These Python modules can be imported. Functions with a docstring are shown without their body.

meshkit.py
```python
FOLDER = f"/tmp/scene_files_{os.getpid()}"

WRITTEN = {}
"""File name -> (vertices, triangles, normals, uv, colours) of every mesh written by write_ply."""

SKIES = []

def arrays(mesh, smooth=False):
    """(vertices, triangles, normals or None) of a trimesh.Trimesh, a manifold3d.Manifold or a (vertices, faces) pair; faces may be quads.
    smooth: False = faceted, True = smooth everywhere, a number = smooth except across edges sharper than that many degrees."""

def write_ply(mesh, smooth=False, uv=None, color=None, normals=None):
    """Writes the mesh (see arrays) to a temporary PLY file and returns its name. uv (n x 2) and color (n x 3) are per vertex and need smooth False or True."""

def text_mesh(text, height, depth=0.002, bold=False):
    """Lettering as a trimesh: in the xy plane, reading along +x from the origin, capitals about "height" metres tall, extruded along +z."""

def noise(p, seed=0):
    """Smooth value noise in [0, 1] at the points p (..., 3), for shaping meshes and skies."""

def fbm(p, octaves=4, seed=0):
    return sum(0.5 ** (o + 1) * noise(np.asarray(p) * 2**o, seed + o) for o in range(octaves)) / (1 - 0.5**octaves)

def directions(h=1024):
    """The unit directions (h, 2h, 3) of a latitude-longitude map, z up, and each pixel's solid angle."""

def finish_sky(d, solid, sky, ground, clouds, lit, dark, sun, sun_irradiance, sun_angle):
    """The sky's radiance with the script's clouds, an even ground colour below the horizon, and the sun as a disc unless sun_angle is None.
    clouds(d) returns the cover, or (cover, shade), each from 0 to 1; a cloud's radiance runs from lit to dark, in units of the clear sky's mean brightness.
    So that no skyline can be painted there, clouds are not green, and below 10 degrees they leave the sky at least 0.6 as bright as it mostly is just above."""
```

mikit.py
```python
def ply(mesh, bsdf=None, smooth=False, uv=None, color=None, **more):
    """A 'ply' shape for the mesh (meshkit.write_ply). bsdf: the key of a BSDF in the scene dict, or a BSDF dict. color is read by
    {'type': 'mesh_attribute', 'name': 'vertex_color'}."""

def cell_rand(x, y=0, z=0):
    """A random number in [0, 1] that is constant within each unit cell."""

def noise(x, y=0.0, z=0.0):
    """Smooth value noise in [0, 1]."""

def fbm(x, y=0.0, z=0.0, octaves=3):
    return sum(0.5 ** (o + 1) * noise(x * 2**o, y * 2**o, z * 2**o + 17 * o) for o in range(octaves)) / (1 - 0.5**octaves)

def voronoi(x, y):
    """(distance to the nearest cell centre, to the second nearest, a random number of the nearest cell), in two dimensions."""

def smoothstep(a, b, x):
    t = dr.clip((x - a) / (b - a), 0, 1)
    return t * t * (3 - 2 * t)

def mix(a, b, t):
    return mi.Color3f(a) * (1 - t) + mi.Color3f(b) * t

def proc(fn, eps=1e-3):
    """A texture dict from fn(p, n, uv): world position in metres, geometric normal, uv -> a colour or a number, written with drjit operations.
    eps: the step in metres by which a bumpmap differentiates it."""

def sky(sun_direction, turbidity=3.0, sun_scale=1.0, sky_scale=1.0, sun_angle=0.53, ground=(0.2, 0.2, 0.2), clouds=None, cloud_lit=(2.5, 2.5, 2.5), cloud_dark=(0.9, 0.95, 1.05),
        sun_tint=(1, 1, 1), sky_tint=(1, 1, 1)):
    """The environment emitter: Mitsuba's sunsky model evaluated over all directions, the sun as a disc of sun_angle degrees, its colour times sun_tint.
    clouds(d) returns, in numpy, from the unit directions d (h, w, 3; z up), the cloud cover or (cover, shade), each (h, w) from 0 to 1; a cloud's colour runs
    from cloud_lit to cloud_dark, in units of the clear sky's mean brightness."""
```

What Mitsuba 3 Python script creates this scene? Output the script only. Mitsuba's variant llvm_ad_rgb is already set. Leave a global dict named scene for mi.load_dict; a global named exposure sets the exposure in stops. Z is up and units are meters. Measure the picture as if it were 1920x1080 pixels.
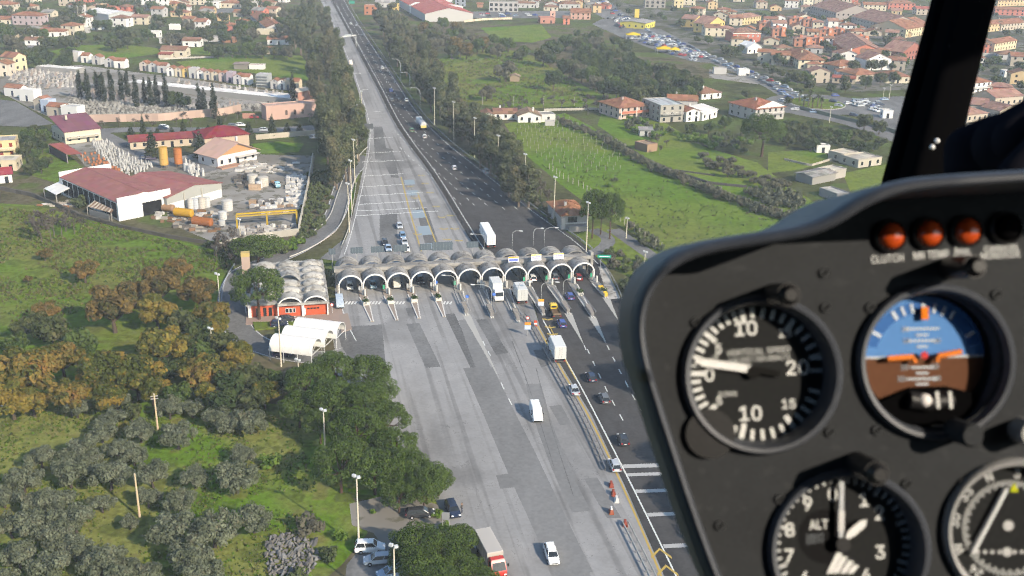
import math, random
import numpy as np, trimesh, manifold3d as m3, mitsuba as mi, drjit as dr
import mikit, meshkit
from mikit import proc, noise, fbm, voronoi, smoothstep, mix, cell_rand
from shapely.geometry import Polygon, Point

T = mi.ScalarTransform4f
scene, labels = {}, {}
random.seed(5)
rng = np.random.default_rng(5)

# ---------------------------------------------------------------- camera, sky, exposure, air
EYE = np.array([0.0, 0.0, 90.0])
PITCH, ROLL, FPX = math.radians(20.6), math.radians(-1.2), 1960.0
FW = np.array([0, math.cos(PITCH), -math.sin(PITCH)])
UP0 = np.array([0, math.sin(PITCH), math.cos(PITCH)])
RT0 = np.array([1.0, 0, 0])
UP = math.cos(ROLL) * UP0 + math.sin(ROLL) * RT0
RT = math.cos(ROLL) * RT0 - math.sin(ROLL) * UP0
scene['camera'] = {'type': 'thinlens', 'fov': math.degrees(2 * math.atan(960 / FPX)), 'fov_axis': 'x', 'near_clip': 0.05, 'far_clip': 6000.0,
                   'aperture_radius': 0.0012, 'focus_distance': 330.0,
                   'to_world': T().look_at(origin=EYE.tolist(), target=(EYE + FW * 100).tolist(), up=UP.tolist()),
                   'medium': {'type': 'ref', 'id': 'haze_air'}}
SUN = np.array([0.63, -0.61, 0.50])
scene['sky'] = mikit.sky(SUN.tolist(), turbidity=3, sun_scale=0.96, sky_scale=1.3, sun_tint=(0.90, 1.0, 1.22))
exposure = 2.5
HAZE = 0.00023
scene['haze_air'] = {'type': 'homogeneous', 'albedo': {'type': 'rgb', 'value': [0.95, 0.955, 0.965]}, 'sigma_t': {'type': 'rgb', 'value': [HAZE * 0.93, HAZE, HAZE * 1.1]}}
scene['haze'] = {'type': 'cube', 'to_world': T().translate([0, 1000, 45.2]).scale([3100, 3100, 46.2]), 'bsdf': {'type': 'null'}, 'interior': {'type': 'ref', 'id': 'haze_air'}}
labels['haze'] = {'kind': 'stuff', 'label': 'thin bluish winter haze over the far houses'}

# ---------------------------------------------------------------- survey helpers: a point measured in the photo -> the place where it stands
def G(x, y, z=0.0):
    d = RT * (x - 960) / FPX + UP * (540 - y) / FPX + FW
    return EYE + d * ((z - EYE[2]) / d[2])
def g2(p): return G(p[0], p[1])[:2]
def proj(P):
    q = np.asarray(P, float) - EYE
    d = q @ FW
    return 960 + FPX * (q @ RT) / d, 540 - FPX * (q @ UP) / d
def scale_at(x, y): return FPX / ((G(x, y) - EYE) @ FW)
def height_at(base, top):
    P = G(*base); lo, hi = 0.0, 60.0
    for _ in range(40):
        m = (lo + hi) / 2
        if proj(P + [0, 0, m])[1] > top[1]: lo = m
        else: hi = m
    return lo
def pts(*l): return [g2(p) for p in l]

# ---------------------------------------------------------------- naming
_used = {}
def new(name, label=None, cat=None, group=None, kind=None):
    n = _used.get(name, 0); _used[name] = n + 1
    key = name if n == 0 else f'{name}_{n:03d}'
    d = {}
    if label: d['label'] = label
    if cat: d['category'] = cat
    if group: d['group'] = group
    if kind: d['kind'] = kind
    if d: labels[key] = d
    return key
def part(parent, name, entry, label=None, kind=None):
    key = new(f'{parent}__{name}', label, kind=kind)
    scene[key] = entry
    return key
def put(key, entry): scene[key] = entry; return key

# ---------------------------------------------------------------- mesh collector with one colour per vertex
class MB:
    def __init__(s, col=(0.5, 0.5, 0.5)): s.v, s.f, s.c, s.n, s.col = [], [], [], 0, np.array(col, float)
    def add(s, v, f, col=None):
        v = np.asarray(v, float); f = np.asarray(f, int)
        if f.shape[1] == 4: f = np.vstack([f[:, [0, 1, 2]], f[:, [0, 2, 3]]])
        s.v.append(v); s.f.append(f + s.n); s.n += len(v)
        c = s.col if col is None else np.asarray(col, float)
        s.c.append(np.tile(c, (len(v), 1)) if c.ndim == 1 else c)
        return s
    def box(s, c, size, rz=0.0, col=None, taper=1.0):
        hx, hy, hz = np.array(size) / 2.0
        v = np.array([[x * hx * (taper if z > 0 else 1), y * hy * (taper if z > 0 else 1), z * hz] for z in (-1, 1) for x, y in ((-1, -1), (1, -1), (1, 1), (-1, 1))], float)
        if rz: v[:, :2] = v[:, :2] @ np.array([[math.cos(rz), math.sin(rz)], [-math.sin(rz), math.cos(rz)]])
        return s.add(v + np.asarray(c, float), [[3, 2, 1, 0], [4, 5, 6, 7], [0, 1, 5, 4], [1, 2, 6, 5], [2, 3, 7, 6], [3, 0, 4, 7]], col)
    def tube(s, p, r, n=6, col=None, cap=True):
        p = np.asarray(p, float); r = np.broadcast_to(r, (len(p),)).astype(float)
        t = np.gradient(p, axis=0); t /= np.linalg.norm(t, axis=1, keepdims=True) + 1e-12
        ref = np.array([0, 0, 1.0]) if abs(t.mean(0)[2]) < 0.85 else np.array([1.0, 0, 0])
        a = np.cross(t, ref); a /= np.linalg.norm(a, axis=1, keepdims=True) + 1e-12
        b = np.cross(t, a); ang = np.arange(n) * 2 * np.pi / n
        v = (p[:, None] + r[:, None, None] * (np.cos(ang)[None, :, None] * a[:, None] + np.sin(ang)[None, :, None] * b[:, None])).reshape(-1, 3)
        f = [[i * n + j, (i + 1) * n + j, (i + 1) * n + (j + 1) % n, i * n + (j + 1) % n] for i in range(len(p) - 1) for j in range(n)]
        s.add(v, f, col)
        if cap:
            for k, i in ((0, 0), (1, len(p) - 1)):
                ring = v[i * n:(i + 1) * n]; w = np.vstack([ring, [ring.mean(0)]])
                s.add(w, [[n, (j + 1) % n, j] if k else [n, j, (j + 1) % n] for j in range(n)], col)
        return s
    def prism(s, poly, z0, z1, col=None):
        p = np.asarray(poly, float)
        if 0.5 * np.sum(p[:, 0] * np.roll(p[:, 1], -1) - p[:, 1] * np.roll(p[:, 0], -1)) < 0: p = p[::-1]
        n = len(p); v = np.vstack([np.c_[p, np.full(n, z0)], np.c_[p, np.full(n, z1)]])
        tri = trimesh.creation.triangulate_polygon(Polygon(p), engine='earcut')
        vv, ff = np.asarray(tri[0]), np.asarray(tri[1])
        s.add(np.c_[vv, np.full(len(vv), z1)], ff, col); s.add(np.c_[vv, np.full(len(vv), z0)], ff[:, ::-1], col)
        return s.add(v, [[i, (i + 1) % n, n + (i + 1) % n, n + i] for i in range(n)], col)
    def mesh(s, m, col=None):
        if hasattr(m, 'to_mesh'):
            q = m.to_mesh(); return s.add(q.vert_properties[:, :3], q.tri_verts, col)
        return s.add(m.vertices, m.faces, col)
    def entry(s, bsdf='paint', smooth=False, M=None, **k):
        v, f, c = np.vstack(s.v), np.vstack(s.f), np.vstack(s.c)
        if M is not None:
            M = np.asarray(M); v = v @ M[:3, :3].T + M[:3, 3]
        if (np.abs(c[f[:, 0]] - c[f[:, 1]]).max() > 1e-6) or (np.abs(c[f[:, 0]] - c[f[:, 2]]).max() > 1e-6):
            c = np.repeat(c[f[:, 0]], 3, 0); v = v[f].reshape(-1, 3); f = np.arange(len(v)).reshape(-1, 3); smooth = False
        if smooth is not False and smooth is not True:
            me = trimesh.graph.smooth_shade(trimesh.Trimesh(v, f, process=False), angle=np.radians(smooth), facet_minarea=None)
            from scipy.spatial import cKDTree
            c = c[cKDTree(v).query(np.array(me.vertices))[1]]; v, f, smooth = np.array(me.vertices), np.array(me.faces), True
        return mikit.ply((v, f), bsdf, smooth=smooth, uv=np.c_[np.floor(np.clip(c[:, 0], 0, .95) * 1000) + np.clip(c[:, 1], .002, .95), c[:, 2]], **k)   # the piece's own flat colour, packed into uv

def place(x, y, z=0.0, rz=0.0, sc=1.0):
    sx, sy, sz = (sc, sc, sc) if np.isscalar(sc) else sc
    return T().translate([float(x), float(y), float(z)]).rotate([0, 0, 1], math.degrees(rz)).scale([float(sx), float(sy), float(sz)])
def rotm(x, y, z, rz):
    c, s_ = math.cos(rz), math.sin(rz)
    return np.array([[c, -s_, 0, x], [s_, c, 0, y], [0, 0, 1, z], [0, 0, 0, 1.0]])
_boxes = {}
def ubox(col, bsdf='paint'):
    k = (tuple(np.round(col, 3)), bsdf)
    if k not in _boxes: _boxes[k] = MB(col).box((0, 0, 0), (1, 1, 1)).entry(bsdf)
    return _boxes[k]
def lin(r, g, b): return tuple(((x / 255 + 0.055) / 1.055) ** 2.4 if x > 10 else x / 255 / 12.92 for x in (r, g, b))

# ---------------------------------------------------------------- materials
def own_colour(p, n, uv):
    r = dr.floor(uv.x)
    return mi.Color3f(r * 0.001, uv.x - r, uv.y)
def vc(): return proc(own_colour)
def two(b): return {'type': 'twosided', 'bsdf': b}
scene['paint'] = two({'type': 'diffuse', 'reflectance': vc()})
scene['gloss'] = two({'type': 'principled', 'base_color': vc(), 'roughness': 0.3, 'specular': 0.5, 'clearcoat': 0.6, 'clearcoat_gloss': 0.9})
scene['satin'] = two({'type': 'principled', 'base_color': vc(), 'roughness': 0.5, 'specular': 0.4})
scene['glass'] = two({'type': 'principled', 'base_color': {'type': 'rgb', 'value': [0.018, 0.022, 0.026]}, 'roughness': 0.12, 'specular': 0.6})
scene['leaf'] = {'type': 'principledthin', 'base_color': vc(), 'roughness': 0.8, 'diff_trans': 0.7, 'eta': 1.12}
scene['metal'] = two({'type': 'principled', 'base_color': {'type': 'rgb', 'value': [0.42, 0.43, 0.44]}, 'metallic': 0.5, 'roughness': 0.5})

def ground_fn(p, n, uv):
    a = fbm(p.x * 0.012, p.y * 0.012, 0.0, 4); b = fbm(p.x * 0.09 + 7, p.y * 0.09, 1.0, 4); c = fbm(p.x * 0.9, p.y * 0.9, 2.0, 2)
    col = mix((0.075, 0.085, 0.032), (0.115, 0.100, 0.060), smoothstep(0.42, 0.62, a))
    col = mix(col, (0.080, 0.115, 0.028), smoothstep(0.52, 0.68, b) * 0.8)
    col = mix(col, (0.045, 0.048, 0.026), smoothstep(0.55, 0.75, 1 - b) * 0.7)
    return col * (0.72 + 0.56 * c)
def meadow_fn(p, n, uv):
    a = fbm(p.x * 0.05, p.y * 0.05, 3.0, 4); b = fbm(p.x * 0.22 + 3, p.y * 0.45, 4.0, 4); c = fbm(p.x * 1.1, p.y * 1.1, 5.0, 3)
    d = fbm(p.x * 0.10 + p.y * 0.02, p.y * 0.33 - p.x * 0.05, 9.0, 4)
    col = mix((0.102, 0.165, 0.020), (0.153, 0.165, 0.041), smoothstep(0.35, 0.7, a))
    col = mix(col, (0.076, 0.110, 0.022), smoothstep(0.54, 0.68, b) * 0.55)
    col = mix(col, (0.128, 0.120, 0.046), smoothstep(0.57, 0.72, d) * 0.5)
    return col * (0.66 + 0.68 * c)
def lawn_fn(p, n, uv):
    a = fbm(p.x * 0.03, p.y * 0.03, 3.0, 3); b = fbm(p.x * 0.15 + 3, p.y * 0.2, 4.0, 4); c = fbm(p.x * 0.9, p.y * 0.9, 5.0, 3)
    col = mix((0.102, 0.179, 0.020), (0.138, 0.179, 0.032), smoothstep(0.35, 0.65, a))
    col = mix(col, (0.087, 0.125, 0.025), smoothstep(0.55, 0.72, b) * 0.45)
    so = fbm(p.x * 0.02 + 9, p.y * 0.025, 6.0, 4)
    col = mix(col, (0.133, 0.120, 0.052), smoothstep(0.55, 0.72, so) * 0.35)
    return col * (0.72 + 0.56 * c)
def grove_fn(p, n, uv):
    a = fbm(p.x * 0.07, p.y * 0.07, 13.0, 4); b = fbm(p.x * 0.3 + 3, p.y * 0.3, 14.0, 4); c = fbm(p.x * 1.6, p.y * 1.6, 15.0, 3)
    col = mix((0.102, 0.179, 0.017), (0.173, 0.185, 0.049), smoothstep(0.38, 0.62, a))
    col = mix(col, (0.056, 0.075, 0.016), smoothstep(0.55, 0.7, b) * 0.6)
    col = mix(col, (0.168, 0.140, 0.058), smoothstep(0.60, 0.74, 1 - b) * 0.5)
    return col * (0.62 + 0.76 * c)
def pale_asphalt_fn(p, n, uv):
    u = p.x * 0.978 + p.y * 0.208; w = p.y * 0.978 - p.x * 0.208
    a = fbm(u * 0.12, w * 0.02, 21.0, 4); b = fbm(p.x * 0.35, p.y * 0.35, 22.0, 4); c = fbm(p.x * 2.5, p.y * 2.5, 23.0, 2)
    tr = fbm(u * 0.9, w * 0.018, 24.0, 3)
    v = 0.285 + 0.080 * (a - 0.5) * 2 + 0.035 * (b - 0.5) * 2 + 0.022 * (c - 0.5) * 2
    v = v * (1 - 0.25 * smoothstep(0.52, 0.75, tr))
    st = fbm(p.x * 0.08 + 3, p.y * 0.05, 27.0, 4); v = v * (1 - 0.22 * smoothstep(0.55, 0.72, st))
    cr = fbm(p.x * 0.55 + 5, p.y * 0.55, 25.0, 5)
    v = v * (1 - 0.38 * (1 - smoothstep(0.0, 0.012, dr.abs(cr - 0.5))) * smoothstep(0.5, 0.62, b))
    return mi.Color3f(v * 1.01, v * 0.995, v * 0.975)
def dark_asphalt_fn(p, n, uv):
    u = p.x * 0.978 + p.y * 0.208; w = p.y * 0.978 - p.x * 0.208
    a = fbm(u * 0.25, w * 0.012, 31.0, 4); b = fbm(p.x * 0.5, p.y * 0.5, 32.0, 3); c = fbm(p.x * 3, p.y * 3, 33.0, 2)
    v = 0.066 + 0.018 * (a - 0.5) * 2 + 0.010 * (b - 0.5) * 2 + 0.008 * (c - 0.5) * 2
    return mi.Color3f(v * 1.02, v, v * 1.0)
def patch_fn(p, n, uv):
    a = fbm(p.x * 0.2, p.y * 0.08, 41.0, 4); c = fbm(p.x * 2.2, p.y * 2.2, 43.0, 3)
    v = 0.160 + 0.055 * (a - 0.5) * 2 + 0.035 * (c - 0.5) * 2
    return mi.Color3f(v, v, v * 0.99)
def worn_fn(p, n, uv):
    a = fbm(p.x * 0.2, p.y * 0.06, 45.0, 4); c = fbm(p.x * 2.0, p.y * 2.0, 46.0, 3)
    v = 0.195 + 0.04 * (a - 0.5) * 2 + 0.025 * (c - 0.5) * 2
    return mi.Color3f(v, v * 0.995, v * 0.98)
def yard_fn(p, n, uv):
    a = fbm(p.x * 0.06, p.y * 0.06, 51.0, 4); b = fbm(p.x * 0.4, p.y * 0.4, 52.0, 4)
    col = mix((0.20, 0.185, 0.160), (0.30, 0.285, 0.260), smoothstep(0.35, 0.65, a))
    return mix(col, (0.10, 0.095, 0.06), smoothstep(0.55, 0.7, b) * 0.7)
def town_fn(p, n, uv):
    a = fbm(p.x * 0.05, p.y * 0.05, 55.0, 4); b = fbm(p.x * 0.25, p.y * 0.25, 56.0, 4)
    col = mix((0.085, 0.080, 0.060), (0.150, 0.142, 0.125), smoothstep(0.35, 0.65, a))
    return mix(col, (0.060, 0.075, 0.028), smoothstep(0.48, 0.62, b) * 0.8)
def concrete_fn(p, n, uv):
    a = fbm(p.x * 0.35, p.y * 0.35, p.z * 0.7, 4); b = fbm(p.x * 1.4, p.y * 1.4, p.z * 1.4, 3)
    top = smoothstep(0.2, 0.9, n.z)
    col = mix((0.235, 0.222, 0.202), (0.330, 0.315, 0.290), smoothstep(0.35, 0.65, a))
    return mix(col, (0.105, 0.098, 0.088), smoothstep(0.48, 0.72, b) * (0.3 + 0.35 * top))
def pale_concrete_fn(p, n, uv):
    a = fbm(p.x * 0.3, p.y * 0.3, p.z * 0.7, 4); b = fbm(p.x * 1.2, p.y * 1.2, p.z * 1.2, 3)
    col = mix((0.32, 0.31, 0.285), (0.45, 0.435, 0.40), smoothstep(0.35, 0.65, a))
    return mix(col, (0.15, 0.14, 0.12), smoothstep(0.46, 0.70, b) * 0.75)
def mat(k, fn, bump=None):
    b = {'type': 'diffuse', 'reflectance': proc(fn)}
    scene[k] = two(b)
for k, fn in (('ground_mat', ground_fn), ('meadow_mat', meadow_fn), ('lawn_mat', lawn_fn), ('grove_mat', grove_fn), ('pale_asphalt', pale_asphalt_fn), ('dark_asphalt', dark_asphalt_fn),
              ('patch_asphalt', patch_fn), ('worn_asphalt', worn_fn), ('yard_mat', yard_fn), ('town_mat', town_fn), ('concrete', concrete_fn), ('pale_concrete', pale_concrete_fn)):
    mat(k, fn)

def sheet(poly_px, z, bsdf, name, kind='structure', col=(0.5, 0.5, 0.5)):
    p = np.array(pts(*poly_px))
    return sheet_m(p, z, bsdf, name, kind, col)
def flat(polys, z, col):
    m = MB(col)
    for p in polys:
        P = Polygon(np.asarray(p))
        P = P if P.is_valid else P.buffer(0)
        for q in getattr(P, 'geoms', [P]):
            v, f = trimesh.creation.triangulate_polygon(q, engine='earcut')
            v, f = np.asarray(v), np.asarray(f)
            a, b, c = v[f[:, 0]], v[f[:, 1]], v[f[:, 2]]
            neg = (b - a)[:, 0] * (c - a)[:, 1] - (b - a)[:, 1] * (c - a)[:, 0] < 0
            f[neg] = f[neg][:, ::-1]
            m.add(np.c_[v, np.full(len(v), z)], f)
    return m
def sheet_m(p, z, bsdf, name, kind='structure', col=(0.5, 0.5, 0.5), label=None):
    k = new(name, label, kind=kind)
    put(k, flat([p], z, col).entry(bsdf)); return k
def smooth_line(p, it=2, closed=False):
    p = np.asarray(p, float)
    for _ in range(it):
        if closed: q = np.roll(p, -1, 0); p = np.stack([p * .75 + q * .25, p * .25 + q * .75], 1).reshape(-1, p.shape[1])
        else: p = np.vstack([p[:1], np.stack([p[:-1] * .75 + p[1:] * .25, p[:-1] * .25 + p[1:] * .75], 1).reshape(-1, p.shape[1]), p[-1:]])
    return p
def offset_line(p, d):
    p = np.asarray(p, float); t = np.gradient(p, axis=0); t /= np.linalg.norm(t, axis=1, keepdims=True) + 1e-12
    return p + d * np.c_[t[:, 1], -t[:, 0]]
def ribbon(p, w0, w1): return np.vstack([offset_line(p, w0), offset_line(p, w1)[::-1]])
def resample(p, step):
    p = np.asarray(p, float); s = np.r_[0, np.cumsum(np.linalg.norm(np.diff(p, axis=0), axis=1))]
    t = np.arange(0, s[-1], step)
    return np.c_[np.interp(t, s, p[:, 0]), np.interp(t, s, p[:, 1])]
# ---------------------------------------------------------------- ground, fields, roads
g = MB((0.1, 0.1, 0.05)); g.add([[-3000, -300, 0], [3000, -300, 0], [3000, 4000, 0], [-3000, 4000, 0]], [[0, 1, 2, 3]])
put(new('ground', kind='structure'), g.entry('ground_mat'))
F = 0.02
sheet([(-160, 372), (60, 385), (150, 405), (250, 432), (350, 455), (425, 475), (445, 505), (450, 560), (390, 600), (330, 640), (300, 745), (120, 755), (-160, 760)], F, 'meadow_mat', 'left_field')
sheet([(-200, 742), (120, 748), (300, 740), (480, 755), (560, 760), (640, 800), (660, 930), (690, 1000), (640, 1060), (520, 1160), (-200, 1160)], F + .004, 'grove_mat', 'olive_grove_ground')
sheet([(560, 660), (700, 700), (800, 850), (850, 930), (780, 960), (700, 940), (640, 930), (600, 840)], F + .008, 'grove_mat', 'pine_ground')
sheet([(945, 232), (1060, 212), (1110, 238), (1200, 300), (1320, 345), (1420, 385), (1560, 432), (1660, 470), (1560, 560), (1400, 620), (1260, 490), (1190, 440), (1130, 405), (1050, 345), (985, 290)], F, 'lawn_mat', 'right_field')
sheet([(1130, 205), (1250, 232), (1320, 275), (1420, 305), (1480, 350), (1560, 400), (1600, 425), (1500, 418), (1400, 372), (1310, 340), (1205, 292), (1120, 235)], F + .004, 'lawn_mat', 'orchard_strip')
sheet([(1440, 285), (1540, 280), (1560, 300), (1500, 318), (1440, 325)], F + .004, 'lawn_mat', 'farm_lawn')
sheet([(1580, 325), (1700, 300), (1720, 380), (1600, 372)], F + .004, 'lawn_mat', 'farm_paddock')
sheet([(800, 128), (850, 95), (900, 88), (950, 92), (1000, 105), (1060, 142), (1130, 180), (1100, 200), (1000, 203), (930, 200), (870, 190), (830, 150)], F, 'meadow_mat', 'middle_field')
sheet([(900, 52), (1015, 46), (1035, 70), (1000, 80), (930, 76)], F, 'lawn_mat', 'far_field')
sheet([(95, 96), (140, 85), (240, 84), (295, 90), (300, 100), (220, 112), (120, 108)], F, 'lawn_mat', 'upper_field')
sheet([(330, 116), (440, 104), (590, 104), (600, 150), (560, 152), (500, 140), (430, 132), (350, 126)], F, 'lawn_mat', 'upper_meadow')
sheet([(345, 90), (390, 88), (395, 103), (350, 102)], F, 'lawn_mat', 'house_lawn')
sheet([(1080, 440), (1130, 420), (1250, 470), (1220, 500), (1180, 520), (1125, 490)], F + .004, 'lawn_mat', 'house_verge')
sheet([(100, 270), (130, 290), (170, 330), (110, 345), (60, 330), (30, 300)], F, 'meadow_mat', 'yard_meadow')
sheet([(1440, 95), (1470, 95), (1480, 105), (1450, 108)], F, 'lawn_mat', 'villa_lawn')
sheet([(470, 270), (520, 265), (570, 270), (560, 285), (490, 288)], F, 'lawn_mat', 'villa_garden')

sheet([(0, 132), (150, 122), (330, 145), (560, 178), (612, 196), (560, 215), (460, 208), (250, 224), (130, 236), (60, 205), (0, 172)], F, 'yard_mat', 'cemetery_ground')
sheet([(-40, 182), (30, 190), (100, 232), (60, 238), (-40, 234)], F + .004, 'patch_asphalt', 'sports_court')
sheet([(120, 262), (190, 258), (300, 300), (385, 285), (500, 290), (590, 292), (585, 340), (560, 438), (420, 462), (330, 425), (315, 395), (250, 320), (160, 312)], F, 'yard_mat', 'stone_yard_ground')
sheet([(1195, 50), (1240, 55), (1300, 85), (1340, 118), (1300, 116), (1240, 98), (1170, 72), (1110, 45), (1130, 35)], F, 'patch_asphalt', 'car_lot_ground')
sheet([(1090, -5), (1130, -5), (1200, 45), (1160, 50), (1110, 22)], F, 'patch_asphalt', 'far_car_park')
sheet([(870, 22), (1080, 20), (1060, 34), (880, 34)], F, 'patch_asphalt', 'far_road')
sheet([(1330, 130), (1430, 150), (1420, 158), (1330, 146)], F, 'yard_mat', 'merchant_yard')
sheet([(1600, 185), (1700, 180), (1690, 250), (1620, 225), (1570, 205)], F, 'patch_asphalt', 'roundabout_car_park')
sheet([(655, 945), (720, 930), (800, 940), (860, 960), (850, 1000), (760, 1010), (720, 1025), (700, 1000), (660, 985)], F + .02, 'yard_mat', 'parking_ground')
sheet([(690, 1010), (790, 1020), (900, 1120), (640, 1160), (650, 1060)], F + .018, 'patch_asphalt', 'parking_lane')
sheet([(360, 22), (480, 10), (500, 16), (380, 30)], F, 'patch_asphalt', 'far_lane_ground')

R = 0.06
sheet([(1110, -6), (1250, 20), (1330, 20), (1500, 34), (1720, 40), (1710, 168), (1590, 172), (1480, 152), (1420, 140), (1340, 105), (1260, 70), (1180, 40)], F - .008, 'town_mat', 'town_ground')
sheet([(1790, 20), (1940, 20), (1940, 240), (1760, 250)], F - .008, 'town_mat', 'town_ground')
# the pale plaza on the left of the central barrier
plaza = [(597, -8), (625, 50), (650, 110), (668, 160), (682, 205), (690, 240), (688, 280), (680, 320), (672, 360), (662, 400), (652, 440), (637, 480), (628, 500), (628, 700), (690, 745), (760, 850), (820, 945), (850, 985), (920, 1060), (960, 1120), (1010, 1190), (1290, 1190), (1245, 1080), (1180, 930), (1110, 780), (1055, 690), (1012, 612), (990, 540), (940, 490),
         (900, 468), (868, 418), (833, 358), (800, 308), (783, 287), (765, 262), (741, 226), (711, 165), (680, 108), (655, 60), (628, 10), (620, -8)]
sheet(plaza, R, 'pale_asphalt', 'plaza_road')
R_edge = [(643, -8), (664, 30), (690, 70), (733, 132), (775, 197), (810, 238), (850, 275), (890, 305), (925, 333), (962, 361), (1000, 392), (1040, 420), (1075, 444), (1105, 468), (1130, 495)]
right = [(619, -8), (629, 10), (656, 60), (681, 108), (712, 165), (742, 226), (766, 262), (784, 287), (801, 308), (834, 358), (869, 418), (901, 468), (941, 490), (991, 540), (1013, 612), (1056, 690), (1111, 780), (1181, 930), (1246, 1080), (1291, 1190), (1420, 1190), (1330, 900), (1240, 720), (1195, 625), (1165, 560), (1130, 495)] + R_edge[::-1][1:]
sheet(right, R + .004, 'dark_asphalt', 'motorway_road')
sheet([(1122, 500), (1135, 498), (1163, 560), (1140, 562)], R + .02, 'pale_concrete', 'toll_apron')
# access road curling round the office building
acc = smooth_line(pts((683, 292), (668, 312), (650, 332), (641, 360), (633, 395), (616, 425), (585, 450), (550, 472), (500, 492), (460, 505), (440, 530), (433, 565), (438, 605), (462, 635), (505, 655), (560, 668), (620, 672), (660, 660), (700, 650)), 3)
sheet_m(ribbon(acc, -3.3, 3.3), R - .012, 'patch_asphalt', 'access_road')
for sd in (-3.0, 3.0):
    sheet_m(ribbon(offset_line(acc, sd), -.09, .09), R, 'paint', 'edge_line', col=(.6, .6, .58))
sheet([(690, 285), (668, 345), (660, 400), (655, 405), (655, 350), (672, 305)], R - .02, 'lawn_mat', 'verge')
for c in (((600, 485), (640, 452), (655, 448), (632, 490)),): sheet(c, R - .008, 'patch_asphalt', 'slip_road')
# town roads
street = smooth_line(pts((1085, -8), (1150, 18), (1220, 60), (1290, 92), (1350, 118), (1410, 142), (1450, 160), (1480, 178), (1500, 190)), 2)
sheet_m(ribbon(street, -6, 6), R, 'patch_asphalt', 'town_street')
st2 = smooth_line(pts((1470, 205), (1520, 216), (1580, 226), (1640, 245), (1720, 275)), 2)
sheet_m(ribbon(st2, -5, 5), R + .008, 'patch_asphalt', 'town_street')
st3 = smooth_line(pts((1570, 190), (1620, 196), (1680, 205), (1760, 215)), 2)
sheet_m(ribbon(st3, -5, 5), R + .012, 'patch_asphalt', 'town_street')
rc = G(1540, 195)[:2]
ring = [rc + 26 * np.array([math.cos(a), math.sin(a)]) for a in np.linspace(0, 2 * np.pi, 48, endpoint=False)]
sheet_m(np.array(ring), R + .004, 'patch_asphalt', 'roundabout')
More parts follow.
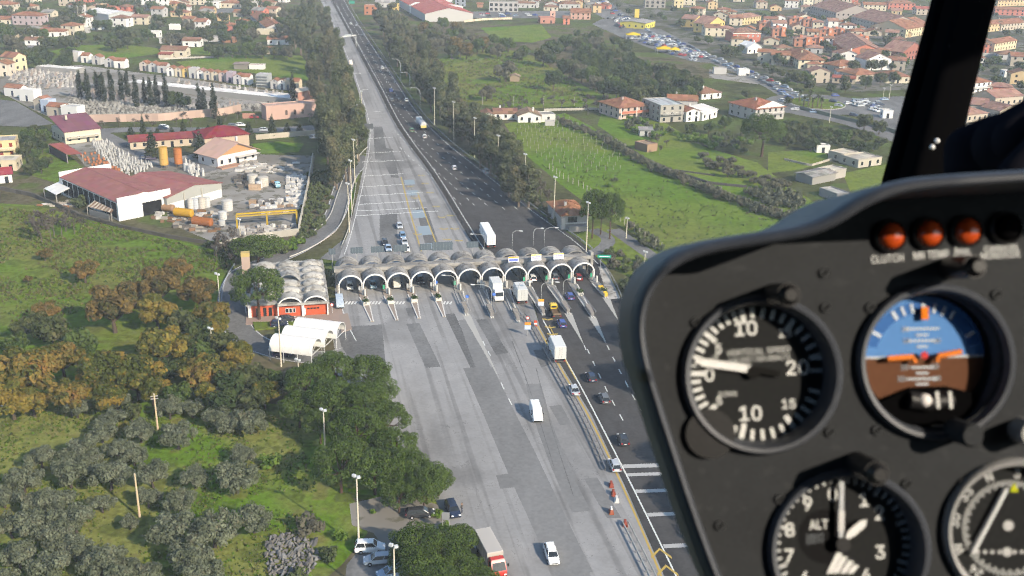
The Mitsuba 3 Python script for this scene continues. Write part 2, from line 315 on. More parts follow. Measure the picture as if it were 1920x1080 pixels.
isl = [rc + np.array([-2, 1]) + 15.5 * np.array([math.cos(a) * 0.85, math.sin(a)]) for a in np.linspace(0, 2 * np.pi, 48, endpoint=False)]
m = MB((.42, .40, .37)); m.prism(isl, 0, .22); put(new('roundabout_kerb', kind='structure'), m.entry('paint'))
sheet_m(np.array([(np.array(q) - rc) * .96 + rc for q in isl]), .235, 'meadow_mat', 'roundabout_lawn')
for line, w, nm in ((((100, 258), (200, 243), (330, 243), (480, 246), (610, 238)), 4.5, 'cemetery_street'), (((190, 250), (240, 275), (280, 298), (330, 300), (400, 320)), 3, 'yard_lane'),
                    (((1060, 470), (1110, 480), (1150, 450), (1110, 430)), 2, 'house_lane'), (((1150, 430), (1200, 465), (1250, 500)), 2.2, 'farm_track'), (((0, 60), (25, 80), (60, 78), (100, 60)), 2.2, 'village_lane'),
                    (((0, 130), (60, 85), (90, 60)), 2, 'village_lane'), (((300, 108), (345, 110), (400, 106)), 2, 'village_lane'), (((1260, 10), (1320, 15), (1420, 20), (1560, 12)), 5, 'upper_road'), (((1480, 30), (1600, 60), (1700, 80)), 4, 'upper_road'),
                    (((1320, 14), (1400, 22), (1500, 50), (1560, 60)), 4, 'upper_road')):
    L = smooth_line(pts(*line), 2); sheet_m(ribbon(L, -w, w), R - .016, 'patch_asphalt', nm)

# repaired strips and worn lanes on the plaza
P_ = R + .008
for q in ([(700, 238), (717, 238), (724, 278), (736, 280), (748, 334), (734, 333), (717, 300), (703, 299)], [(630, 614), (716, 609), (725, 704), (690, 705), (655, 672), (640, 650)], [(762, 608), (786, 606), (826, 688), (798, 690)],
          [(834, 590), (852, 588), (905, 700), (888, 702)], [(1000, 657), (1020, 655), (1036, 682), (1015, 690)], [(930, 892), (956, 888), (965, 914), (938, 917)], [(712, 401), (745, 399), (745, 470), (712, 470)],
          [(780, 390), (800, 390), (826, 468), (800, 470)], [(893, 600), (912, 598), (953, 662), (930, 666)], [(760, 578), (780, 577), (783, 592), (766, 594)], [(1095, 898), (1120, 896), (1165, 972), (1138, 972)], [(1030, 762), (1052, 760), (1072, 796), (1050, 798)]):
    sheet(q, P_, 'worn_asphalt' if q[0][1] > 720 else 'patch_asphalt', 'road_patch')
    P_ += .0002
def strips(lines, w, name, z, bsdf, col=(0.1, .1, .1)):
    k = new(name, kind='structure'); m = MB(col)
    ps = [ribbon(smooth_line(pts(*l), 2), -w / 2, w / 2) for l in lines]
    put(k, flat(ps, z, col).entry(bsdf))
strips([[(872, 600), (905, 690), (950, 780), (1010, 920), (1080, 1090)], [(1000, 720), (1020, 800), (1060, 900), (1090, 960)]], 3.0, 'worn_lane', R + .0095, 'worn_asphalt')
strips([[(880, 690), (912, 760), (938, 820), (968, 890), (1020, 1000), (1060, 1080)], [(912, 690), (945, 760), (990, 850), (1040, 960), (1095, 1075)]], 2.6, 'worn_lane', R + .0105, 'worn_asphalt')
strips([[(1005, 690), (1030, 790), (1052, 860), (1075, 930)], [(960, 640), (990, 720), (1012, 790), (1040, 880)]], .16, 'tar_line', R + .0125, 'patch_asphalt')

sheet_m(ribbon(smooth_line(pts((622, -8), (628, 10), (655, 60), (680, 108), (711, 165), (741, 226), (765, 262), (783, 287), (800, 308), (833, 358), (868, 418), (897, 464)), 2), -.9, .9), R + .02, 'dark_asphalt', 'median_strip')
# painted markings
def dashes(line_m, on, off, w):
    p = np.asarray(line_m, float); s = np.r_[0, np.cumsum(np.linalg.norm(np.diff(p, axis=0), axis=1))]
    out, t = [], 0.0
    at = lambda u: np.array([np.interp(u, s, p[:, 0]), np.interp(u, s, p[:, 1])])
    while t < s[-1] - on:
        a, b = at(t), at(t + on); d = (b - a) / (np.linalg.norm(b - a) + 1e-9); nn = np.array([-d[1], d[0]]) * w / 2
        out.append([a - nn, b - nn, b + nn, a + nn]); t += on + off
    return out
white, yellow, blue, worn = [], [], [], []
Re = smooth_line(pts(*R_edge), 2)
white.append(ribbon(offset_line(Re, 1.3), -.1, .1))
lane_cut = lambda L, y0, y1: np.array([q for q in L if y0 < q[1] < y1])
for off, y1 in ((5.0, 1200), (8.8, 1200), (12.6, 470), (16.4, 420), (20.2, 390)):
    L = lane_cut(offset_line(resample(Re, 3), off), 305, y1)
    if len(L) > 3: white += dashes(L, 3.0, 4.5 if off < 9 else 3.5, .2)
Ml = smooth_line(pts((629, 10), (656, 60), (681, 108), (712, 165), (742, 226), (766, 262), (784, 287), (801, 308), (834, 358), (869, 418), (901, 468)), 2)
white.append(ribbon(offset_line(Ml, -1.0), -.12, .12))
Ll = smooth_line(pts((598, -8), (626, 50), (651, 110), (669, 160), (683, 205), (691, 240), (689, 280), (681, 320), (673, 360), (663, 400), (653, 440), (640, 478)), 2)
white.append(ribbon(offset_line(Ll, -.8), -.1, .1))
white += dashes(lane_cut(offset_line(resample(Ml, 3), -5), 520, 1300), 4.5, 7.5, .24)
white += dashes(lane_cut(offset_line(resample(Ml, 3), -9), 520, 1300), 4.5, 7.5, .24)
for a, b in (((690, 260), (738, 258)), ((682, 288), (751, 284)), ((679, 304), (757, 301)), ((676, 331), (757, 326)), ((673, 351), (760, 346)), ((671, 368), (793, 361)), ((669, 384), (788, 377)), ((668, 396), (800, 390)), ((667, 405), (822, 396)),
             ((700, 210), (715, 209)), ((691, 245), (700, 245))):
    A, B = g2(a), g2(b); d = (B - A) / np.linalg.norm(B - A); nn = np.array([-d[1], d[0]]) * .26
    white.append([A - nn, B - nn, B + nn, A + nn])
line = lambda l, w=.2: ribbon(smooth_line(pts(*l), 2), -w / 2, w / 2)
white += [line([(1018, 600), (1040, 640), (1087, 720), (1165, 872), (1215, 972), (1270, 1085), (1300, 1150)], .26), line([(640, 575), (652, 610), (668, 640)], .2)]
for l, on, off in (([(1101, 655), (1130, 718), (1160, 775), (1182, 812)], 2.4, 3.6), ([(1172, 715), (1197, 762), (1224, 808)], 2.4, 3.6), ([(926, 690), (946, 732), (962, 765)], 3, 4), ([(905, 640), (926, 680)], 2.4, 3), ([(1138, 648), (1160, 692), (1182, 735)], 2.4, 3.6), ([(1095, 648), (1104, 668)], 2.4, 3.6)):
    white += dashes(smooth_line(pts(*l), 1), on, off, .2)
for a, b, w in (((1168, 875), (1275, 872), .62), ((1175, 891), (1290, 887), .5), ((1190, 922), (1300, 918), .5), ((1214, 966), (1330, 961), .5), ((1244, 1025), (1370, 1019), .5), ((1275, 1090), (1400, 1084), .5)):
    A, B = g2(a), g2(b); d = (B - A) / np.linalg.norm(B - A); nn = np.array([-d[1], d[0]]) * w
    worn.append([A - nn, B - nn, B + nn, A + nn])
# zebra strips in front of the left bays and chevron noses of the lanes
for x in (655, 700, 745, 834):
    for i in range(4):
        A = g2((x - 10 + i * 6, 571)); white.append([A, A + (.45, 0), A + (.7, 1.9), A + (.25, 1.9)])
yellow += [line([(752, 332), (765, 385), (778, 430), (790, 472)], .3), line([(783, 362), (800, 410), (820, 462)], .3), line([(1008, 612), (1050, 690), (1106, 782), (1176, 930), (1240, 1080), (1262, 1140)], .3),
           line([(1030, 610), (1062, 680), (1080, 712)], .2)]
for i, (x, y) in enumerate([(790, 330), (797, 345), (806, 362), (818, 388), (828, 408), (832, 430), (838, 450), (845, 330 + 75), (852, 430), (860, 452), (1027, 600), (1032, 615), (1036, 628), (768, 350), (783, 440), (778, 372)]):
    A = g2((x, y)); k = .8
    for sx in (-1, 1):
        yellow.append([A + (0, -.5 * k), A + (0, .3 * k), A + (sx * 1.5 * k, 1.1 * k), A + (sx * 1.5 * k, .3 * k)])
for x, y in ((1238, 1036), (1250, 1068), (1262, 1102)):
    A = g2((x, y))
    for sx in (-1, 1):
        yellow.append([A + (0, .5), A + (0, 1.1), A + (sx * 1.5, -1.0), A + (sx * 1.5, -1.7)])
for q in ([(757, 338), (776, 337), (779, 346), (760, 347)], [(762, 358), (783, 357), (786, 366), (765, 367)], [(772, 395), (795, 393), (800, 408), (776, 410)], [(782, 425), (806, 423), (811, 440), (787, 442)], [(790, 458), (818, 455), (820, 466), (794, 468)]):
    blue.append(pts(*q))
for nm, q, c, z in (('white_road_marking', white, (.60, .60, .58), R + .016), ('worn_road_marking', worn, (.40, .40, .39), R + .0155), ('yellow_road_marking', yellow, (.46, .33, .09), R + .018), ('blue_road_marking', blue, (.27, .33, .37), R + .0145)):
    put(new(nm, kind='structure'), flat(q, z, c).entry('paint'))
# ---------------------------------------------------------------- toll canopy
T0, T1 = g2((635, 555.5)), g2((1113, 527.5))
ROWA = math.atan2(T1[1] - T0[1], T1[0] - T0[0]); BAY = np.linalg.norm(T1 - T0) / 11
ML = rotm(T0[0], T0[1], 0, ROWA)
RU, RV = ML[:2, 0], ML[:2, 1]
def L2(x, y): return T0 + RU * x + RV * y
def arch_shell(m, xc, y0, y1, z0, rx, rz, th, col=(.5, .5, .5), n=14, a0=0.0, a1=math.pi):
    A = np.linspace(a0, a1, n + 1)
    def ring(y, k): return np.c_[xc + (rx - k) * np.cos(A), np.full(n + 1, y), z0 + (rz - k) * np.sin(A)]
    v = np.vstack([ring(y0, 0), ring(y1, 0), ring(y1, th), ring(y0, th)]); N = n + 1; f = []
    for i in range(n):
        for a, b in ((0, 1), (1, 2), (2, 3), (3, 0)): f.append([a * N + i, b * N + i, b * N + i + 1, a * N + i + 1])
    f += [[0, 3 * N, 2 * N, N], [n, N + n, 2 * N + n, 3 * N + n]]
    return m.add(v, f, col)
ZS, RZ = 2.65, 2.55
can = new('toll_canopy', 'long concrete toll canopy of eleven barrel vaults with white arch rims', 'canopy')
for i in range(11):
    xc = (i + .5) * BAY
    m = MB(); arch_shell(m, xc, -.2, 4.6, ZS, BAY / 2 + .05, RZ, .22); part(can, 'front_vault', m.entry('concrete', smooth=40, M=ML))
    m = MB(); arch_shell(m, xc, 6.9, 11.6, ZS + .75, BAY / 2 + .05, RZ, .22); part(can, 'rear_vault', m.entry('concrete', smooth=40, M=ML))
    m = MB((.72, .70, .66)); arch_shell(m, xc, -.55, -.2, ZS, BAY / 2 + .02, RZ + .08, .30, col=(.72, .70, .66))
    for sx in (-1, 1): m.box((xc + sx * (BAY / 2 - .13), -.38, ZS / 2), (.30, .34, ZS))
    part(can, 'arch_rim', m.entry('paint', smooth=40, M=ML))
m = MB(); m.box((BAY * 5.5, 5.75, 4.75), (BAY * 11 + 1.2, 2.3, .9)); m.box((BAY * 5.5, 5.75, 4.2), (BAY * 11, 1.5, .7)); part(can, 'cross_beam', m.entry('concrete', M=ML))
for i in range(12):
    x = i * BAY
    for y_, z_ in ((1.6, ZS), (5.75, 4.6), (9.6, ZS + .75)): part(can, 'pillar', MB().box((x, y_, z_ / 2), (.5, 1.0, z_)).entry('concrete', M=ML))
for i in range(11):
    g_ = i in (1, 4) or i > 6
    part(can, 'lane_signal', MB((.04, .30, .16) if g_ else (.35, .36, .36)).box(((i + 1) * BAY - .75, -.1, 1.75), (.5, .14, 1.0)).entry('satin', M=ML)); part(can, 'gutter_pipe', MB((.30, .29, .27)).box((i * BAY, -.62, 1.5), (.12, .1, 3.0)).entry('paint', M=ML))
m = MB(); m.box((BAY * 11 + .75, 5.7, 3.0), (.7, 2.2, 6.0)); part(can, 'end_pier', m.entry('concrete', M=ML))

# signs over the right-hand bays and the backs of the overhead signs at the far side
def board(name, label, x, y, z, w, h, face, stripes, back=(.25, .26, .27), posts=(), rz=0.0, cat='sign', group=None, M=ML):
    k = new(name, label, cat, group)
    m = MB(face); m.box((x, y, z), (w, .12, h)); part(k, 'panel', m.entry('paint', M=M))
    for (dz, hh, ww, c, nm) in stripes:
        m = MB(c); m.box((x, y - .08, z + dz), (ww, .03, hh)); part(k, nm, m.entry('paint', M=M))
    if posts:
        for px_, zb in posts:
            m = MB((.35, .36, .36)); m.box((x + px_, y + .12, (zb + z) / 2), (.12, .12, z - zb)); part(k, 'post', m.entry('metal', M=M))
    return k
for (i, lab, st) in ((7, 'orange topped toll sign with blue band over the third bay from the right end', [(.52, .30, 2.55, (.85, .38, .05), 'orange_band'), (-.22, .62, 2.2, (.16, .20, .55), 'blue_band')]),
                     (8, 'yellow topped white toll sign with violet lettering, the middle of three', [(.62, .26, 2.55, (.85, .58, .05), 'yellow_band'), (.12, .28, 2.1, (.35, .33, .72), 'lettering'), (-.28, .26, 1.5, (.42, .40, .74), 'lettering')]),
                     (9, 'yellow topped white toll sign nearest the right end of the canopy', [(.62, .26, 2.55, (.85, .58, .05), 'yellow_band'), (.12, .28, 2.1, (.35, .33, .72), 'lettering'), (-.28, .26, 1.4, (.42, .40, .74), 'lettering')])):
    board('toll_sign', lab, (i + .5) * BAY, 2.6, 6.05 + (.2 if i > 7 else 0), 2.6, 1.6 if i > 7 else 1.4, (.78, .78, .82), st, posts=((-.9, 4.9), (.9, 4.9)))
ords = ['leftmost', 'second', 'third', 'fourth', 'fifth', 'sixth', 'seventh']
for i, (x, w, h) in enumerate([(-.3, 1.6, 1.5), (.75, 3.0, 1.6), (1.65, 3.2, 1.6), (2.65, 3.4, 1.7), (3.75, 3.0, 1.6), (4.5, 5.2, 2.2), (5.85, 3.0, 1.6)]):
    k = new('lane_sign', f'grey-blue back of an overhead lane sign behind the vaults, {ords[i]} from the left' if i else 'narrow grey-blue sign back on a post between offices and toll bays', 'sign', 'lane sign backs behind the canopy')
    cx, z = x * BAY + 1.2, 6.7
    m = MB((.085, .11, .13)); m.box((cx, 13.6, z), (w, .10, h)); part(k, 'panel', m.entry('satin', M=ML))
    for j in range(max(2, int(w / .8))):
        m = MB((.17, .19, .20)); m.box((cx - w / 2 + .4 + j * .8, 13.51, z), (.07, .07, h)); part(k, 'rib', m.entry('paint', M=ML))
    m = MB((.3, .31, .31)); m.box((cx, 13.75, z / 2), (.16, .14, z)); part(k, 'post', m.entry('paint', M=ML))
k = new('motorway_sign', 'green direction sign on a post beside the right end of the canopy', 'sign')
e = L2(BAY * 11 + 3.6, 3.5)
m = MB((.02, .28, .18)); m.box((e[0], e[1], 5.2), (3.4, .12, .8)); part(k, 'panel', m.entry('satin'))
m = MB((.7, .72, .7)); m.box((e[0], e[1] - .08, 5.2), (2.6, .02, .22)); part(k, 'lettering', m.entry('paint'))
m = MB((.4, .4, .4)); m.box((e[0] - .8, e[1] + .12, 2.5), (.12, .12, 5)); part(k, 'post', m.entry('metal'))

# islands between the lanes, planters, crash cushions, booths
tips = [None, (698, 604), (744, 601), (786, 598), (833, 595), (875, 592), (923, 597), (972, 605), (1020, 592), (1067, 590), (1112, 597), (1138, 560)]
tails = {5: (937, 712), 9: (1095, 648), 10: (1138, 647), 11: (1160, 603)}
inv = np.linalg.inv(ML[:2, :2])
ordw = ['first', 'second', 'third', 'fourth', 'fifth', 'sixth', 'seventh', 'eighth', 'ninth', 'tenth', 'eleventh', 'last']
for i in range(1, 12):
    x = i * BAY; t = inv @ (g2(tips[i]) - T0)
    k = new('traffic_island', f'kerbed toll island tapering to a nose, {ordw[i - 1]} from the offices', 'traffic island', 'islands between the toll lanes')
    pal = i <= 4
    body = [(x - .95, 15), (x + .95, 15), (x + .95, -2.0), (t[0] + .25, t[1]), (t[0] - .25, t[1]), (x - .95, -2.0)]
    m = MB((.30, .25, .21) if pal else (.26, .25, .23)); m.prism(body, 0.02, .24); part(k, 'kerbed_base', m.entry('paint', M=ML))
    m = MB((.62, .60, .56))
    for sx in (-1, 1):
        a, b = np.array([x + sx * .95, -2.0]), np.array([t[0] + sx * .25, t[1]]); d = (b - a) / np.linalg.norm(b - a); nn = np.array([-d[1], d[0]]) * .12
        m.prism([a - nn, b - nn, b + nn, a + nn], 0.02, .27)
    part(k, 'kerb', m.entry('paint', M=ML))
    if i in tails:
        q = inv @ (g2(tails[i]) - T0)
        m = MB((.40, .39, .36)); m.add([[t[0] - .9, t[1] + .8, .085], [q[0], q[1], .085], [t[0] + .9, t[1] + .8, .085]], [[0, 1, 2]]); part(k, 'painted_nose', m.entry('paint', M=ML))
    if i <= 4 or i == 10 or i == 11:
        cy = -6.6 if pal else -9.0
        pl = new('planter', f'white planter of green shrubs on the nose of the {ordw[i - 1]} toll island', 'planter', 'planters on the toll islands')
        cx = x + (t[0] - x) * (cy + 2) / (t[1] + 2)
        m = MB((.66, .62, .54)); m.box((cx, cy, .62), (1.3, 1.9, .75), taper=1.08); part(pl, 'tub', m.entry('paint', M=ML))
        m = MB(); r2 = np.random.default_rng(i)
        for _ in range(90):
            c = r2.normal(0, .32, 3) * (1, 1.5, .7) + (cx, cy, 1.15); d = r2.normal(0, 1, (2, 3)) * .16
            m.add([c - d[0], c + d[1], c + d[0], c - d[1]], [[0, 1, 2, 3]], np.array((.055, .085, .025)) * r2.uniform(.6, 1.4))
        part(pl, 'shrub', m.entry('leaf', M=ML))
    if i >= 5:
        cc = new('crash_cushion', f'ribbed grey crash cushion on the nose of the {ordw[i - 1]} toll island', 'crash cushion', 'crash cushions on the toll islands')
        col = (.62, .42, .05) if i == 11 else (.22, .21, .20)
        m = MB(col); L = 5.0
        for j in range(6):
            s = j / 5; y = t[1] + .9 + s * L; cx = x + (t[0] - x) * (y + 2) / (t[1] + 2); m.box((cx, y, .72), (.75 + .5 * s, .28, .95))
        part(cc, 'bay', m.entry('paint', M=ML))
        m = MB((.38, .38, .37))
        for sx in (-1, 1):
            m.box((x + (t[0] - x) * .6 + sx * .62, (t[1] - 2) * .5 - .2, .85), (.07, abs(t[1]) * .75, .32), rz=0.0)
        part(cc, 'rail', m.entry('metal', M=ML))
    bo = new('toll_booth', f'glazed toll booth under the canopy on the {ordw[i - 1]} island', 'toll booth', 'toll booths under the canopy')
    m = MB((.20, .24, .21) if i > 6 else (.33, .31, .27)); m.box((x, 2.6, .75), (1.25, 2.4, 1.1)); m.box((x, 2.6, 2.55), (1.35, 2.5, .25)); part(bo, 'cabin', m.entry('paint', M=ML))
    m = MB(); m.box((x, 2.6, 1.85), (1.18, 2.3, 1.2)); part(bo, 'glazing', m.entry('glass', M=ML))
    m = MB((.55, .54, .5)); m.box((x + .45, -1.2, 1.0), (.35, .5, 1.7)); part(bo, 'pay_machine', m.entry('paint', M=ML))
# small boards and round signs on the right-hand islands
for x, y, c, lab, h in ((989, 622, ((.80, .30, .05), (.55, .62, .75)), 'orange and blue board on the island left of the yellow pickup', 2.9), (1124, 0, None, '', 0), (1123 - 8, 0, None, '', 0)):
    if c is None: continue
    P = G(x, y + 8); k = new('lane_board', lab, 'sign')
    m = MB((.3, .3, .3)); m.box((P[0], P[1], 1.0), (.14, .14, 2.0)); part(k, 'post', m.entry('paint'))
    m = MB(c[1]); m.box((P[0], P[1] - .1, 2.1), (1.35, .1, 1.0)); part(k, 'blue_panel', m.entry('paint'))
    m = MB(c[0]); m.box((P[0], P[1] - .1, 2.95), (1.35, .1, .6)); part(k, 'orange_panel', m.entry('paint'))
P = G(1014, 585); k = new('lane_board', 'orange and blue board beside the cab of the yellow pickup', 'sign')
m = MB((.3, .3, .3)); m.box((P[0], P[1], 1.0), (.14, .14, 2.0)); part(k, 'post', m.entry('paint'))
m = MB((.60, .66, .76)); m.box((P[0], P[1] - .1, 2.1), (1.35, .1, 1.0)); part(k, 'blue_panel', m.entry('paint'))
m = MB((.80, .36, .05)); m.box((P[0], P[1] - .1, 2.95), (1.35, .1, .6)); part(k, 'orange_panel', m.entry('paint'))
def round_sign(x, y, rim, face, lab, h=2.2, r=.42):
    P = G(x, y); k = new('round_sign', lab, 'sign')
    m = MB((.45, .45, .45)); m.tube([P + (0, 0, .05), P + (0, 0, h)], .05); part(k, 'post', m.entry('paint'))
    m = MB(rim); m.tube([P + (0, -.06, h), P + (0, -.10, h)], r, n=16); part(k, 'rim', m.entry('paint'))
    m = MB(face); m.tube([P + (0, -.10, h), P + (0, -.125, h)], r * .68, n=16); part(k, 'face', m.entry('paint'))
round_sign(989, 613, (.5, .05, .04), (.75, .73, .7), 'round red-rimmed sign above the orange and blue board')
round_sign(1049 - 60, 607 + 3, (.5, .05, .04), (.75, .73, .7), 'round red-rimmed sign on the barrier start') if 0 else None
round_sign(1047 - 58 - 0, 0 + 612, (.5, .05, .04), (.75, .73, .7), '') if 0 else None
round_sign(876, 572, (.08, .17, .55), (.1, .22, .62), 'round blue arrow sign on the fifth toll island')
round_sign(818, 545, (.08, .17, .55), (.1, .22, .62), 'round blue arrow sign at the fourth pillar')
round_sign(926, 568, (.08, .17, .55), (.1, .22, .62), 'round blue arrow sign left of the white box truck')
round_sign(623, 588, (.55, .08, .06), (.8, .8, .8), 'round no-stopping sign at the office corner')
P = G(1004, 612); k = new('work_beacon', 'red and white hazard beacon at the head of the central rail', 'beacon')
for j in range(3):
    m = MB((.6, .08, .03) if j % 2 == 0 else (.75, .72, .68)); m.box(P + (0, 0, .35 + j * .4), (.7, .5, .4)); part(k, 'band', m.entry('paint'))

# curved toll lamps: pole with an arm and a flat head
def lamp(name, base, h, arm, lab, head=(.7, .25, .15), ang=0.0, cat='street lamp', group=None, col=(.45, .45, .43), r=.09):
    P = np.asarray(base, float); k = new(name, lab, cat, group); d = np.array([math.cos(ang), math.sin(ang), 0])
    pth = [P, P + (0, 0, h * .82), P + d * arm * .12 + (0, 0, h * .93), P + d * arm * .45 + (0, 0, h), P + d * arm + (0, 0, h + .05)]
    m = MB(col); m.tube(pth, [r, r * .8, r * .7, r * .6, r * .5]); part(k, 'pole', m.entry('paint', smooth=40))
    m = MB((.7, .7, .68)); m.box(P + d * (arm + .3) + (0, 0, h + .02), head, rz=ang); part(k, 'lamp_head', m.entry('paint'))
for x, y, h, arm, a, lab in ((909, 470, 4.6, 3.2, 180, 'curved lamp behind the canopy left of the white trailer'), (960, 470, 5.6, -2, 0, 'curved lamp rising behind the eighth vault'), (1000, 466, 5.8, 2.0, 0, 'curved lamp rising behind the ninth vault'), (1020, 466, 6.0, 3.0, 0, 'curved lamp with long arm behind the tenth vault'),
                             (853, 558, 5.6, 2.4, 180, 'curved lamp in front of the fifth vault'), (921, 588, 7.0, 4.0, 180, 'curved lamp between the white truck and the sixth lane'), (1014, 575, 6.2, 3.4, 0, 'curved lamp on the island left of the yellow pickup'), (1055, 565, 5.8, 3.4, 0, 'curved lamp on the island behind the blue hatchback'), (972, 570, 5.6, 2.4, 0, 'curved lamp beside the grey box truck')):
    lamp('lane_lamp', G(x, y), h, abs(arm), lab, head=(.9, .4, .14), ang=math.radians(a))

# ---------------------------------------------------------------- guard rails and barriers
def rail(px_line, lab, h=.75, name='guard_rail', step=3.5, col=(.48, .48, .47), double=0.0, closed=None, cat='guard rail', metres=None):
    L = smooth_line(pts(*px_line) if metres is None else metres, 2); k = new(name, lab, cat)
    for off in ((-double, double) if double else (0.0,)):
        q = resample(offset_line(L, off) if off else L, 2.5)
        if len(q) < 2: continue
        m = MB(col)
        for z0, z1 in ((h - .34, h - .06),):
            a = ribbon(q, -.05, .05); n = len(q)
            v = np.vstack([np.c_[offset_line(q, -.05), np.full(n, z0)], np.c_[offset_line(q, .05), np.full(n, z0)], np.c_[offset_line(q, .05), np.full(n, z1)], np.c_[offset_line(q, -.05), np.full(n, z1)]])
            m.add(v, [[p * n + i, p * n + i + 1, ((p + 1) % 4) * n + i + 1, ((p + 1) % 4) * n + i] for p in range(4) for i in range(n - 1)])
        part(k, 'beam', m.entry('paint'))
    m = MB(tuple(np.array(col) * .6))
    for off in ((-double, double) if double else (0.0,)):
        for P in resample(offset_line(L, off) if off else L, step): m.box((P[0], P[1], h / 2), (.13, .16, h - .1))
    part(k, 'post', m.entry('paint'), kind='stuff')
rail([(615, -8), (627, 10), (654, 60), (679, 108), (710, 165), (740, 226), (764, 262), (782, 287), (799, 308), (832, 358), (867, 418), (895, 462)], 'double steel guard rail in the middle of the motorway above the toll', double=.6, h=1.0, col=(.10, .095, .09))
rail([(645, -8), (668, 30), (694, 70), (737, 132), (779, 197), (814, 238), (854, 275), (894, 305), (930, 334), (967, 362), (1005, 393), (1045, 421), (1080, 445), (1112, 470)], 'steel guard rail along the right edge of the motorway', h=.8, col=(.40, .40, .38))
rail([(1125, 492), (1142, 512), (1160, 545), (1170, 575)], 'steel guard rail round the pale apron right of the canopy', h=.8, col=(.35, .35, .34))
rail([(980, 592), (1000, 616), (1040, 692), (1094, 784), (1140, 885)], 'double steel guard rail between the plaza and the right-hand lanes', double=.42, step=2.4, h=.9, col=(.27, .26, .25))
rail([(1172, 985), (1210, 1060), (1245, 1130)], 'pale double guard rail in the lower middle of the plaza edge', double=.45, step=2.4, h=.9, col=(.42, .42, .40))
rail([(690, 278), (681, 285), (655, 318), (643, 338), (630, 375), (620, 408), (598, 432), (560, 452), (520, 470)], 'white concrete edge rail on the outer side of the curved access road', h=.8, col=(.52, .50, .45))
rail([(668, 330), (655, 365), (648, 400), (635, 432), (600, 458), (560, 478), (535, 487)], 'white edge rail on the inner side of the curved access road', h=.6, col=(.50, .48, .44))
rail([(668, 345), (662, 390), (655, 430), (640, 465)], 'white rail along the left edge of the plaza lanes', h=.7, col=(.50, .48, .44))
rail([(440, 500), (424, 525), (415, 560), (418, 590)], 'pale railing on the outer bend behind the pine', h=1.0, col=(.40, .42, .44))
for (x, y, lab, c) in ((1146, 912, 'upper red plastic barrier at the gap in the rail', 0), (1150, 928, 'lower red plastic barrier at the gap in the rail', 0), (1172, 985, 'red plastic barrier at the start of the pale rail', 0), (1156, 940, 'white plastic barrier beside the red ones', 1), (1146, 962, 'orange traffic bollard on the plaza by the gap', 2)):
    P = G(x, y); k = new('road_barrier', lab, 'barrier')
    c_ = [(.30, .075, .05), (.60, .58, .55), (.34, .10, .05)][c]
    m = MB(c_); m.box(P + (0, 0, .12), (.75, 1.3, .24)); part(k, 'foot', m.entry('paint'))
    m = MB(c_); m.box(P + (0, 0, .52), (.42, 1.25, .6), taper=.82); part(k, 'body', m.entry('paint'))
    if c == 2: m = MB((.75, .72, .68)); m.box(P + (0, 0, .95), (.3, .9, .25), taper=.8); part(k, 'top', m.entry('paint'))

# ---------------------------------------------------------------- office building under vaults
of = new('toll_office', 'low office building with pale vaulted roof and orange walls beside the toll', 'building')
xr, wv = (inv @ (g2((616, 590)) - T0))
W = 5.6; x1 = xr; FY = wv
OZ, ORZ = 2.5, 2.3
cells = [(c, r) for r in range(6) for c in range(3) if not (c == 2 and r == 0)]
for c, r in cells:
    xc = x1 - (c + .5) * W; y0 = FY + r * 4.6
    hole = (c == 1 and r == 3)
    if r == 0 or hole:
        m = MB(); arch_shell(m, xc, y0 + .1, y0 + 3.7, OZ + .02 * c, W / 2, ORZ + (.45 if hole else 0), .2, n=12); part(of, 'roof_vault', m.entry('pale_concrete', smooth=40, M=ML))
    else:
        ph, th = np.meshgrid(np.linspace(0, 1, 7), np.linspace(0, 2 * np.pi, 21)); v = np.stack([xc + W * .47 * np.sin(ph * 1.571) * np.cos(th), y0 + 2.1 + 2.0 * np.sin(ph * 1.571) * np.sin(th), OZ + .9 + 1.45 * np.cos(ph * 1.571)], -1).reshape(-1, 3)
        m = MB(); m.add(v, [[i * 7 + j, i * 7 + j + 1, (i + 1) * 7 + j + 1, (i + 1) * 7 + j] for i in range(20) for j in range(6)]); part(of, 'roof_dome', m.entry('pale_concrete', smooth=True, M=ML))
m = MB()
for r in range(7):
    w0 = 3 if r > 0 else 2
    m.box((x1 - W * w0 / 2, FY + r * 4.6 - .25, OZ + .75), (W * w0, .9, .5))
for c in range(4): m.box((x1 - c * W, FY + 14 + (2 if c == 3 else 0), OZ + .1), (.7, 27 - (4 if c == 3 else 0), .5))
m.box((x1 - W * 1.5, FY + 28.2, OZ + .45), (W * 3.1, 1.6, .45)); m.box((x1 - W, FY + 15.3, OZ + .72), (W * 2.05, 26.6, .5)); m.box((x1 - W * 2.52, FY + 17, OZ + .7), (W * .96, 22, .5))
part(of, 'roof_beam', m.entry('pale_concrete', M=ML))
for c in range(2):
    xc = x1 - (c + .5) * W
    m = MB((.72, .70, .66)); arch_shell(m, xc, FY - .35, FY, OZ, W / 2, ORZ + .06, .26, col=(.72, .70, .66))
    for sx in (-1, 1): m.box((xc + sx * (W / 2 - .13), FY - .18, OZ / 2), (.28, .34, OZ))
    part(of, 'arch_rim', m.entry('paint', smooth=40, M=ML))
    m = MB((.50, .105, .05)); m.box((xc, FY + .3, 1.35), (W - .5, .25, 2.7)); part(of, 'orange_wall', m.entry('paint', M=ML))
    m = MB(); arch_shell(m, xc, FY + .32, FY + .36, OZ + .2, W / 2 - .35, ORZ - .4, .05); m.box((xc, FY + .42, 3.3), (W - 1.6, .05, 1.2)); part(of, 'upper_glazing', m.entry('glass', M=ML))
    m = MB((.62, .60, .56)); m.box((xc, FY + .3, 2.78), (W - .5, .45, .16)); part(of, 'sill', m.entry('paint', M=ML))
xc = x1 - 1.5 * W
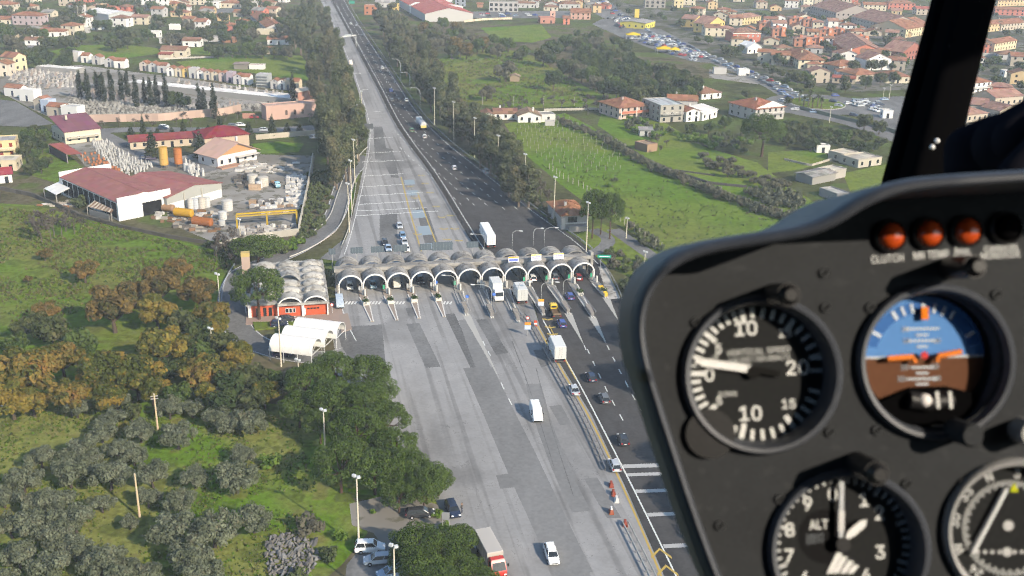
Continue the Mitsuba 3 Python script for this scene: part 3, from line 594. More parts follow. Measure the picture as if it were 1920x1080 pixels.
for dx, w in ((-.75, .55), (.05, .55), (.85, .4)):
    m = MB((.55, .55, .53)); m.box((xc + dx, FY + .16, 1.55), (w + .22, .06, 1.1)); part(of, 'window_frame', m.entry('paint', M=ML))
    m = MB(); m.box((xc + dx, FY + .115, 1.55), (w, .05, .85)); part(of, 'window', m.entry('glass', M=ML))
xc = x1 - .5 * W
for dx in (-1.6, -.9, -.2, .5):
    m = MB(); m.box((xc + dx, FY + .15, 1.75), (.55, .06, .35)); part(of, 'window', m.entry('glass', M=ML))
m = MB((.55, .56, .58)); m.box((xc - 2.6, FY + .05, 1.2), (.8, .5, 1.5)); part(of, 'service_cabinet', m.entry('paint', M=ML))
# low orange wing behind the round pine
m = MB((.50, .105, .05)); m.box((x1 - 2 * W - 3.2, FY + 1.2, 1.45), (6.4, .3, 2.9)); m.box((x1 - 2 * W - 6.3, FY + 4.5, 1.45), (.3, 6.5, 2.9)); part(of, 'orange_wall', m.entry('paint', M=ML), label='orange wall of the low wing behind the round pine')
m = MB(); m.box((x1 - 2 * W - 3.3, FY + 4.5, 3.0), (7.2, 7.6, .3)); part(of, 'flat_roof', m.entry('pale_concrete', M=ML))
for dx in (-1.6, -2.8, -4.4):
    m = MB(); m.box((x1 - 2 * W + dx, FY + 1.02, 1.2), (.7, .08, 2.0)); part(of, 'door', m.entry('glass', M=ML))
m = MB((.72, .70, .66)); m.box((x1 - 2 * W - 6.1, FY + .9, 1.5), (.7, .6, 3.0)); part(of, 'white_pier', m.entry('paint', M=ML))
m = MB((.42, .32, .26)); cx, cy = inv @ (g2((463, 520)) - T0); m.box((cx, cy, 2.8), (2.0, 1.6, 5.6)); part(of, 'chimney_tower', m.entry('paint', M=ML))
m = MB((.48, .36, .14)); m.box((cx, cy, 6.1), (2.1, 1.7, 1.0)); part(of, 'chimney_top', m.entry('paint', M=ML))
m = MB((.32, .24, .20)); m.prism([(x1 - 2 * W - 7, FY - 3.2), (x1 + 3.2, FY - 5.0), (x1 + 3.2, FY + 8), (x1 - 2 * W - 7, FY + 5)], .02, .16); put(new('office_pavement', kind='structure'), m.entry('paint', M=ML))
m = MB((.05, .07, .02)); m.prism([(x1 - 2 * W - 5, FY - 6.8), (x1 - W * 1.2, FY - 6.2), (x1 - W * 1.2, FY - 3.4), (x1 - 2 * W - 5.5, FY - 2.2)], .02, .3); put(new('office_lawn', kind='structure'), m.entry('meadow_mat', M=ML))
m = MB((.30, .24, .20)); q = pts((636, 592), (652, 588), (660, 618), (640, 625)); m.prism(q, .02, .2); put(new('office_forecourt', kind='structure'), m.entry('paint'))

# ---------------------------------------------------------------- white vaulted car shelters
a, b = G(504, 657.7, 2.3)[:2], G(588, 668.3, 2.3)[:2]
ca = math.atan2(b[1] - a[1], b[0] - a[0]); Lc = np.linalg.norm(b - a)
for i in range(3):
    off = np.array([-math.sin(ca), math.cos(ca)]) * 4.75 * i + np.array([math.cos(ca), math.sin(ca)]) * .35 * i
    o = a + off; M = rotm(o[0], o[1], 0, ca)
    k = new('car_shelter', ['white tent-like vaulted car shelter nearest the pines', 'white vaulted car shelter in the middle of the row of three', 'white vaulted car shelter nearest the orange office wall'][i], 'car shelter', 'white vaulted shelters')
    Li = Lc - .4 + .3 * i
    m = MB((.74, .72, .67)); A = np.linspace(0, math.pi, 17); n = 17; xs = np.linspace(0, Li, 9)
    ring = lambda x, e: np.c_[np.full(n, x), 2.6 - (2.6 - e) * np.cos(A), 2.3 + (2.6 - e) * np.sin(A)]
    v = np.vstack([ring(x, 0) for x in xs] + [ring(x, .06) for x in xs[::-1]]); N = 18
    m.add(v, [[r * n + i_, ((r + 1) % N) * n + i_, ((r + 1) % N) * n + i_ + 1, r * n + i_ + 1] for r in range(N) for i_ in range(n - 1)])
    part(k, 'membrane', m.entry('paint', smooth=50, M=M))
    for x in np.arange(1.2, Li - .6, 1.9): part(k, 'seam', MB((.60, .58, .53)).tube(np.c_[np.full(n, x), 2.6 - 2.61 * np.cos(A), 2.3 + 2.61 * np.sin(A)], .035, n=4).entry('paint', M=M))
    for x in (0.05, Li - .05):
        m = MB((.62, .62, .60)); m.tube(np.c_[np.full(n, x), 2.6 - 2.55 * np.cos(A), 2.3 + 2.55 * np.sin(A)], .09); part(k, 'arch_frame', m.entry('paint', M=M))
    for x in np.linspace(.1, Li - .1, 4):
        for y in (0.05, 5.15):
            m = MB((.62, .62, .60)); m.tube([(x, y, 0), (x, y, 2.35)], .07); part(k, 'post', m.entry('paint', M=M))
    m = MB((.6, .6, .58)); m.tube([(Li - .1, .1, 2.3), (Li - .1, 5.1, 2.3)], .06); m.tube([(Li - .1, .1, 2.3), (Li - .1, 2.6, 4.3)], .04); m.tube([(.1, .05, 2.3), (Li, .05, 2.3)], .06); part(k, 'tie_beam', m.entry('paint', M=M))
# ---------------------------------------------------------------- vehicles (forward = local +x)
def hull(p): return m3.Manifold.hull_points(np.asarray(p, float))
def sym(l): return [(x, s * y, z) for x, y, z in l for s in (-1, 1)]
CAR = {'hatch': (3.9, 1.68, 1.46, -1.85, -1.45, .45, 1.15), 'sedan': (4.4, 1.74, 1.42, -1.65, -.95, .55, 1.25), 'estate': (4.5, 1.74, 1.46, -2.15, -1.85, .5, 1.2), 'suv': (4.4, 1.82, 1.72, -2.1, -1.8, .45, 1.05)}
_cars = {}
def car_parts(kind, col, detail=True):
    key = (kind, col, detail)
    if key in _cars: return _cars[key]
    L, W, H, xa, xb, xc, xd = CAR[kind]; h, w = L / 2, W / 2; bz = .92 if kind != 'suv' else 1.08
    P = []
    body = hull(sym([(-h, w * .82, .38), (-h, w * .86, .72), (-h + .12, w * .95, .3), (-h + .1, w * .94, bz - .1), (-h + .3, w * .9, bz), (xd + .1, w * .92, bz), (h - .55, w * .86, .80), (h - .12, w * .88, .64), (h, w * .72, .58), (h, w * .74, .36), (h - .2, w * .94, .28), (0, w, .3), (0, w, .72)]))
    P.append(('body', MB(col).mesh(body).entry('gloss', smooth=35)))
    gl = hull(sym([(xa, w * .88, bz - .02), (xd, w * .88, bz - .02), (xb, w * .70, H - .05), (xc, w * .70, H - .05)]))
    P.append(('glazing', MB((.02, .025, .03)).mesh(gl).entry('glass')))
    rf = MB(col).mesh(hull(sym([(xb - .06, w * .71, H - .07), (xc + .08, w * .71, H - .07), (xb + .06, w * .62, H), (xc - .06, w * .62, H)])))
    for sy in (-1, 1):
        for (x0, x1_) in ((xa, xb), (xd, xc), ((xa + xd) / 2 - .1, (xb + xc) / 2 - .1)):
            rf.tube([(x0, sy * w * .885, bz - .02), (x1_, sy * w * .705, H - .05)], .05, n=4, cap=False)
    P.append(('roof', rf.entry('gloss')))
    if detail:
        for sx in (-1, 1):
            for sy in (-1, 1):
                m = MB((.012, .012, .013)); c = (sx * (L * .30) + .02, sy * (w - .08), .31); m.tube([(c[0], c[1] - .11, c[2]), (c[0], c[1] + .11, c[2])], .31, n=12)
                m.col = np.array((.35, .35, .36)); m.tube([(c[0], c[1] - .125, c[2]), (c[0], c[1] + .125, c[2])], .17, n=8); P.append(('wheel', m.entry('satin')))
        for sy in (-1, 1):
            P.append(('headlight', MB((.75, .76, .78)).box((h - .16, sy * w * .66, .66), (.22, .36, .15)).entry('gloss')))
            P.append(('tail_light', MB((.32, .02, .02)).box((-h + .03, sy * w * .72, .78), (.12, .26, .26)).entry('gloss')))
        P.append(('number_plate', MB((.7, .7, .68)).box((-h - .005, 0, .62), (.03, .5, .12)).entry('paint')))
        P.append(('grille', MB((.03, .03, .03)).box((h - .015, 0, .5), (.06, .9, .14)).entry('paint')))
    _cars[key] = P
    return P
def car(x, y, ang, kind, col, label, group=None, detail=True, name='car', P=None, z=.07):
    p = G(x, y) if P is None else np.array([P[0], P[1], 0])
    k = new(name, label, 'car', group); M = place(p[0], p[1], z, math.radians(ang))
    for nm, e in car_parts(kind, col, detail): part(k, nm, {**e, 'to_world': M})
    return k
WH, SIL, DK, NAVY, BLUE, GRN, RED, GRY, SKY = (.72, .72, .70), (.40, .42, .44), (.030, .032, .036), (.02, .03, .06), (.045, .075, .26), (.10, .22, .10), (.35, .03, .03), (.12, .125, .13), (.28, .36, .46)
for a in [(1034, 1046, -80, 'estate', WH, 'white estate car driving down the plaza at the bottom'), (849, 961, -72, 'estate', NAVY, 'dark blue car stopped at the plaza edge beside a standing person'), (788, 968, 10, 'estate', DK, 'black estate car parked across under the pine mass'),
          (694, 1033, 5, 'suv', WH, 'white off-road car parked at the foot of a lamp post'), (711, 1055, 190, 'estate', SIL, 'silver-grey estate parked below the white off-road car'), (736, 1080, 200, 'estate', SKY, 'pale blue car cut off by the lower frame edge'),
          (851, 1068, 185, 'suv', WH, 'white car half hidden under the lower pines'), (1068, 560, 100, 'hatch', BLUE, 'blue hatchback in the lane just past the canopy'), (1053, 611, 99, 'hatch', BLUE, 'blue car behind the yellow pickup'),
          (1108, 712, 98, 'hatch', NAVY, 'dark blue-green car behind the white lorry'), (1076, 736, 98, 'sedan', SIL, 'silver saloon beside the yellow line past the lorry'), (1133, 752, 97, 'hatch', GRY, 'dark grey hatchback in the middle of the right-hand lanes'),
          (1168, 830, 97, 'hatch', DK, 'black hatchback lowest of the dark cars on the right-hand lanes'), (1152, 878, 97, 'hatch', SIL, 'silver hatchback next to the first white cross stripe'), (1339, 1062, 97, 'hatch', GRY, 'car partly hidden by the lower edge of the instrument panel'),
          (749, 427, -77, 'sedan', SIL, 'silver car farthest back in the queue above the toll'), (755, 446, -77, 'hatch', (.16, .26, .38), 'light blue car second in the queue above the toll'), (758, 457, -77, 'sedan', SIL, 'grey car third in the queue above the toll'), (762, 470, -77, 'sedan', WH, 'pale saloon at the head of the right-hand queue above the toll'),
          (728, 469, -77, 'sedan', SKY, 'pale blue saloon at the head of the left-hand queue'), (722, 459, -77, 'hatch', DK, 'dark car behind the pale blue saloon in the left queue'),
          (656, 541, -78, 'hatch', WH, 'white car under the first arch from the offices'), (700, 538, -78, 'sedan', (.16, .26, .34), 'light blue car under the second arch'), (788, 530, -78, 'suv', NAVY, 'dark car in the shade of the fourth arch'),
          (998, 525, 100, 'hatch', WH, 'white car in the shade of the ninth arch'), (1040, 523, 100, 'hatch', GRY, 'grey car under the tenth arch'), (1084, 524, 100, 'hatch', (.22, .02, .02), 'dark red car under the last arch on the right'),
          (852, 318, 100, 'hatch', WH, 'white car alone on the dark carriageway above the lorry'), (911, 325, 105, 'suv', SIL, 'silver car at the right edge of the motorway by a lamp post'), (772, 247, 103, 'hatch', GRN, 'green car left of the tanker lorry'), (796, 259, 103, 'hatch', WH, 'white car just behind the tanker lorry'),
          (717, 129, 103, 'hatch', WH, 'white car on the dark carriageway far beyond the tanker'), (735, 190, 103, 'hatch', GRY, 'grey car beside the median beyond the tanker'), (762, 190, 103, 'hatch', WH, 'white car on the right beyond the tanker'), (748, 190, 103, 'hatch', DK, 'dark car between two others beyond the tanker'),
          (733, 172, 103, 'hatch', BLUE, 'dark blue car on the far carriageway'), (658, 46, 103, 'hatch', WH, 'white car near the top of the motorway'), (668, 49, 103, 'hatch', SIL, 'silver car near the top right of the motorway'), (655, 35, 103, 'hatch', DK, 'dark car near the top of the motorway'), (679, 68, 103, 'hatch', GRY, 'grey car below the gantry top'), (690, 86, 103, 'hatch', DK, 'dark car on the motorway under the gantry'),
          (607, 30, -77, 'hatch', WH, 'white car on the far left carriageway')]:
    car(*a, detail=a[1] > 240)
car(536, 603, 15, 'sedan', DK, 'dark car parked by the office lawn'); car(524, 612, 15, 'hatch', NAVY, 'dark blue car parked at the left of the white shelters')
car(530, 668, 10, 'hatch', (.05, .045, .10), 'violet-dark car under the nearest white shelter')
car(4, 762, 20, 'hatch', WH, 'white car at the left frame edge under the orange oaks')

def van(x, y, ang, col, label, L=5.2, W=1.95, H=2.35, name='van'):
    p = G(x, y); k = new(name, label, 'van'); M = place(p[0], p[1], .07, math.radians(ang)); h, w = L / 2, W / 2
    body = hull(sym([(-h, w * .95, .4), (-h, w * .90, H - .25), (-h + .15, w * .80, H), (h - 1.9, w * .80, H), (h - 1.75, w * .90, H - .25), (h - .75, w * .95, 1.2), (h - .1, w * .85, .98), (h, w * .78, .8), (h, w * .8, .38), (h - .3, w, .3), (-h + .2, w, .3)]))
    part(k, 'body', {**MB(col).mesh(body).entry('gloss', smooth=35), 'to_world': M})
    ws = MB((.02, .02, .02)).add([(h - .80, -w * .80, 1.24), (h - .80, w * .80, 1.24), (h - 1.72, w * .72, H - .22), (h - 1.72, -w * .72, H - .22)], [[0, 1, 2, 3]]); ws.v[-1] += (.05, 0, .03)
    part(k, 'windscreen', {**ws.entry('glass'), 'to_world': M})
    for sy in (-1, 1):
        part(k, 'side_window', {**MB().box((h - 1.75, sy * w * .955, 1.55), (.9, .05, .5)).entry('glass'), 'to_world': M})
        part(k, 'headlight', {**MB((.7, .72, .74)).box((h - .14, sy * w * .62, .85), (.22, .36, .2)).entry('gloss'), 'to_world': M})
        part(k, 'mirror', {**MB((.03, .03, .03)).box((h - 1.1, sy * (w + .12), 1.35), (.12, .2, .26)).entry('paint'), 'to_world': M})
        for sx in (-1, 1):
            m = MB((.012, .012, .013)); m.tube([(sx * L * .31, sy * (w - .2), .33), (sx * L * .31, sy * (w + .01), .33)], .33, n=12); part(k, 'wheel', {**m.entry('satin'), 'to_world': M})
    part(k, 'bumper', {**MB((.03, .03, .03)).box((h - .03, 0, .42), (.16, W * .8, .2)).entry('paint'), 'to_world': M})
van(1005, 782, -82, WH, 'white high-roofed van driving down the plaza')
van(637, 573, -78, (.40, .46, .52), 'silver-blue van waiting beside the office corner', H=2.0)
van(743, 536, -78, (.50, .48, .42), 'cream van under the third arch', H=2.5, L=5.6)
van(658, 122, -77, (.7, .62, .55), 'white van with orange side on the pale carriageway far up', H=2.5)

def lorry(x, y, ang, label, L, box_col, cab_col, box_h=(1.15, 3.9), flat=False, cab_bonnet=False, name='lorry', W=2.45):
    p = G(x, y); k = new(name, label, 'truck'); M = place(p[0], p[1], .07, math.radians(ang)); e = lambda m, b='paint', **q: {**m.entry(b, **q), 'to_world': M}
    cl = 1.9; x0, x1_ = -L / 2, L / 2 - cl - .25
    m = MB((.05, .05, .055)); m.box(((x0 + L / 2) / 2, 0, .8), (L - .3, 1.0, .35)); part(k, 'chassis', e(m))
    if flat:
        m = MB(box_col); m.box(((x0 + x1_) / 2, 0, 1.0), (x1_ - x0, W * .9, .12)); part(k, 'flatbed', e(m))
        for sy in (-1, 1): part(k, 'side_board', e(MB((.20, .15, .10)).box(((x0 + x1_) / 2, sy * W * .44, 1.22), (x1_ - x0, .06, .32))))
        part(k, 'tail_board', e(MB((.20, .15, .10)).box((x0 + .03, 0, 1.22), (.06, W * .82, .32))))
    else:
        b = hull(sym([(x0, W / 2 - .03, box_h[0]), (x0, W / 2 - .03, box_h[1] - .06), (x0 + .05, W / 2 - .1, box_h[1]), (x1_ - .05, W / 2 - .1, box_h[1]), (x1_, W / 2 - .03, box_h[1] - .06), (x1_, W / 2 - .03, box_h[0])]))
        part(k, 'cargo_box', e(MB(box_col).mesh(b), 'satin'))
        for sy in (-1, 1):
            part(k, 'rear_door', e(MB(tuple(np.array(box_col) * .93)).box((x0 - .03, sy * W * .235, (box_h[0] + box_h[1]) / 2), (.05, W * .44, box_h[1] - box_h[0] - .2))))
            part(k, 'door_bar', e(MB((.3, .3, .3)).box((x0 - .07, sy * W * .12, (box_h[0] + box_h[1]) / 2), (.04, .05, box_h[1] - box_h[0] - .3))))
            part(k, 'corner_rail', e(MB((.45, .46, .47)).box((x0 - .01, sy * (W / 2 - .02), (box_h[0] + box_h[1]) / 2), (.1, .06, box_h[1] - box_h[0]))))
            m = MB((.3, .3, .3))
            for q in np.arange(x0 + 1, x1_, 1.2): m.box((q, sy * (W / 2 - .02), (box_h[0] + box_h[1]) / 2), (.05, .05, box_h[1] - box_h[0] - .1))
            part(k, 'side_rib', e(m))
    part(k, 'under_bumper', e(MB((.10, .09, .08)).box((x0 + .1, 0, .55), (.12, W * .9, .16))))
    for sy in (-1, 1): part(k, 'tail_light', e(MB((.4, .03, .02)).box((x0 - .02, sy * W * .38, .72), (.08, .4, .14)), 'gloss'))
    c0, c1 = L / 2 - cl, L / 2; ch = 2.75 if not flat else 2.0; w = W / 2 * (.96 if not flat else .82)
    fx = .75 if cab_bonnet else .25
    b = hull(sym([(c0, w * .94, .5), (c0, w * .90, ch - .15), (c0 + .1, w * .8, ch), (c1 - fx - .25, w * .8, ch), (c1 - fx, w * .88, ch - .3), (c1 - .05, w * .94, 1.35), (c1, w * .92, .9), (c1 - .05, w * .9, .42)]))
    part(k, 'cab', e(MB(cab_col).mesh(b), 'gloss', smooth=30))
    ws = MB(); ws.add([(c1 - .04 + .03, -w * .82, 1.45), (c1 - .04 + .03, w * .82, 1.45), (c1 - fx + .03, w * .78, ch - .35), (c1 - fx + .03, -w * .78, ch - .35)], [[0, 1, 2, 3]]); part(k, 'windscreen', e(ws, 'glass'))
    part(k, 'rear_window', e(MB().box((c0 - .02, 0, ch - .5), (.05, w * 1.4, .45)), 'glass')) if flat else None
    for sy in (-1, 1):
        part(k, 'side_window', e(MB().box((c0 + .85, sy * w * .925, ch - .75), (.9, .08, .6)), 'glass'))
        part(k, 'headlight', e(MB((.7, .7, .7)).box((c1 - .03, sy * w * .7, .75), (.12, .4, .22)), 'gloss'))
        part(k, 'mirror', e(MB((.03, .03, .03)).box((c1 - .45, sy * (w + .2), 1.9), (.1, .25, .45))))
    part(k, 'bumper', e(MB(tuple(np.array(cab_col) * .6)).box((c1 - .02, 0, .5), (.16, w * 1.8, .28))))
    for q in ([x0 + 1.0, x0 + 2.2, c0 + .95] if L > 9 else [x0 + 1.2, c0 + .95]):
        for sy in (-1, 1):
            m = MB((.013, .013, .014)); m.tube([(q, sy * (W / 2 - .35), .48), (q, sy * (W / 2 - .03), .48)], .48, n=12); part(k, 'wheel', e(m))
    return k
lorry(913, 452, 101, 'white articulated lorry with long box trailer driving away above the canopy', 14.5, (.74, .74, .73), (.6, .6, .6))
lorry(1043, 668, 99, 'white box lorry with rear doors seen from behind on the right-hand lanes', 8.2, (.60, .60, .57), (.6, .6, .58))
lorry(974, 562, 101, 'grey-white box truck seen from behind just past the eighth arch', 7.5, (.55, .55, .52), (.5, .5, .5))
lorry(931, 557, -78, 'white box truck facing the camera below the seventh arch', 7.2, (.55, .55, .52), (.74, .74, .73))
lorry(1040, 590, 99, 'yellow pickup truck with brown open flatbed leaving the toll', 5.8, (.14, .09, .05), (.62, .42, .02), flat=True, W=2.1)
lorry(920, 1056, -71, 'old truck with red cab and long pale box beside the lower pines', 8.4, (.42, .39, .35), (.48, .035, .025), cab_bonnet=True, box_h=(1.1, 3.2))
# tanker lorry
p = G(790, 240); k = new('tanker', 'long silver tanker lorry driving away on the dark carriageway', 'truck'); M = place(p[0], p[1], .07, math.radians(104))
m = MB((.52, .52, .51)); m.tube([(-6, 0, 2.3), (-5.9, 0, 2.3), (4.6, 0, 2.3), (4.7, 0, 2.3)], [.9, 1.2, 1.2, .9], n=16); part(k, 'tank', {**m.entry('satin', smooth=40), 'to_world': M})
part(k, 'walkway', {**MB((.3, .3, .3)).box((-.7, 0, 3.52), (9.5, .6, .08)).entry('paint'), 'to_world': M})
part(k, 'rear_panel', {**MB((.62, .48, .16)).box((-6.02, 0, 1.7), (.1, 2.2, 1.0)).entry('paint'), 'to_world': M})
part(k, 'chassis', {**MB((.06, .06, .06)).box((-.4, 0, .85), (11, 1.2, .35)).entry('paint'), 'to_world': M})
part(k, 'cab', {**MB((.72, .72, .70)).box((6.1, 0, 1.9), (2.0, 2.4, 2.7), taper=.94).entry('gloss'), 'to_world': M})
for q in (-5, -3.8, -2.6, 3.6, 6.2):
    for sy in (-1, 1):
        m = MB((.013, .013, .014)); m.tube([(q, sy * .85, .48), (q, sy * 1.2, .48)], .48, n=10); part(k, 'wheel', {**m.entry('paint'), 'to_world': M})
# small light-blue lorry of the stone yard
lorry(517, 350, -60, 'small light blue truck in the stone yard', 5.6, (.25, .13, .08), (.22, .42, .52), flat=True, W=2.0)

# person standing by the dark car: one continuous figure plus clothing colours
def person(x, y, ang, label, top=(.10, .09, .08), legs=(.05, .05, .07), skin=(.40, .24, .16), hair=(.05, .04, .03), name='person'):
    p = G(x, y); k = new(name, label, 'person'); M = place(p[0], p[1], .07, math.radians(ang))
    def body(bones):
        parts_ = []
        for a, ra, b, rb in bones:
            parts_.append(m3.Manifold.batch_hull([m3.Manifold.sphere(ra, 16).translate(a), m3.Manifold.sphere(rb, 16).translate(b)]))
        u = m3.Manifold.batch_boolean(parts_, m3.OpType.Add).refine_to_length(.05); q = u.to_mesh()
        t = trimesh.Trimesh(q.vert_properties[:, :3], q.tri_verts, process=True); trimesh.smoothing.filter_taubin(t, iterations=8); return t
    B = body([((0, 0, .95), .13, (0, 0, 1.22), .14), ((0, 0, 1.22), .14, (0, 0, 1.40), .13), ((0, -.17, 1.42), .065, (0, .17, 1.42), .065), ((0, 0, 1.42), .07, (.01, 0, 1.54), .055), ((.01, 0, 1.60), .09, (.02, 0, 1.68), .10),
              ((0, -.09, .93), .095, (.04, -.10, .50), .065), ((.04, -.10, .50), .062, (0, -.11, .08), .045), ((0, -.11, .05), .045, (.14, -.12, .04), .035), ((0, .09, .93), .095, (-.03, .10, .50), .065), ((-.03, .10, .50), .062, (-.05, .11, .08), .045), ((-.05, .11, .05), .045, (.09, .12, .04), .035),
              ((0, -.20, 1.42), .055, (-.03, -.26, 1.12), .045), ((-.03, -.26, 1.12), .042, (.12, -.26, .92), .032), ((.12, -.26, .92), .034, (.17, -.255, .85), .026), ((0, .20, 1.42), .055, (.02, .27, 1.12), .045), ((.02, .27, 1.12), .042, (.16, .26, .95), .032), ((.16, .26, .95), .034, (.21, .255, .88), .026)])
    v = np.asarray(B.vertices); c = np.tile(skin, (len(v), 1))
    c[(v[:, 2] < .96)] = legs; c[(v[:, 2] >= .96) & (v[:, 2] < 1.47)] = top
    arm = (np.abs(v[:, 1]) > .20) & (v[:, 2] > .8); c[arm] = top; c[arm & (v[:, 2] < .93)] = skin; c[v[:, 2] < .08] = (.02, .02, .02)
    m = MB(); m.add(v, np.asarray(B.faces), c); part(k, 'body', {**m.entry('paint', smooth=True), 'to_world': M})
    h = m3.Manifold.sphere(.112, 20).scale((1, .92, 1.0)).translate((.0, 0, 1.70)).trim_by_plane((-.35, 0, 1), 1.66)
    part(k, 'hair', {**MB(hair).mesh(h).entry('paint', smooth=40), 'to_world': M})
    m = MB(skin); m.tube([(.11, 0, 1.655), (.14, 0, 1.63)], [.012, .02], n=5); part(k, 'nose', {**m.entry('paint'), 'to_world': M})
person(866, 962, 150, 'person in dark clothes standing beside the dark blue stopped car')

# ---------------------------------------------------------------- parked and queuing cars of the town
pal = [WH, SIL, SIL, DK, NAVY, GRY, WH, SKY, RED, BLUE, (.5, .5, .5)]
r4 = np.random.default_rng(44)
def lot(poly_px, n, ang, lab, grp, sp=(2.7, 5.4), jit=.25):
    P = Polygon(pts(*poly_px)); x0, y0, x1_, y1_ = P.bounds; a = math.radians(ang); c = np.array(P.centroid.coords[0]); out = []
    R_ = max(x1_ - x0, y1_ - y0)
    for i in np.arange(-R_, R_, sp[1]):
        for j in np.arange(-R_, R_, sp[0]):
            q = c + i * np.array([math.cos(a), math.sin(a)]) + j * np.array([-math.sin(a), math.cos(a)]) + r4.normal(0, jit, 2)
            if P.contains(Point(q)) and int(i / sp[1]) % 3 != 2: out.append(q)
    r4.shuffle(out)
    for q in out[:n]:
        car(0, 0, ang + r4.normal(0, 3) + 180 * r4.integers(2), ['hatch', 'sedan', 'estate', 'suv'][r4.integers(4)], pal[r4.integers(len(pal))], lab, grp, detail=False, name='parked_car', P=q)
lot([(1195, 62), (1240, 68), (1290, 92), (1325, 112), (1300, 116), (1240, 96), (1180, 72)], 95, 60, 'parked car in the crowded sales lot by the yellow awnings', 'cars in the sales lot')
lot([(1140, 34), (1180, 36), (1195, 52), (1160, 54)], 26, 60, 'parked car in the upper lot left of the yellow-fronted shed', 'cars in the upper lot')
lot([(1110, 0), (1130, 0), (1185, 36), (1165, 38)], 20, 40, 'parked car in the strip along the far street', 'cars along the far street')
lot([(880, 25), (1010, 26), (1010, 33), (880, 32)], 22, 5, 'parked car on the far road behind the meadow', 'cars on the far road')
lot([(1600, 190), (1660, 188), (1650, 215), (1610, 210)], 16, 20, 'parked car on the lot right of the roundabout', 'cars beside the roundabout')
for q in resample(offset_line(street, 2.6), 8.5)[-36:]:
    car(0, 0, -45 + r4.normal(0, 5), ['hatch', 'sedan', 'estate'][r4.integers(3)], pal[r4.integers(len(pal))], 'car in the queue along the town street to the roundabout', 'cars queuing on the town street', detail=False, name='queuing_car', P=q + r4.normal(0, .6, 2))
for q in resample(offset_line(street, -2.8), 9.5)[-26:]:
    car(0, 0, 135 + r4.normal(0, 5), ['hatch', 'sedan', 'estate'][r4.integers(3)], pal[r4.integers(len(pal))], 'car on the far side of the town street before the roundabout', 'cars on the far side of the town street', detail=False, name='queuing_car', P=q + r4.normal(0, .7, 2))
for x, y, a, c, lab in ((1526, 212, -15, SKY, 'pale blue car passing below the roundabout lawn'), (1490, 207, 160, WH, 'white car entering the roundabout from the left'), (1467, 191, -60, WH, 'white car just before the roundabout'), (1466, 178, -60, SIL, 'silver car queuing before the roundabout'), (1500, 181, 10, WH, 'white car behind the palms'),
                        (1572, 200, -30, SIL, 'silver car right of the roundabout lawn'), (1562, 192, -40, NAVY, 'dark car at the right of the palms'), (1590, 196, 20, WH, 'white car at the car park entrance'), (1600, 218, -20, NAVY, 'dark car by the trees right of the roundabout'), (1566, 181, 10, BLUE, 'blue car behind the roundabout lawn')):
    car(x, y, a, 'hatch', c, lab, detail=False, name='car')
for x, y, a, c, lab in ((305, 243, 5, NAVY, 'dark car parked left on the cemetery street'), (308, 240, 5, WH, 'white car parked on the cemetery street'), (436, 238, 5, GRY, 'grey car on the cemetery street behind the red roof'), (451, 237, 5, WH, 'white car on the cemetery street'), (496, 246, 8, SIL, 'silver car parked at the verge behind the villa'), (590, 260, 15, SIL, 'silver car in the shade at the end of the yard wall'),
                        (274, 299, 30, NAVY, 'dark blue car parked by the yard lane'), (283, 300, 30, (.05, .04, .08), 'dark violet car parked by the yard lane'), (477, 222, 8, RED, 'red car at the cemetery gate'), (1575, 320, 10, WH, 'white car behind the farm'), (817, 121, 15, WH, 'white car on bare ground in the middle field')):
    car(x, y, a, 'hatch', c, lab, detail=False, name='car')
# ---------------------------------------------------------------- buildings
r5 = np.random.default_rng(55)
TC, TB, TR, TP, GR = (.27, .130, .080), (.22, .125, .085), (.29, .095, .070), (.30, .17, .13), (.24, .23, .21)
CR, WW, YL, OC, PK, BG, LG = (.56, .50, .38), (.70, .68, .64), (.60, .44, .16), (.54, .40, .22), (.48, .17, .12), (.44, .38, .30), (.46, .45, .43)
COR = (.44, .20, .125)
def panel(m, a, b, c, d, col, nu=8, nv=5, th=.16, jit=.13):
    a, b, c, d = (np.asarray(q, float) for q in (a, b, c, d)); n = np.cross(b - a, d - a); n /= np.linalg.norm(n) + 1e-12
    if n[2] < 0: n = -n
    for i in range(nu):
        for j in range(nv):
            P = lambda u, v: (a * (1 - u) + b * u) * (1 - v) + (d * (1 - u) + c * u) * v
            q = [P(i / nu, j / nv), P((i + 1) / nu, j / nv), P((i + 1) / nu, (j + 1) / nv), P(i / nu, (j + 1) / nv)]
            k = 1 + r5.normal(0, jit); cc = np.clip(np.array(col) * k + r5.normal(0, .006, 3), .01, .85)
            m.add(q, [[0, 1, 2, 3]], cc)
    L = [a - n * th, b - n * th, c - n * th, d - n * th]; U = [a, b, c, d]
    m.add(U + L, [[7, 6, 5, 4], [0, 4, 5, 1], [1, 5, 6, 2], [2, 6, 7, 3], [3, 7, 4, 0]], np.array(col) * .8)
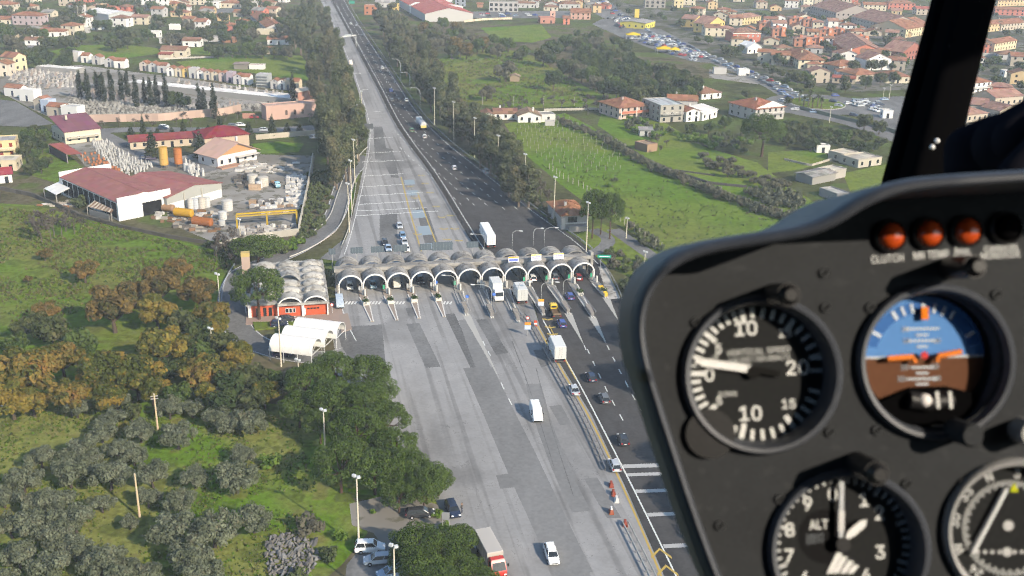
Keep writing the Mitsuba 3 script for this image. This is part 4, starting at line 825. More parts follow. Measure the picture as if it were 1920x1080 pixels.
def building(B, C, d, h, roof, wall, rc, label, name='house', floors=None, pitch=.36, eave=.5, windows=True, chimney=True, A=None, cat='house', group=None, wincol=None, balcony=False, door=True, nu=None, jit=.13, wb='paint', sides='frl', wsz=None):
    Bm, Cm = g2(B), g2(C); w = float(np.linalg.norm(Cm - Bm)); ang = math.atan2(Cm[1] - Bm[1], Cm[0] - Bm[0])
    if A is not None: d = float(np.linalg.norm(g2(A) - Bm))
    if A is not None and d > w:
        roof = 'gy' if roof == 'gx' else roof
        q_ = (g2(A) - Bm) / d; ang = math.atan2(q_[1], q_[0]) - math.pi / 2
    s = scale_at(*B); near = s > 3.9
    M4 = rotm(Bm[0], Bm[1], 0, ang); Mt = place(Bm[0], Bm[1], 0, ang)
    k = new(name, label, cat, group)
    m = MB(wall); e_ = eave
    if roof == 'gy':
        r = pitch * w / 2; gp = [(0, 0), (w, 0), (w, h), (w / 2, h + r), (0, h)]
        v = [(x, y, z) for y in (0, d) for x, z in gp]
        m.add(v, [[0, 1, 2], [0, 2, 4], [4, 2, 3], [5, 7, 6], [5, 9, 7], [9, 8, 7]]); m.add(v, [[0, 5, 6, 1], [1, 6, 7, 2], [0, 4, 9, 5]])
    elif roof == 'gx':
        r = pitch * d / 2; gp = [(0, 0), (d, 0), (d, h), (d / 2, h + r), (0, h)]
        v = [(x, y, z) for x in (0, w) for y, z in gp]
        m.add(v, [[0, 2, 1], [0, 4, 2], [4, 3, 2], [5, 6, 7], [5, 7, 9], [9, 7, 8]]); m.add(v, [[0, 5, 9, 4], [1, 2, 7, 6]])
    else: m.box((w / 2, d / 2, h / 2), (w, d, h))
    part(k, 'wall', m.entry(wb, M=M4))
    m = MB(rc); q = dict(col=rc, jit=jit, nu=nu or max(3, int(max(w, d) / 2.0)), nv=max(2, int(min(w, d) / 3.0)))
    if roof == 'gy':
        r = pitch * w / 2; dz = pitch * e_
        panel(m, (-e_, -e_, h - dz + .1), (-e_, d + e_, h - dz + .1), (w / 2, d + e_, h + r + .1), (w / 2, -e_, h + r + .1), **q)
        panel(m, (w + e_, -e_, h - dz + .1), (w + e_, d + e_, h - dz + .1), (w / 2, d + e_, h + r + .1), (w / 2, -e_, h + r + .1), **q)
        m.box((w / 2, d / 2, h + r + .12), (.3, d + 2 * e_, .14), col=np.array(rc) * 1.1); top = (w / 2 + w * .2, d * .4, h + r)
    elif roof == 'gx':
        r = pitch * d / 2; dz = pitch * e_
        panel(m, (-e_, -e_, h - dz + .1), (w + e_, -e_, h - dz + .1), (w + e_, d / 2, h + r + .1), (-e_, d / 2, h + r + .1), **q)
        panel(m, (-e_, d + e_, h - dz + .1), (w + e_, d + e_, h - dz + .1), (w + e_, d / 2, h + r + .1), (-e_, d / 2, h + r + .1), **q)
        m.box((w / 2, d / 2, h + r + .12), (w + 2 * e_, .3, .14), col=np.array(rc) * 1.1); top = (w * .3, d * .65, h + r)
    elif roof == 'hip':
        t = min(w, d) / 2; r = pitch * t; dz = pitch * e_; z0, z1 = h - dz + .1, h + r + .1
        c = [(-e_, -e_, z0), (w + e_, -e_, z0), (w + e_, d + e_, z0), (-e_, d + e_, z0)]
        R0, R1 = ((t, d / 2, z1), (w - t, d / 2, z1)) if w >= d else ((w / 2, t, z1), (w / 2, d - t, z1))
        if w >= d: fs = ((c[0], c[1], R1, R0), (c[2], c[3], R0, R1), (c[1], c[2], R1, R1), (c[3], c[0], R0, R0))
        else: fs = ((c[0], c[1], R0, R0), (c[2], c[3], R1, R1), (c[1], c[2], R1, R0), (c[3], c[0], R0, R1))
        for f in fs: panel(m, *f, **q)
        top = (w * .35, d * .4, h + r * .8)
    elif roof == 'shed':
        r = pitch * d; panel(m, (-e_, -e_, h + .06), (w + e_, -e_, h + .06), (w + e_, d + e_, h + r), (-e_, d + e_, h + r), **q); top = (w * .3, d * .6, h + r)
    else:
        panel(m, (.25, .25, h + .12), (w - .25, .25, h + .12), (w - .25, d - .25, h + .12), (.25, d - .25, h + .12), th=.08, **q); top = (w * .3, d * .6, h)
    rk = part(k, 'roof', m.entry('paint', M=M4))
    if roof == 'flat' and name != 'columbarium':
        m = MB(np.array(wall) * .95)
        for c, sz in (((w / 2, .12, h + .22), (w + .1, .26, .44)), ((w / 2, d - .12, h + .22), (w + .1, .26, .44)), ((.12, d / 2, h + .22), (.26, d - .5, .44)), ((w - .12, d / 2, h + .22), (.26, d - .5, .44))): m.box(c, sz)
        part(k, 'parapet', m.entry('paint', M=M4))
    if chimney and roof in ('gx', 'gy', 'hip') and near or chimney is True and r5.random() < .35 and roof != 'flat':
        part(rk, 'chimney', MB(np.array(wall) * .9).box((top[0], top[1], top[2] + .2), (.7, .7, 1.6)).entry('paint', M=M4))
    fl = floors or max(1, int(round(h / 3.0)))
    if windows:
        wc = wincol
        ww, wh = wsz or ((1.0, 1.35) if near else (1.2, 1.4))
        def win(x, y, z, rot, sx=ww, sz=wh, nm='window'):
            e = ubox((.02, .02, .02), 'glass') if wc is None else ubox(wc)
            kk = part(k, nm, {**e, 'to_world': Mt @ T().translate([x, y, z]).rotate([0, 0, 1], rot).scale([sx, .08, sz])})
            if near and nm == 'window':
                part(kk, 'sill', {**ubox((.60, .58, .54)), 'to_world': Mt @ T().translate([x, y, z - sz / 2 - .06]).rotate([0, 0, 1], rot).scale([sx + .25, .22, .10])})
        dr_ = max(1, int(w / 6)) if door else 99
        for f in range(fl):
            z = f * (h / fl) + min(1.75, h / fl * .55)
            n = max(1, int(w / (3.1 if near else 3.8)))
            for i in range(n):
                x = w * (i + .5) / n
                if f == 0 and door and i == n // 2: win(x, -.03, 1.08, 0, 1.1, 2.15, 'door')
                else: win(x, -.03, z, 0)
            n2 = max(1, int(d / (4.0 if near else 5.0)))
            for i in range(n2):
                y = d * (i + .5) / n2
                ux = np.array([math.cos(ang), math.sin(ang)])
                if -(Bm @ ux) < -.5: win(-.03, y, z, 90)
                if -((Bm + ux * w) @ ux) > .5: win(w + .03, y, z, 90)
    if balcony:
        z = h / 2
        part(k, 'balcony', MB(np.array(wall) * .9).box((w / 2, -.75, z - .1), (w * .9, 1.5, .18)).entry('paint', M=M4))
        m = MB((.62, .60, .56)); m.box((w / 2, -1.45, z + .85), (w * .9, .06, .08)); m.box((w / 2, -1.45, z + .15), (w * .9, .06, .06))
        for x in np.arange(w * .06, w * .95, .35): m.box((x, -1.45, z + .5), (.06, .06, .7))
        part(k, 'railing', m.entry('paint', M=M4))
    return k, M4, Mt, w, d
def H(cx, cy, w, *a, rot=0.0, **k):
    """a house by its front centre, its width in metres and its turn"""
    P = g2((cx, cy)); u = np.array([math.cos(math.radians(rot)), math.sin(math.radians(rot))]) * w / 2
    p0, p1 = proj([*(P - u), 0]), proj([*(P + u), 0])
    return building(p0, p1, *a, **k)

# --- upper left village
H(8, 32, 15, 11, 9, 'hip', CR, TC, 'tall cream apartment house in the top left corner', floors=3)
H(50, 47, 20, 11, 6.5, 'hip', (.42, .34, .34), TC, 'wide mauve-walled house with orange hip roof, top left', floors=2, rot=-6)
H(8, 45, 11, 9, 3.2, 'gx', CR, TC, 'low orange-roofed house at the left frame edge below the apartment house')
H(92, 69, 19, 9, 3.4, 'hip', WW, TC, 'long white house with bright orange hip roof above the lane', rot=6)
H(63, 85, 10, 7, 3.2, 'gx', WW, TB, 'small white house with brown roof above the chapel', rot=3)
H(150, 51, 9, 8, 5, 'flat', WW, GR, 'white two-storey cube house with grey flat roof left of the white warehouse')
H(180, 56, 7, 6, 3.2, 'flat', WW, LG, 'small white flat-roofed annex in front of the white warehouse')
H(158, 62, 5, 4, 2.8, 'flat', LG, LG, 'little grey outbuilding below the white cube house', door=False)
building((205, 42), (252, 38), 30, 5.5, 'gy', (.40, .42, .42), (.70, .69, .66), 'large warehouse with shallow white roof in the upper left', name='warehouse', cat='warehouse', pitch=.16, windows=False, chimney=False)
H(262, 46, 11, 8, 5, 'gx', CR, TP, 'cream house with pale pink roof joined to the white warehouse', rot=-3)
H(198, 20, 10, 8, 4.5, 'flat', OC, GR, 'ochre block behind the white warehouse')
H(288, 20, 24, 11, 9, 'flat', WW, LG, 'broad white apartment block with balconies at the top', floors=3, balcony=True)
H(262, 5, 12, 8, 6, 'gx', CR, TC, 'cream house behind the white apartment block'); H(150, 4, 18, 8, 5, 'gx', PK, TB, 'long reddish house on the upper left skyline edge')
H(284, 70, 10, 6, 3.4, 'flat', WW, LG, 'low white flat-roofed house in the scrub above the tombs')
H(125, 57, 3, 3, 3, 'flat', WW, LG, 'white water tank house by the orange hip roof', windows=False)
building((28, 134), (52, 130), 9, 7.0, 'gy', (.58, .50, .33), TC, 'yellow cream chapel with gabled front at the left of the cemetery', name='chapel', cat='chapel', pitch=.5, floors=2)
H(2, 143, 8, 8, 6.0, 'gy', (.60, .52, .42), TC, 'cream building cut by the left frame edge beside the chapel')
H(325, 107, 14, 9, 4.0, 'gx', CR, TB, 'cream house with brown tiled roof above the row of tombs', rot=-2)
H(309, 110, 7, 5, 2.4, 'shed', CR, TR, 'red-roofed porch building at the left of the cream house', windows=False, pitch=.15)
H(359, 88, 10.5, 8, 3.8, 'gx', WW, TB, 'white house with brown roof behind the cream one', rot=2)
H(392, 78, 11, 6, 2.6, 'flat', LG, GR, 'long low grey outbuilding behind the brown-roofed white house', windows=False)
H(320, 82, 14, 6, 2.8, 'flat', LG, GR, 'low grey shed among the trees above the cream house', door=False)
H(336, 32, 13, 8, 3.6, 'hip', (.58, .44, .26), TC, 'peach-walled house with orange hip roof in the upper village', rot=-4)
H(366, 9, 16, 9, 5, 'hip', CR, TC, 'house with big orange roof at the top of the upper village'); H(318, 2, 12, 9, 6, 'gx', WW, TC, 'white house at the very top above the apartment block')
H(398, 16, 10, 8, 5, 'flat', WW, LG, 'white cube house beside the big orange roof')
H(432, 15, 16, 10, 4, 'hip', CR, TC, 'wide orange-roofed villa at the top before the tree belt'); H(475, 17, 8, 8, 5.5, 'flat', WW, LG, 'white cube beside the orange-roofed villa')
H(456, 32, 15, 9, 3.5, 'gx', BG, TC, 'long house with bright orange roof below the villa', rot=-5)
building((500, 61), (525, 58), 8, 3.5, 'gy', LG, TC, 'grey gabled end house with long orange roof', A=(470, 36)); H(503, 44, 7, 6, 3.4, 'gx', CR, TC, 'small cream house behind the long orange roof')
H(523, 84, 14, 8, 3.4, 'gx', WW, TC, 'white-fronted house with orange roof near the tree belt', rot=5); H(502, 101, 6, 5, 3, 'gx', BG, TC, 'small orange-roofed shed near the tree belt', windows=False)
H(497, 65, 11, 5, 3, 'flat', CR, CR, 'low cream wall building below the gabled end house', windows=False)
H(327, 56, 7, 3.5, 3.2, 'flat', WW, WW, 'plain white box container in the scrub', name='container', cat='container', windows=False, chimney=False)
H(428, 80, 8, 6, 2.8, 'hip', (.30, .16, .09), TC, 'small orange pavilion in the trees', name='pavilion', cat='pavilion', chimney=False)
H(451, 130, 7, 5, 2.7, 'shed', (.22, .20, .17), (.27, .22, .19), 'brown tin-roofed shed above the tombs', name='shed', cat='shed', windows=False, pitch=.1); H(481, 130, 8, 4, 2.0, 'flat', WW, (.25, .15, .13), 'low white-walled shed beside the brown tin shed', name='shed', cat='shed', windows=False, chimney=False)
# --- family tombs and the cemetery
tombs = [(137, 115, 8, 'flat', WW, LG), (160, 118, 4.5, 'gx', WW, TC), (181, 121, 5, 'gy', LG, TC), (205, 126, 5, 'gy', LG, TC), (224, 128, 6, 'gx', WW, TC), (270, 133, 4.6, 'gy', (.50, .44, .38), TC), (287, 135, 4.8, 'gy', LG, TC), (304, 137, 5, 'gx', LG, TC), (320, 143, 4, 'gy', WW, TC), (335, 144, 4, 'gy', CR, TC), (349, 145, 4, 'gy', YL, TC), (362, 147, 4, 'flat', LG, LG),
         (376, 148, 3.6, 'gy', WW, TP), (390, 150, 4.2, 'gy', (.5, .45, .38), TC), (403, 151, 3.6, 'gy', CR, TC), (418, 153, 4.2, 'gy', (.50, .40, .36), TC), (431, 155, 3.4, 'flat', (.36, .30, .34), LG), (446, 158, 4.6, 'gy', (.48, .46, .46), TC), (461, 159, 4, 'gx', WW, TC), (515, 167, 4.0, 'gy', LG, TC), (529, 168, 4.2, 'gy', WW, TC), (540, 169, 3, 'flat', BG, LG), (553, 168, 4.2, 'gx', (.58, .50, .36), TC),
         (24, 181, 9, 'gx', WW, TC), (51, 190, 8, 'flat', WW, WW), (76, 206, 6.5, 'gy', BG, TC), (85, 210, 4, 'flat', (.40, .46, .56), LG), (105, 218, 9, 'gx', BG, TC), (131, 222, 8, 'flat', WW, LG)]
tl = ['white flat-roofed family tomb at the left end of the upper row', 'white tomb with orange roof second in the upper row', 'grey gabled tomb third in the upper row', 'grey gabled tomb before the gap in the upper row', 'white-sided tomb just before the gap in the upper row', 'pinkish gabled tomb just after the gap in the row', 'grey tomb second after the gap', 'grey tomb with wide orange roof third after the gap',
      'white gabled tomb first of the long row', 'cream gabled tomb second of the long row', 'yellow gabled tomb third of the long row', 'grey flat tomb beside the yellow one', 'narrow white tomb with cross in the long row', 'beige gabled tomb with dark door in the long row', 'cream gabled tomb in the middle of the long row', 'pink-grey gabled tomb in the long row', 'violet-grey flat tomb in the long row', 'grey arched tomb near the right end of the long row', 'white side tomb ending the long row',
      'grey gabled tomb right of the scaffolded one', 'white gabled tomb with blue door right of the scaffolded one', 'beige flat tomb near the tree belt', 'yellowish tomb last on the right by the tree belt', 'white tomb house with orange roof by the sports court', 'white block tomb by the sports court', 'beige gabled tomb left of the lower chapel group', 'blue-grey flat tomb in the lower chapel group', 'beige tomb with orange roof in the lower chapel group', 'white tomb with open shelves at the corner of the wall']
for (x, y, w, rf, wc, rc), lb in zip(tombs, tl):
    kk, M4, Mt, ww, dd = H(x, y, w, 5.0, 3.9 + (.8 if rf == 'flat' else 0), rf, wc, rc, lb, name='family_tomb', cat='tomb', rot=-7 if x > 140 else -18, eave=.2, windows=False, chimney=False, pitch=.5)
    part(kk, 'door', {**ubox((.05, .06, .09)), 'to_world': Mt @ T().translate([ww / 2, -.04, 1.3]).scale([1.1, .1, 2.6])})
    if rf == 'gy': part(kk, 'round_window', MB((.06, .07, .10)).tube([(ww / 2, -.05, 3.9), (ww / 2, -.02, 3.9)], .42, n=10).entry('paint', M=M4))
kk, M4, Mt, ww, dd = H(493, 164, 6, 5, 6, 'flat', (.36, .38, .38), LG, 'unfinished grey tomb wrapped in scaffolding', name='family_tomb', cat='tomb', rot=-7, windows=False)
for z in (1.4, 2.8, 4.2, 5.6): part(kk, 'scaffold_deck', {**ubox((.50, .49, .46)), 'to_world': Mt @ T().translate([ww / 2, -.7, z]).scale([ww, 1.0, .12])})
for x in (.1, ww / 2, ww - .1): part(kk, 'scaffold_pole', {**ubox((.40, .41, .42)), 'to_world': Mt @ T().translate([x, -1.2, 3.2]).scale([.1, .1, 6.4])})
building((238, 164), (556, 197), 8, 2.5, 'flat', (.30, .29, .27), (.72, .70, .66), 'long low burial niche wall with white roof across the cemetery', name='columbarium', cat='burial wall', windows=False, chimney=False)
building((68, 133), (143, 139), 7, 2.4, 'flat', (.30, .29, .27), (.72, .70, .66), 'short burial niche wall with white roof behind the pale graves', name='columbarium', cat='burial wall', windows=False, chimney=False)
building((512, 186), (562, 193), 4, 2.6, 'flat', (.45, .44, .42), (.70, .66, .60), 'white roofed block behind the pink gate building', name='columbarium', cat='burial wall', windows=False, chimney=False)
kk, M4, Mt, ww, dd = building((500, 226), (612, 216), 6, 5.6, 'flat', (.48, .32, .26), (.42, .30, .25), 'long pink brick cemetery gate building with arched windows', name='gate_building', cat='building', windows=False, chimney=False)
for x in (.33, .47, .6): 
    part(kk, 'arched_window', MB((.10, .07, .06)).box((ww * x, -.05, 2.4), (1.0, .12, 1.6)).tube([(ww * x, -.11, 3.2), (ww * x, .01, 3.2)], .5, n=12).entry('paint', M=M4))
part(kk, 'gate', {**ubox((.30, .33, .30)), 'to_world': Mt @ T().translate([ww * .85, -.05, 1.6]).scale([2.4, .14, 3.2])})
building((560, 196), (620, 184), 5, 5.6, 'shed', (.42, .22, .16), (.62, .52, .40), 'sunlit roofed wing behind the pink gate building', name='gate_building', cat='building', windows=False, chimney=False, pitch=.1)
def wall(px_line, h, th, col, lab, name='wall', bsdf='paint', cap=None):
    L = smooth_line(pts(*px_line), 0); k = new(name, lab, 'wall'); m = MB(col); q = resample(L, 2.5); q = np.vstack([q, L[-1:]])
    n = len(q); hh = h * (1 + .0 * np.arange(n)); a, b = offset_line(q, -th / 2), offset_line(q, th / 2)
    v = np.vstack([np.c_[a, np.zeros(n)], np.c_[b, np.zeros(n)], np.c_[b, hh], np.c_[a, hh]])
    c = np.clip(np.tile(col, (4 * n, 1)) * (1 + r5.normal(0, .10, (4 * n, 1))), 0, .85)
    m.add(v, [[p * n + i, p * n + i + 1, ((p + 1) % 4) * n + i + 1, ((p + 1) % 4) * n + i] for p in range(4) for i in range(n - 1)] + [[0, n, 2 * n, 3 * n], [n - 1, 4 * n - 1, 3 * n - 1, 2 * n - 1]], c)
    if cap is None: put(k, m.entry(bsdf))
    else:
        part(k, 'masonry', m.entry(bsdf)); m = MB(cap); a, b = offset_line(q, -th / 2 - .08), offset_line(q, th / 2 + .08)
        v = np.vstack([np.c_[a, np.full(n, h + .003)], np.c_[b, np.full(n, h + .003)], np.c_[b, np.full(n, h + .18)], np.c_[a, np.full(n, h + .18)]])
        m.add(v, [[p * n + i, p * n + i + 1, ((p + 1) % 4) * n + i + 1, ((p + 1) % 4) * n + i] for p in range(4) for i in range(n - 1)]); part(k, 'coping', m.entry('paint'))
wall([(128, 233), (180, 229), (300, 227), (420, 216), (452, 209)], 3.0, .5, (.44, .32, .26), 'weathered pink brick wall along the front of the cemetery', cap=(.42, .32, .25))
wall([(455, 222), (478, 222)], 2.2, .4, (.42, .23, .17), 'short pink wall left of the cemetery gate building')
wall([(480, 262), (600, 252)], 2.0, .4, (.42, .38, .30), 'pale stone wall behind the villa garden')
wall([(150, 407), (230, 428), (310, 445), (370, 455), (420, 462)], 1.0, .6, (.10, .09, .075), 'dark dry stone wall below the warehouses')
wall([(-20, 352), (60, 368), (100, 385), (150, 407)], 1.2, .6, (.11, .10, .085), 'dark dry stone wall left of the warehouses')
wall([(587, 300), (579, 350), (570, 395), (561, 438)], 2.6, .35, (.46, .43, .36), 'pale slab wall along the right side of the stone yard')
wall([(561, 440), (500, 448), (440, 458), (405, 470)], 1.9, .3, (.36, .34, .29), 'grey board fence wall along the lower side of the stone yard')
wall([(22, 80), (38, 68), (54, 57)], 2.0, .4, (.62, .52, .36), 'cream garden wall climbing beside the lane, upper left')
wall([(300, 112), (340, 110), (400, 108)], .9, .3, (.45, .42, .36), 'low pale wall in front of the cream house')
wall([(1500, 205), (1560, 220), (1630, 236), (1720, 262)], 1.6, .4, (.16, .18, .14), 'green-grey wall below the road at the roundabout')
wall([(1830, 105), (1890, 108), (1960, 104)], 2.2, .4, (.50, .47, .40), 'pale retaining wall right of the windscreen pillar')
wall([(1260, 322), (1330, 345), (1400, 352)], .8, .5, (.09, .085, .075), 'dark dry stone wall in the right-hand orchard')
wall([(1470, 300), (1520, 312), (1560, 300)], .8, .3, (.42, .38, .30), 'low pale wall round the farm lawn')
wall([(1020, 208), (1110, 206), (1150, 209)], 1.0, .4, (.38, .36, .30), 'low pale wall behind the long farmhouse')
wall([(1265, 320), (1340, 330)], .5, .4, (.1, .1, .08), 'short stone edging in the orchard')
for x, y, c in ((868, 27, (.42, .42, .40)), (960, 41, (.62, .50, .34))): pass
wall([(870, 42), (905, 38), (960, 36)], 1.5, .4, (.60, .50, .36), 'cream wall behind the far meadow')

# --- stone yard buildings
b1, c1 = (222.7, 414.5), (312, 391)
k, M4, Mt, w, d = building(b1, c1, 33, 5.6, 'gy', (.66, .65, .62), (.29, .125, .115), 'big stone-yard hall with dull red roof and white front', name='warehouse', cat='warehouse', pitch=.20, eave=.2, windows=False, chimney=False, jit=.05, A=(117, 365))
HALL = (M4, w, d)
m = MB((.74, .73, .70)); m.box((w / 2 - w * .275, -.25, 3.4), (w * .45, .3, 6.8)); m.box((w * .91, -.25, 3.4), (w * .18, .3, 6.8)); m.box((w * .635, -.25, 5.45), (w * .37, .3, 2.7)); part(k, 'white_facade', m.entry('paint', M=M4))
part(k, 'doorway', MB((.015, .015, .015)).box((w * .635, -.06, 2.05), (w * .36, .08, 4.1)).entry('paint', M=M4))
part(k, 'rear_parapet', MB((.70, .69, .66)).box((w / 2, d + .25, 3.6), (w + .3, .3, 7.2)).entry('paint', M=M4))
for y in np.arange(2, d - 1, 3.6): part(k, 'side_opening', {**ubox((.03, .03, .03)), 'to_world': Mt @ T().translate([-.04, float(y), 2.9]).scale([.1, 3.0, 4.4])})
k, M4, Mt, w, d = building((315, 399), (417, 369.5), 24, 4.6, 'gy', (.34, .34, .31), (.30, .125, .115), 'second stone-yard hall with red roof and grey front', name='warehouse', cat='warehouse', pitch=.16, eave=.4, windows=False, chimney=False, jit=.05)
part(k, 'white_lower_wall', MB((.58, .58, .56)).box((w / 2, -.06, 1.3), (w - .4, .1, 2.6)).entry('paint', M=M4))
for x in (.3, .62): part(k, 'pilaster', MB((.38, .36, .30)).box((w * x, -.12, 2.3), (.4, .2, 4.6)).entry('paint', M=M4))
def canopy_roof(px4, h, col, lab, posts=True, z2=None, stripe=None, name='open_shed'):
    k = new(name, lab, 'shed'); q = [G(x, y, h)[:2] for x, y in px4]; z = [h] * 4
    if z2: z = z2
    P = [np.array([*p, zz]) for p, zz in zip(q, z)]
    if stripe is None:
        m = MB(col); panel(m, *P, col=col, nu=6, nv=4, th=.15, jit=.04); part(k, 'roof', m.entry('paint'))
    else:
        for i in range(14):
            u0, u1 = i / 14, (i + 1) / 14; e = lambda a, b, u: a * (1 - u) + b * u
            m = MB(); panel(m, e(P[0], P[1], u0), e(P[0], P[1], u1 - .004), e(P[3], P[2], u1 - .004), e(P[3], P[2], u0), col=(stripe if i % 2 else col), nu=1, nv=3, th=.12 + .03 * (i % 2)); part(k, 'sheet', m.entry('paint'))
    for p in P: part(k, 'post', MB((.35, .32, .28)).box((p[0], p[1], (p[2] - .16) / 2), (.22, .22, p[2] - .16)).entry('paint'))
    return k, P
canopy_roof([(82, 353), (105, 365), (136, 350), (114, 339)], 3.6, (.72, .71, .68), 'flat white canopy at the left of the big red-roofed hall')
kk, P = canopy_roof([(163, 385), (208, 397), (220, 389), (186, 374)], 2.8, (.48, .43, .34), 'striped tin lean-to against the big red-roofed hall', stripe=(.24, .15, .10), z2=[2.5, 2.5, 3.6, 3.6])
part(kk, 'grey_wall', MB((.20, .20, .19)).box(((P[0][0] + P[1][0]) / 2, (P[0][1] + P[1][1]) / 2 - .2, .9), (9, .2, 1.8), rz=math.atan2(P[1][1] - P[0][1], P[1][0] - P[0][0])).entry('paint'))
kk, P = canopy_roof([(91, 270), (125, 289), (154, 288), (118, 267)], 3.3, (.33, .10, .085), 'open pottery shed with red tin roof above the statue yard')
part(kk, 'back_wall', MB((.07, .06, .055)).box(((P[0][0] + P[1][0]) / 2, (P[0][1] + P[1][1]) / 2 + .4, 1.4), (np.linalg.norm(P[0][:2] - P[1][:2]) - .5, .2, 2.8), rz=math.atan2(P[1][1] - P[0][1], P[1][0] - P[0][0])).entry('paint'))
building((123.5, 271), (186, 261), 9, 4.6, 'shed', CR, (.18, .075, .10), 'cream house with plum-purple roof and long terrace', A=(99, 257), pitch=.22, floors=1, balcony=True, jit=.04, eave=.4)
building((245, 281), (383, 271), 8, 3.0, 'gx', (.46, .38, .28), (.20, .05, .05), 'long low building with dark red roof behind the silos', name='long_building', cat='building', jit=.04, chimney=False)
building((385, 282), (468, 273), 14, 4.6, 'hip', (.46, .36, .27), (.20, .03, .04), 'house with bright crimson hip roof behind the pale-roofed villa', jit=.03, windows=False, chimney=False)
k, M4, Mt, w, d = building((409, 315), (482, 299), 13, 4.0, 'gy', (.62, .60, .58), (.50, .33, .26), 'villa with pale salmon roof and wooden gable in the stone yard', A=(386, 303), name='villa', cat='house', eave=1.1, pitch=.42, floors=1, jit=.03)
part(k, 'gable_panel', MB((.44, .25, .12)).add([(.6, -.08, 4.0), (w - .6, -.08, 4.0), (w / 2, -.08, 4.0 + .36 * w / 2)], [[0, 1, 2]]).entry('paint', M=M4))
part(k, 'balcony', MB((.58, .56, .52)).box((w * .72, -1.0, 2.7), (w * .56, 2.0, .2)).entry('paint', M=M4))
part(k, 'terrace', MB((.36, .22, .16)).box((w * .2, -1.6, .25), (w * .5, 3.2, .5)).entry('paint', M=M4))
def cyl(x, y, r, h, col, lab, name='silo', lid=None, legs=False, cat='silo'):
    P = G(x, y); k = new(name, lab, cat); z0 = 1.2 if legs else 0
    m = MB(col); m.tube([P + (0, 0, z0), P + (0, 0, z0 + .02), P + (0, 0, h - .02), P + (0, 0, h)], [r * .97, r, r, r * .97], n=20); part(k, 'shell', m.entry('satin', smooth=40))
    m = MB(lid or tuple(np.array(col) * .9)); m.tube([P + (0, 0, h), P + (0, 0, h + .12), P + (0, 0, h + .35)], [r * 1.03, r * 1.03, r * .25], n=20); part(k, 'lid', m.entry('paint', smooth=40))
    if legs:
        for a in range(4): part(k, 'leg', MB((.2, .15, .1)).box(P + (r * .7 * math.cos(a * 1.57 + .78), r * .7 * math.sin(a * 1.57 + .78), z0 / 2), (.18, .18, z0)).entry('paint'))
    for z in np.linspace(z0 + .4, h - .3, 4): part(k, 'hoop', MB(tuple(np.array(col) * .7)).tube([P + (0, 0, z), P + (0, 0, z + .08)], r * 1.015, n=20).entry('paint'))
cyl(308.5, 315, 1.45, 7.2, (.50, .30, .07), 'tall yellow cement silo behind the red-roofed halls', legs=True)
cyl(335.5, 313, 1.35, 6.4, (.40, .14, .035), 'tall rust-orange silo right of the yellow one', legs=True)
for i, (x, y, r, h, c, lab) in enumerate([(474, 345, 1.7, 3.0, (.50, .47, .41), 'large pale tank standing on brick base'), (494, 348, 1.7, 2.8, (.50, .47, .41), 'large pale tank left of the light blue truck'), (427, 394, 1.6, 3.0, (.52, .50, .46), 'large pale tank at the corner of the grey hall'), (418, 411, 1.2, 2.2, (.55, .54, .51), 'white tank below the corner tank'), (358, 392, .9, 3.0, (.50, .48, .44), 'first grey-white barrel tank along the hall'), (367, 391, .9, 3.0, (.46, .48, .50), 'second grey-white barrel tank along the hall'), (379, 390, 1.0, 3.1, (.50, .46, .40), 'third barrel tank along the hall'), (389, 388, .9, 2.9, (.50, .50, .48), 'fourth barrel tank along the hall'), (349, 320, .8, 2.4, (.52, .52, .50), 'small white tank beside the orange silo'), (357, 322, .8, 2.2, (.52, .52, .50), 'small white tank second from the orange silo'), (486, 352, 1.1, 1.9, (.6, .59, .57), 'round white tank between the two large pale tanks'), (416, 424, 1.0, 1.6, (.45, .45, .43), 'short grey tank by the yard fence')]):
    cyl(x, y, r, h, c, lab, name='tank', cat='tank')
for (x, y, L_, r, c, lab) in ((345, 408, 6.0, 1.25, (.46, .26, .03), 'yellow cylindrical tank lying by the hall door'), (380, 425, 6.2, 1.25, (.30, .11, .04), 'rusty orange tank lying near the fence'), (316, 398, 4.0, 1.1, (.28, .17, .10), 'brown rusty drum lying in front of the white hall')):
    P = G(x, y); k = new('lying_tank', lab, 'tank'); u = np.array([math.cos(-.25), math.sin(-.25), 0]); m = MB(c)
    m.tube([P + (0, 0, r + .3) + u * s for s in (-L_ / 2, -L_ / 2 + .3, L_ / 2 - .3, L_ / 2)], [r * .6, r, r, r * .6], n=16); part(k, 'shell', m.entry('paint', smooth=50))
    for s in (-L_ * .3, L_ * .3): part(k, 'cradle', MB((.1, .08, .06)).box(P + u * s + (0, 0, .3), (.3, r * 1.6, .6)).entry('paint'))
k = new('yard_gantry', 'yellow steel gantry frame along the lower side of the stone yard', 'gantry')
a, b = G(445, 428), G(557, 420)
for p in (a, (a * .5 + b * .5), b): part(k, 'leg', MB((.45, .30, .03)).box(p + (0, 0, 2.0), (.4, .4, 4.0)).entry('paint'))
u = (b - a) / np.linalg.norm(b - a); an = math.atan2(u[1], u[0])
for z in (4.2, 3.5): part(k, 'beam', MB((.48, .32, .03) if z > 4 else (.40, .28, .06)).box((a + b) / 2 + (0, 0, z), (np.linalg.norm(b - a), .5, .35), rz=an).entry('paint'))
part(k, 'crane_rail', MB((.14, .13, .14)).box((a + b) / 2 + (0, 1.4, 4.4), (np.linalg.norm(b - a), .3, .4), rz=an).entry('paint'))

